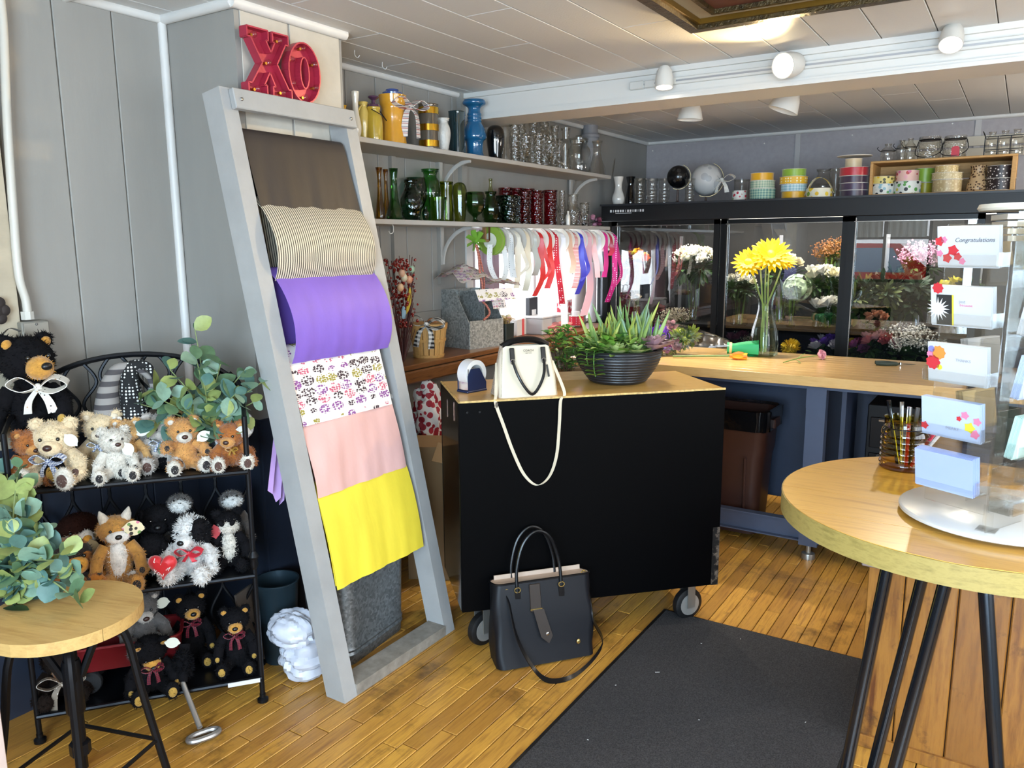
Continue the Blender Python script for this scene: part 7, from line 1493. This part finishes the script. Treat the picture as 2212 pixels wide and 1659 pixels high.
cards('plain periwinkle blue envelopes in the lowest pocket', 0, 4, m_env, 20, name='envelope_stack', cat='envelopes')
for ci, sets in ((1, ((0, m_kraft, 'tan envelopes in the top right-hand pocket'), (1, m_card, 'white cards in the second right-hand pocket'), (2, m_cardb, 'pale blue cards in the third right-hand pocket'), (3, m_mint, 'mint green cards in the fourth right-hand pocket'))), (2, ((0, m_card, 'white cards in the top rear pocket'), (2, m_env, 'blue envelopes in the third rear pocket'))), (3, ((0, m_kraft, 'tan cards in the top left rear pocket'), (2, m_card, 'white cards in the third left rear pocket'), (3, m_kraft, 'tan cards in the fourth left rear pocket')))):
    for k, m, lb in sets: cards(lb, ci, k, m, 12)
sg = thing('acrylic_sign', 'tiny clear sign holder standing on the white spinner base', 'sign holder', at(2132, 1145, Z=TBZ+.017), -.2)
MB().box((0, 0, .001), (.03, .03, .002)).box((0, .0, .022), (.016, .002, .042)).build('holder', m_ac, sg, smooth=False)
# wooden box cabinet behind the table
m_pn = wood('cedar_board', '5c300f', 'b07a34', 3.4, (7, 7, .7), .32, .25, rnd=True, dark=('34180a', 5.5, .56, .7), bump=.1)
pc = thing('wooden_counter', 'honey stained plank counter behind the round table', 'counter', (-.305, 2.395, 0)); xs_ = [0, .1, .235, .36, .5, .63, .78, .9]
for a, c in zip(xs_, xs_[1:]): MB().box(((a+c)/2, .012, .3), (c-a-.003, .022, .54), bev=.003).build('plank', m_pn, pc, smooth=False)
MB().box((.45, .27, .3), (.89, .49, .55)).build('carcass', mat('carcass_wood', '5a3416', .6), pc, smooth=False); MB().box((.46, -.004, .02), (.92, .014, .04), bev=.002).build('base_board', m_pn, pc, smooth=False)
MB().box((.45, .25, .585), (.93, .55, .02), bev=.003).build('counter_top', mat('pinkish_laminate', '8c7c78', .35), pc, smooth=False)
for nm, lb, x, y, d, c in (('coffee_machine', 'black and grey appliance behind the spinner', 2135, 830, (.1, .1, .3), '2a2a2e'), ('brown_pouch', 'crinkled brown paper pouch behind the blue envelopes', 2050, 945, (.14, .08, .1), '7a5c34')):
    P = at(x, y, Y=2.55); t = thing(nm, lb, 'appliance' if 'mach' in nm else 'pouch', (P.x, 2.55, .595), .1)
    if 'mach' in nm: MB().box((0, 0, (P.z-.595)/2), (d[0], d[1], P.z-.595), bev=.01).build('body', mat('appliance_black', c, .35), t); MB().box((0, -.055, (P.z-.595)*.8), (d[0]*.7, .012, .05), bev=.004).build('panel', mat('appliance_grey', '6a6a70', .4), t); MB().lathe([(.02, 0), (.028, .04), (.02, .045)], 14, (0, 0, P.z-.595)).build('knob', mat('appliance_grey', '6a6a70'), t)
    else: crumple(MB(), (0, 0, .19), (.1, .06, .2), 31, amp=.12).build('bag', mat('brown_pouch', c, .5), t, ang=30)
# ================================================================ CEILING: PICTURE FRAME, TRACK LIGHTS
m_gf = mat('gilt_frame', '4a3a1e', .35, .6, var=.6, vscale=50, bump=1.0, bscale=90)
x0, x1, y0, y1 = -1.115, .1, 1.75, 2.965; fr = thing('picture_frame', 'ornate gilt picture frame mounted on the ceiling', 'picture frame', ((x0+x1)/2, (y0+y1)/2, CZ)); w, d = x1-x0, y1-y0
def fbar(b, ins, wd, z0, z1):
    for sx in (-1, 1): b.hexa([(sx*(w/2-ins), -d/2+ins, z0), (sx*(w/2-ins), d/2-ins, z0), (sx*(w/2-ins-wd), d/2-ins-wd, z0), (sx*(w/2-ins-wd), -d/2+ins+wd, z0)], [(sx*(w/2-ins), -d/2+ins, z1), (sx*(w/2-ins), d/2-ins, z1), (sx*(w/2-ins-wd), d/2-ins-wd, z1), (sx*(w/2-ins-wd), -d/2+ins+wd, z1)])
    for sy in (-1, 1): b.hexa([(-w/2+ins, sy*(d/2-ins), z0), (w/2-ins, sy*(d/2-ins), z0), (w/2-ins-wd, sy*(d/2-ins-wd), z0), (-w/2+ins+wd, sy*(d/2-ins-wd), z0)], [(-w/2+ins, sy*(d/2-ins), z1), (w/2-ins, sy*(d/2-ins), z1), (w/2-ins-wd, sy*(d/2-ins-wd), z1), (-w/2+ins+wd, sy*(d/2-ins-wd), z1)])
    return b
fbar(MB(), 0, .012, -.028, 0).build('outer_edge', mat('frame_dark', '2a1e10', .4), fr, smooth=False); fbar(MB(), .012, .04, -.045, 0).build('carved_moulding', m_gf, fr, smooth=False); fbar(MB(), .052, .012, -.03, 0).build('inner_edge', mat('gold_leaf', '8a6a2a', .3, .8), fr, smooth=False)
fbar(MB(), .064, .065, -.012, 0).build('liner', mat('frame_liner', 'a89c84', .6), fr, smooth=False); fbar(MB(), .129, .016, -.025, 0).build('inner_moulding', m_gf, fr, smooth=False)
MB().box((0, 0, -.006), (w-.28, d-.28, .008)).build('canvas', mat('brown_canvas', '5a2c22', .5, var=.3, vscale=6), fr, smooth=False)
TKY, TKZ = 3.63, 2.235
tk = thing('lighting_track', 'white lighting track screwed along the beam', 'light track', (0, TKY+.012, TKZ)); xa = at(1360, 183, Y=TKY).x
MB().box(((xa+1.2)/2, 0, 0), (1.2-xa, .018, .03), bev=.002).build('rail', mat('track_white', 'd4d2cc', .4), tk, smooth=False); MB().box(((xa+1.2)/2, -.0095, .0), (1.2-xa, .002, .008)).build('slot', mat('track_slot', 'a8a8aa', .4, .3), tk, smooth=False)
MB().box((xa+.035, -.002, 0), (.07, .024, .036), bev=.003).box((xa+.1, -.002, 0), (.05, .022, .033), bev=.003).build('end_feed', mat('track_white', 'd4d2cc'), tk, smooth=False)
m_lw = mat('lamp_white', 'd6d3cc', .35)
def lamp(label, x, y, d, size, m_on, Y=3.555, stem=True, e=0, col=(1, .8, .5), shape='bullet'):
    P = at(x, y, Y=Y); t = thing('track_lamp', label, 'lamp', P, 0, 'track lamps'); d = Vector(d).normalized(); q = d.to_track_quat('Z', 'Y').to_matrix()
    L = size
    if shape == 'bullet': pf = [(.001, -L*.62), (L*.22, -L*.56), (L*.36, -L*.35), (L*.42, 0), (L*.42, L*.42), (L*.39, L*.42), (L*.36, L*.36)]
    else: pf = [(.001, -L*.55), (L*.14, -L*.52), (L*.3, -L*.3), (L*.45, .05*L), (L*.54, L*.45), (L*.52, L*.45), (L*.42, L*.1), (L*.3, -.1*L), (.001, -.2*L)]
    b = MB(); b.cap = False; b.lathe(pf, 26, (0, 0, 0), q).build('shade', m_lw, t)
    zf = .35 if shape == 'bullet' else -.05; MB().lathe([(.001, L*(zf-.02)), (L*(.385 if zf > 0 else .3), L*zf)], 24, (0, 0, 0), q).build('bulb_face', m_on, t)
    if stem: MB().tube([Vector((0, 0, 0))-d*L*.2, Vector((.0, TKY-Y-.0, TKZ-P.z))], .009, 8).box((0, TKY-Y+.006, TKZ-P.z), (.05, .016, .026)).build('arm', m_lw, t)
    if not stem:
        tp = -d*L*.5; MB().tube([tp, (tp.x, tp.y, CZ-P.z)], .008, 8).build('stem_rod', m_lw, t); MB().lathe([(.001, -.016), (.04, -.015), (.045, 0), (.001, 0)], 20, (tp.x, tp.y, CZ-P.z)).build('canopy', m_lw, t)
    if e:
        l = bpy.data.lights.new('lamp_light', 'SPOT'); l.energy = e; l.color = col; l.spot_size = math.radians(95); l.spot_blend = .8; l.shadow_soft_size = .03
        o = bpy.data.objects.new('lamp_light', l); COL.objects.link(o); o.parent = t; o.location = d*L*.5; o.rotation_euler = (-d).to_track_quat('Z', 'Y').to_euler()
    return t
m_off = mat('lamp_dim', 'e8e0d0', .4, emit=.25); m_on1 = mat('lamp_glow_warm', (1, .82, .48), emit=7); m_on2 = mat('lamp_glow_white', (1, .95, .85), emit=7)
lamp('white bullet track lamp pointing down at the left of the beam', 1435, 170, (.05, -.12, -1), .095, m_on2, e=26, col=(1, .9, .75))
lamp('large glowing warm track lamp facing the camera side', 1706, 140, (-.32, -1, -.22), .125, m_on1, e=42, col=(1, .72, .36))
lamp('white bullet track lamp at the upper right of the beam', 2056, 80, (.02, -.6, -.8), .1, m_on2, e=34, col=(1, .9, .75))
lamp('white cone lamp below the beam, the left of two', 1492, 235, (-.05, 0, -1), .125, m_off, Y=4.2, stem=False, e=45, col=(1, .9, .75), shape='cone')
lamp('white cone lamp tilted below the beam, the right of two', 1702, 212, (-.35, -.1, -1), .14, m_off, Y=4.2, stem=False, e=45, col=(1, .9, .75), shape='cone')
P = at(2012, 158, Z=CZ-.036); t = thing('smoke_detector', 'white round smoke detector on the ceiling behind the beam', 'smoke detector', (P.x, P.y, CZ)); MB().lathe([(.001, -.045), (.045, -.042), (.06, -.03), (.068, -.01), (.068, 0)], 28).build('housing', m_lw, t); MB().lathe([(.046, -.0435), (.05, -.041)], 24).build('vent_ring', mat('satin_metal', 'a8a49e'), t)
# globe pendants added out of view to light the ceiling and walls evenly
for x, y, e in ((-.7, -.5, 12), (1.0, .6, 16), (.75, 2.9, 16), (.6, 5.0, 16)):
    t = thing('added_pendant', 'added frosted globe fill light %s' % {-.7: 'behind the photographer on the left', 1.0: 'behind the photographer on the right', .75: 'to the right of the round table, out of view', .6: 'at the right end of the cooler, out of view'}[x], 'added fill light', (x, y, CZ)); MB().tube([(0, 0, 0), (0, 0, -.2)], .006, 8).build('cord', m_lw, t); MB().lathe([(.001, -.02), (.05, -.018), (.055, 0), (.001, 0)], 20).build('canopy', m_lw, t)
    MB().ell((0, 0, -.29), .1, n=24, m=16).build('globe', mat('globe_glow', (1, .93, .82), emit=2.5), t)
    l = bpy.data.lights.new('added_pendant_fill', 'POINT'); l.shadow_soft_size = .11; l.energy = e; l.color = (1, .9, .76); o = bpy.data.objects.new('added_pendant_fill', l); COL.objects.link(o); o.location = (x, y, CZ-.42)
# parked car outside, seen mirrored in the cooler doors
cr = thing('parked_car', 'red car parked outside, mirrored in the cooler door', 'car', (-1.9, -4.6, -.15)); m_car = mat('car_red', 'c01c20', .25, coat=.8)
prism_x = lambda x, y, w: (x, w-.8, y)
MB().prism([(-2.1, .35), (2.1, .35), (2.15, .8), (1.9, 1.0), (1.1, 1.05), (.7, 1.1), (-1.9, 1.1), (-2.1, .9)], 1.6, prism_x).build('body', m_car, cr, smooth=False)
MB().prism([(-1.8, 1.1), (.75, 1.1), (.2, 1.62), (-1.5, 1.64)], 1.4, lambda x, y, w: (x, w-.7, y)).build('cabin', m_car, cr, smooth=False)
for a, c in ((-1.45, -.75), (-.65, .1)): MB().prism([(a-.08*(a < -1), 1.16), (c+.2*(c > 0), 1.16), (c, 1.55), (a, 1.55)], 1.42, lambda x, y, w: (x, w-.71, y)).build('window', mat('car_glass', '7a9ab8', .1, .2), cr, smooth=False)
for x in (-1.35, 1.35):
    for y in (-.75, .75): MB().lathe([(.1, -.1), (.3, -.1), (.33, -.07), (.33, .07), (.3, .1), (.1, .1)], 24, (x, y, .33), R(PI/2, 0, 0)).build('wheel', mat('caster_rubber', '101012'), cr)
o = slab('floor_outside', (0, -9, -.2), (30, 14.4, .06), mat('asphalt', '6a6a6c', .8)); struct(o)
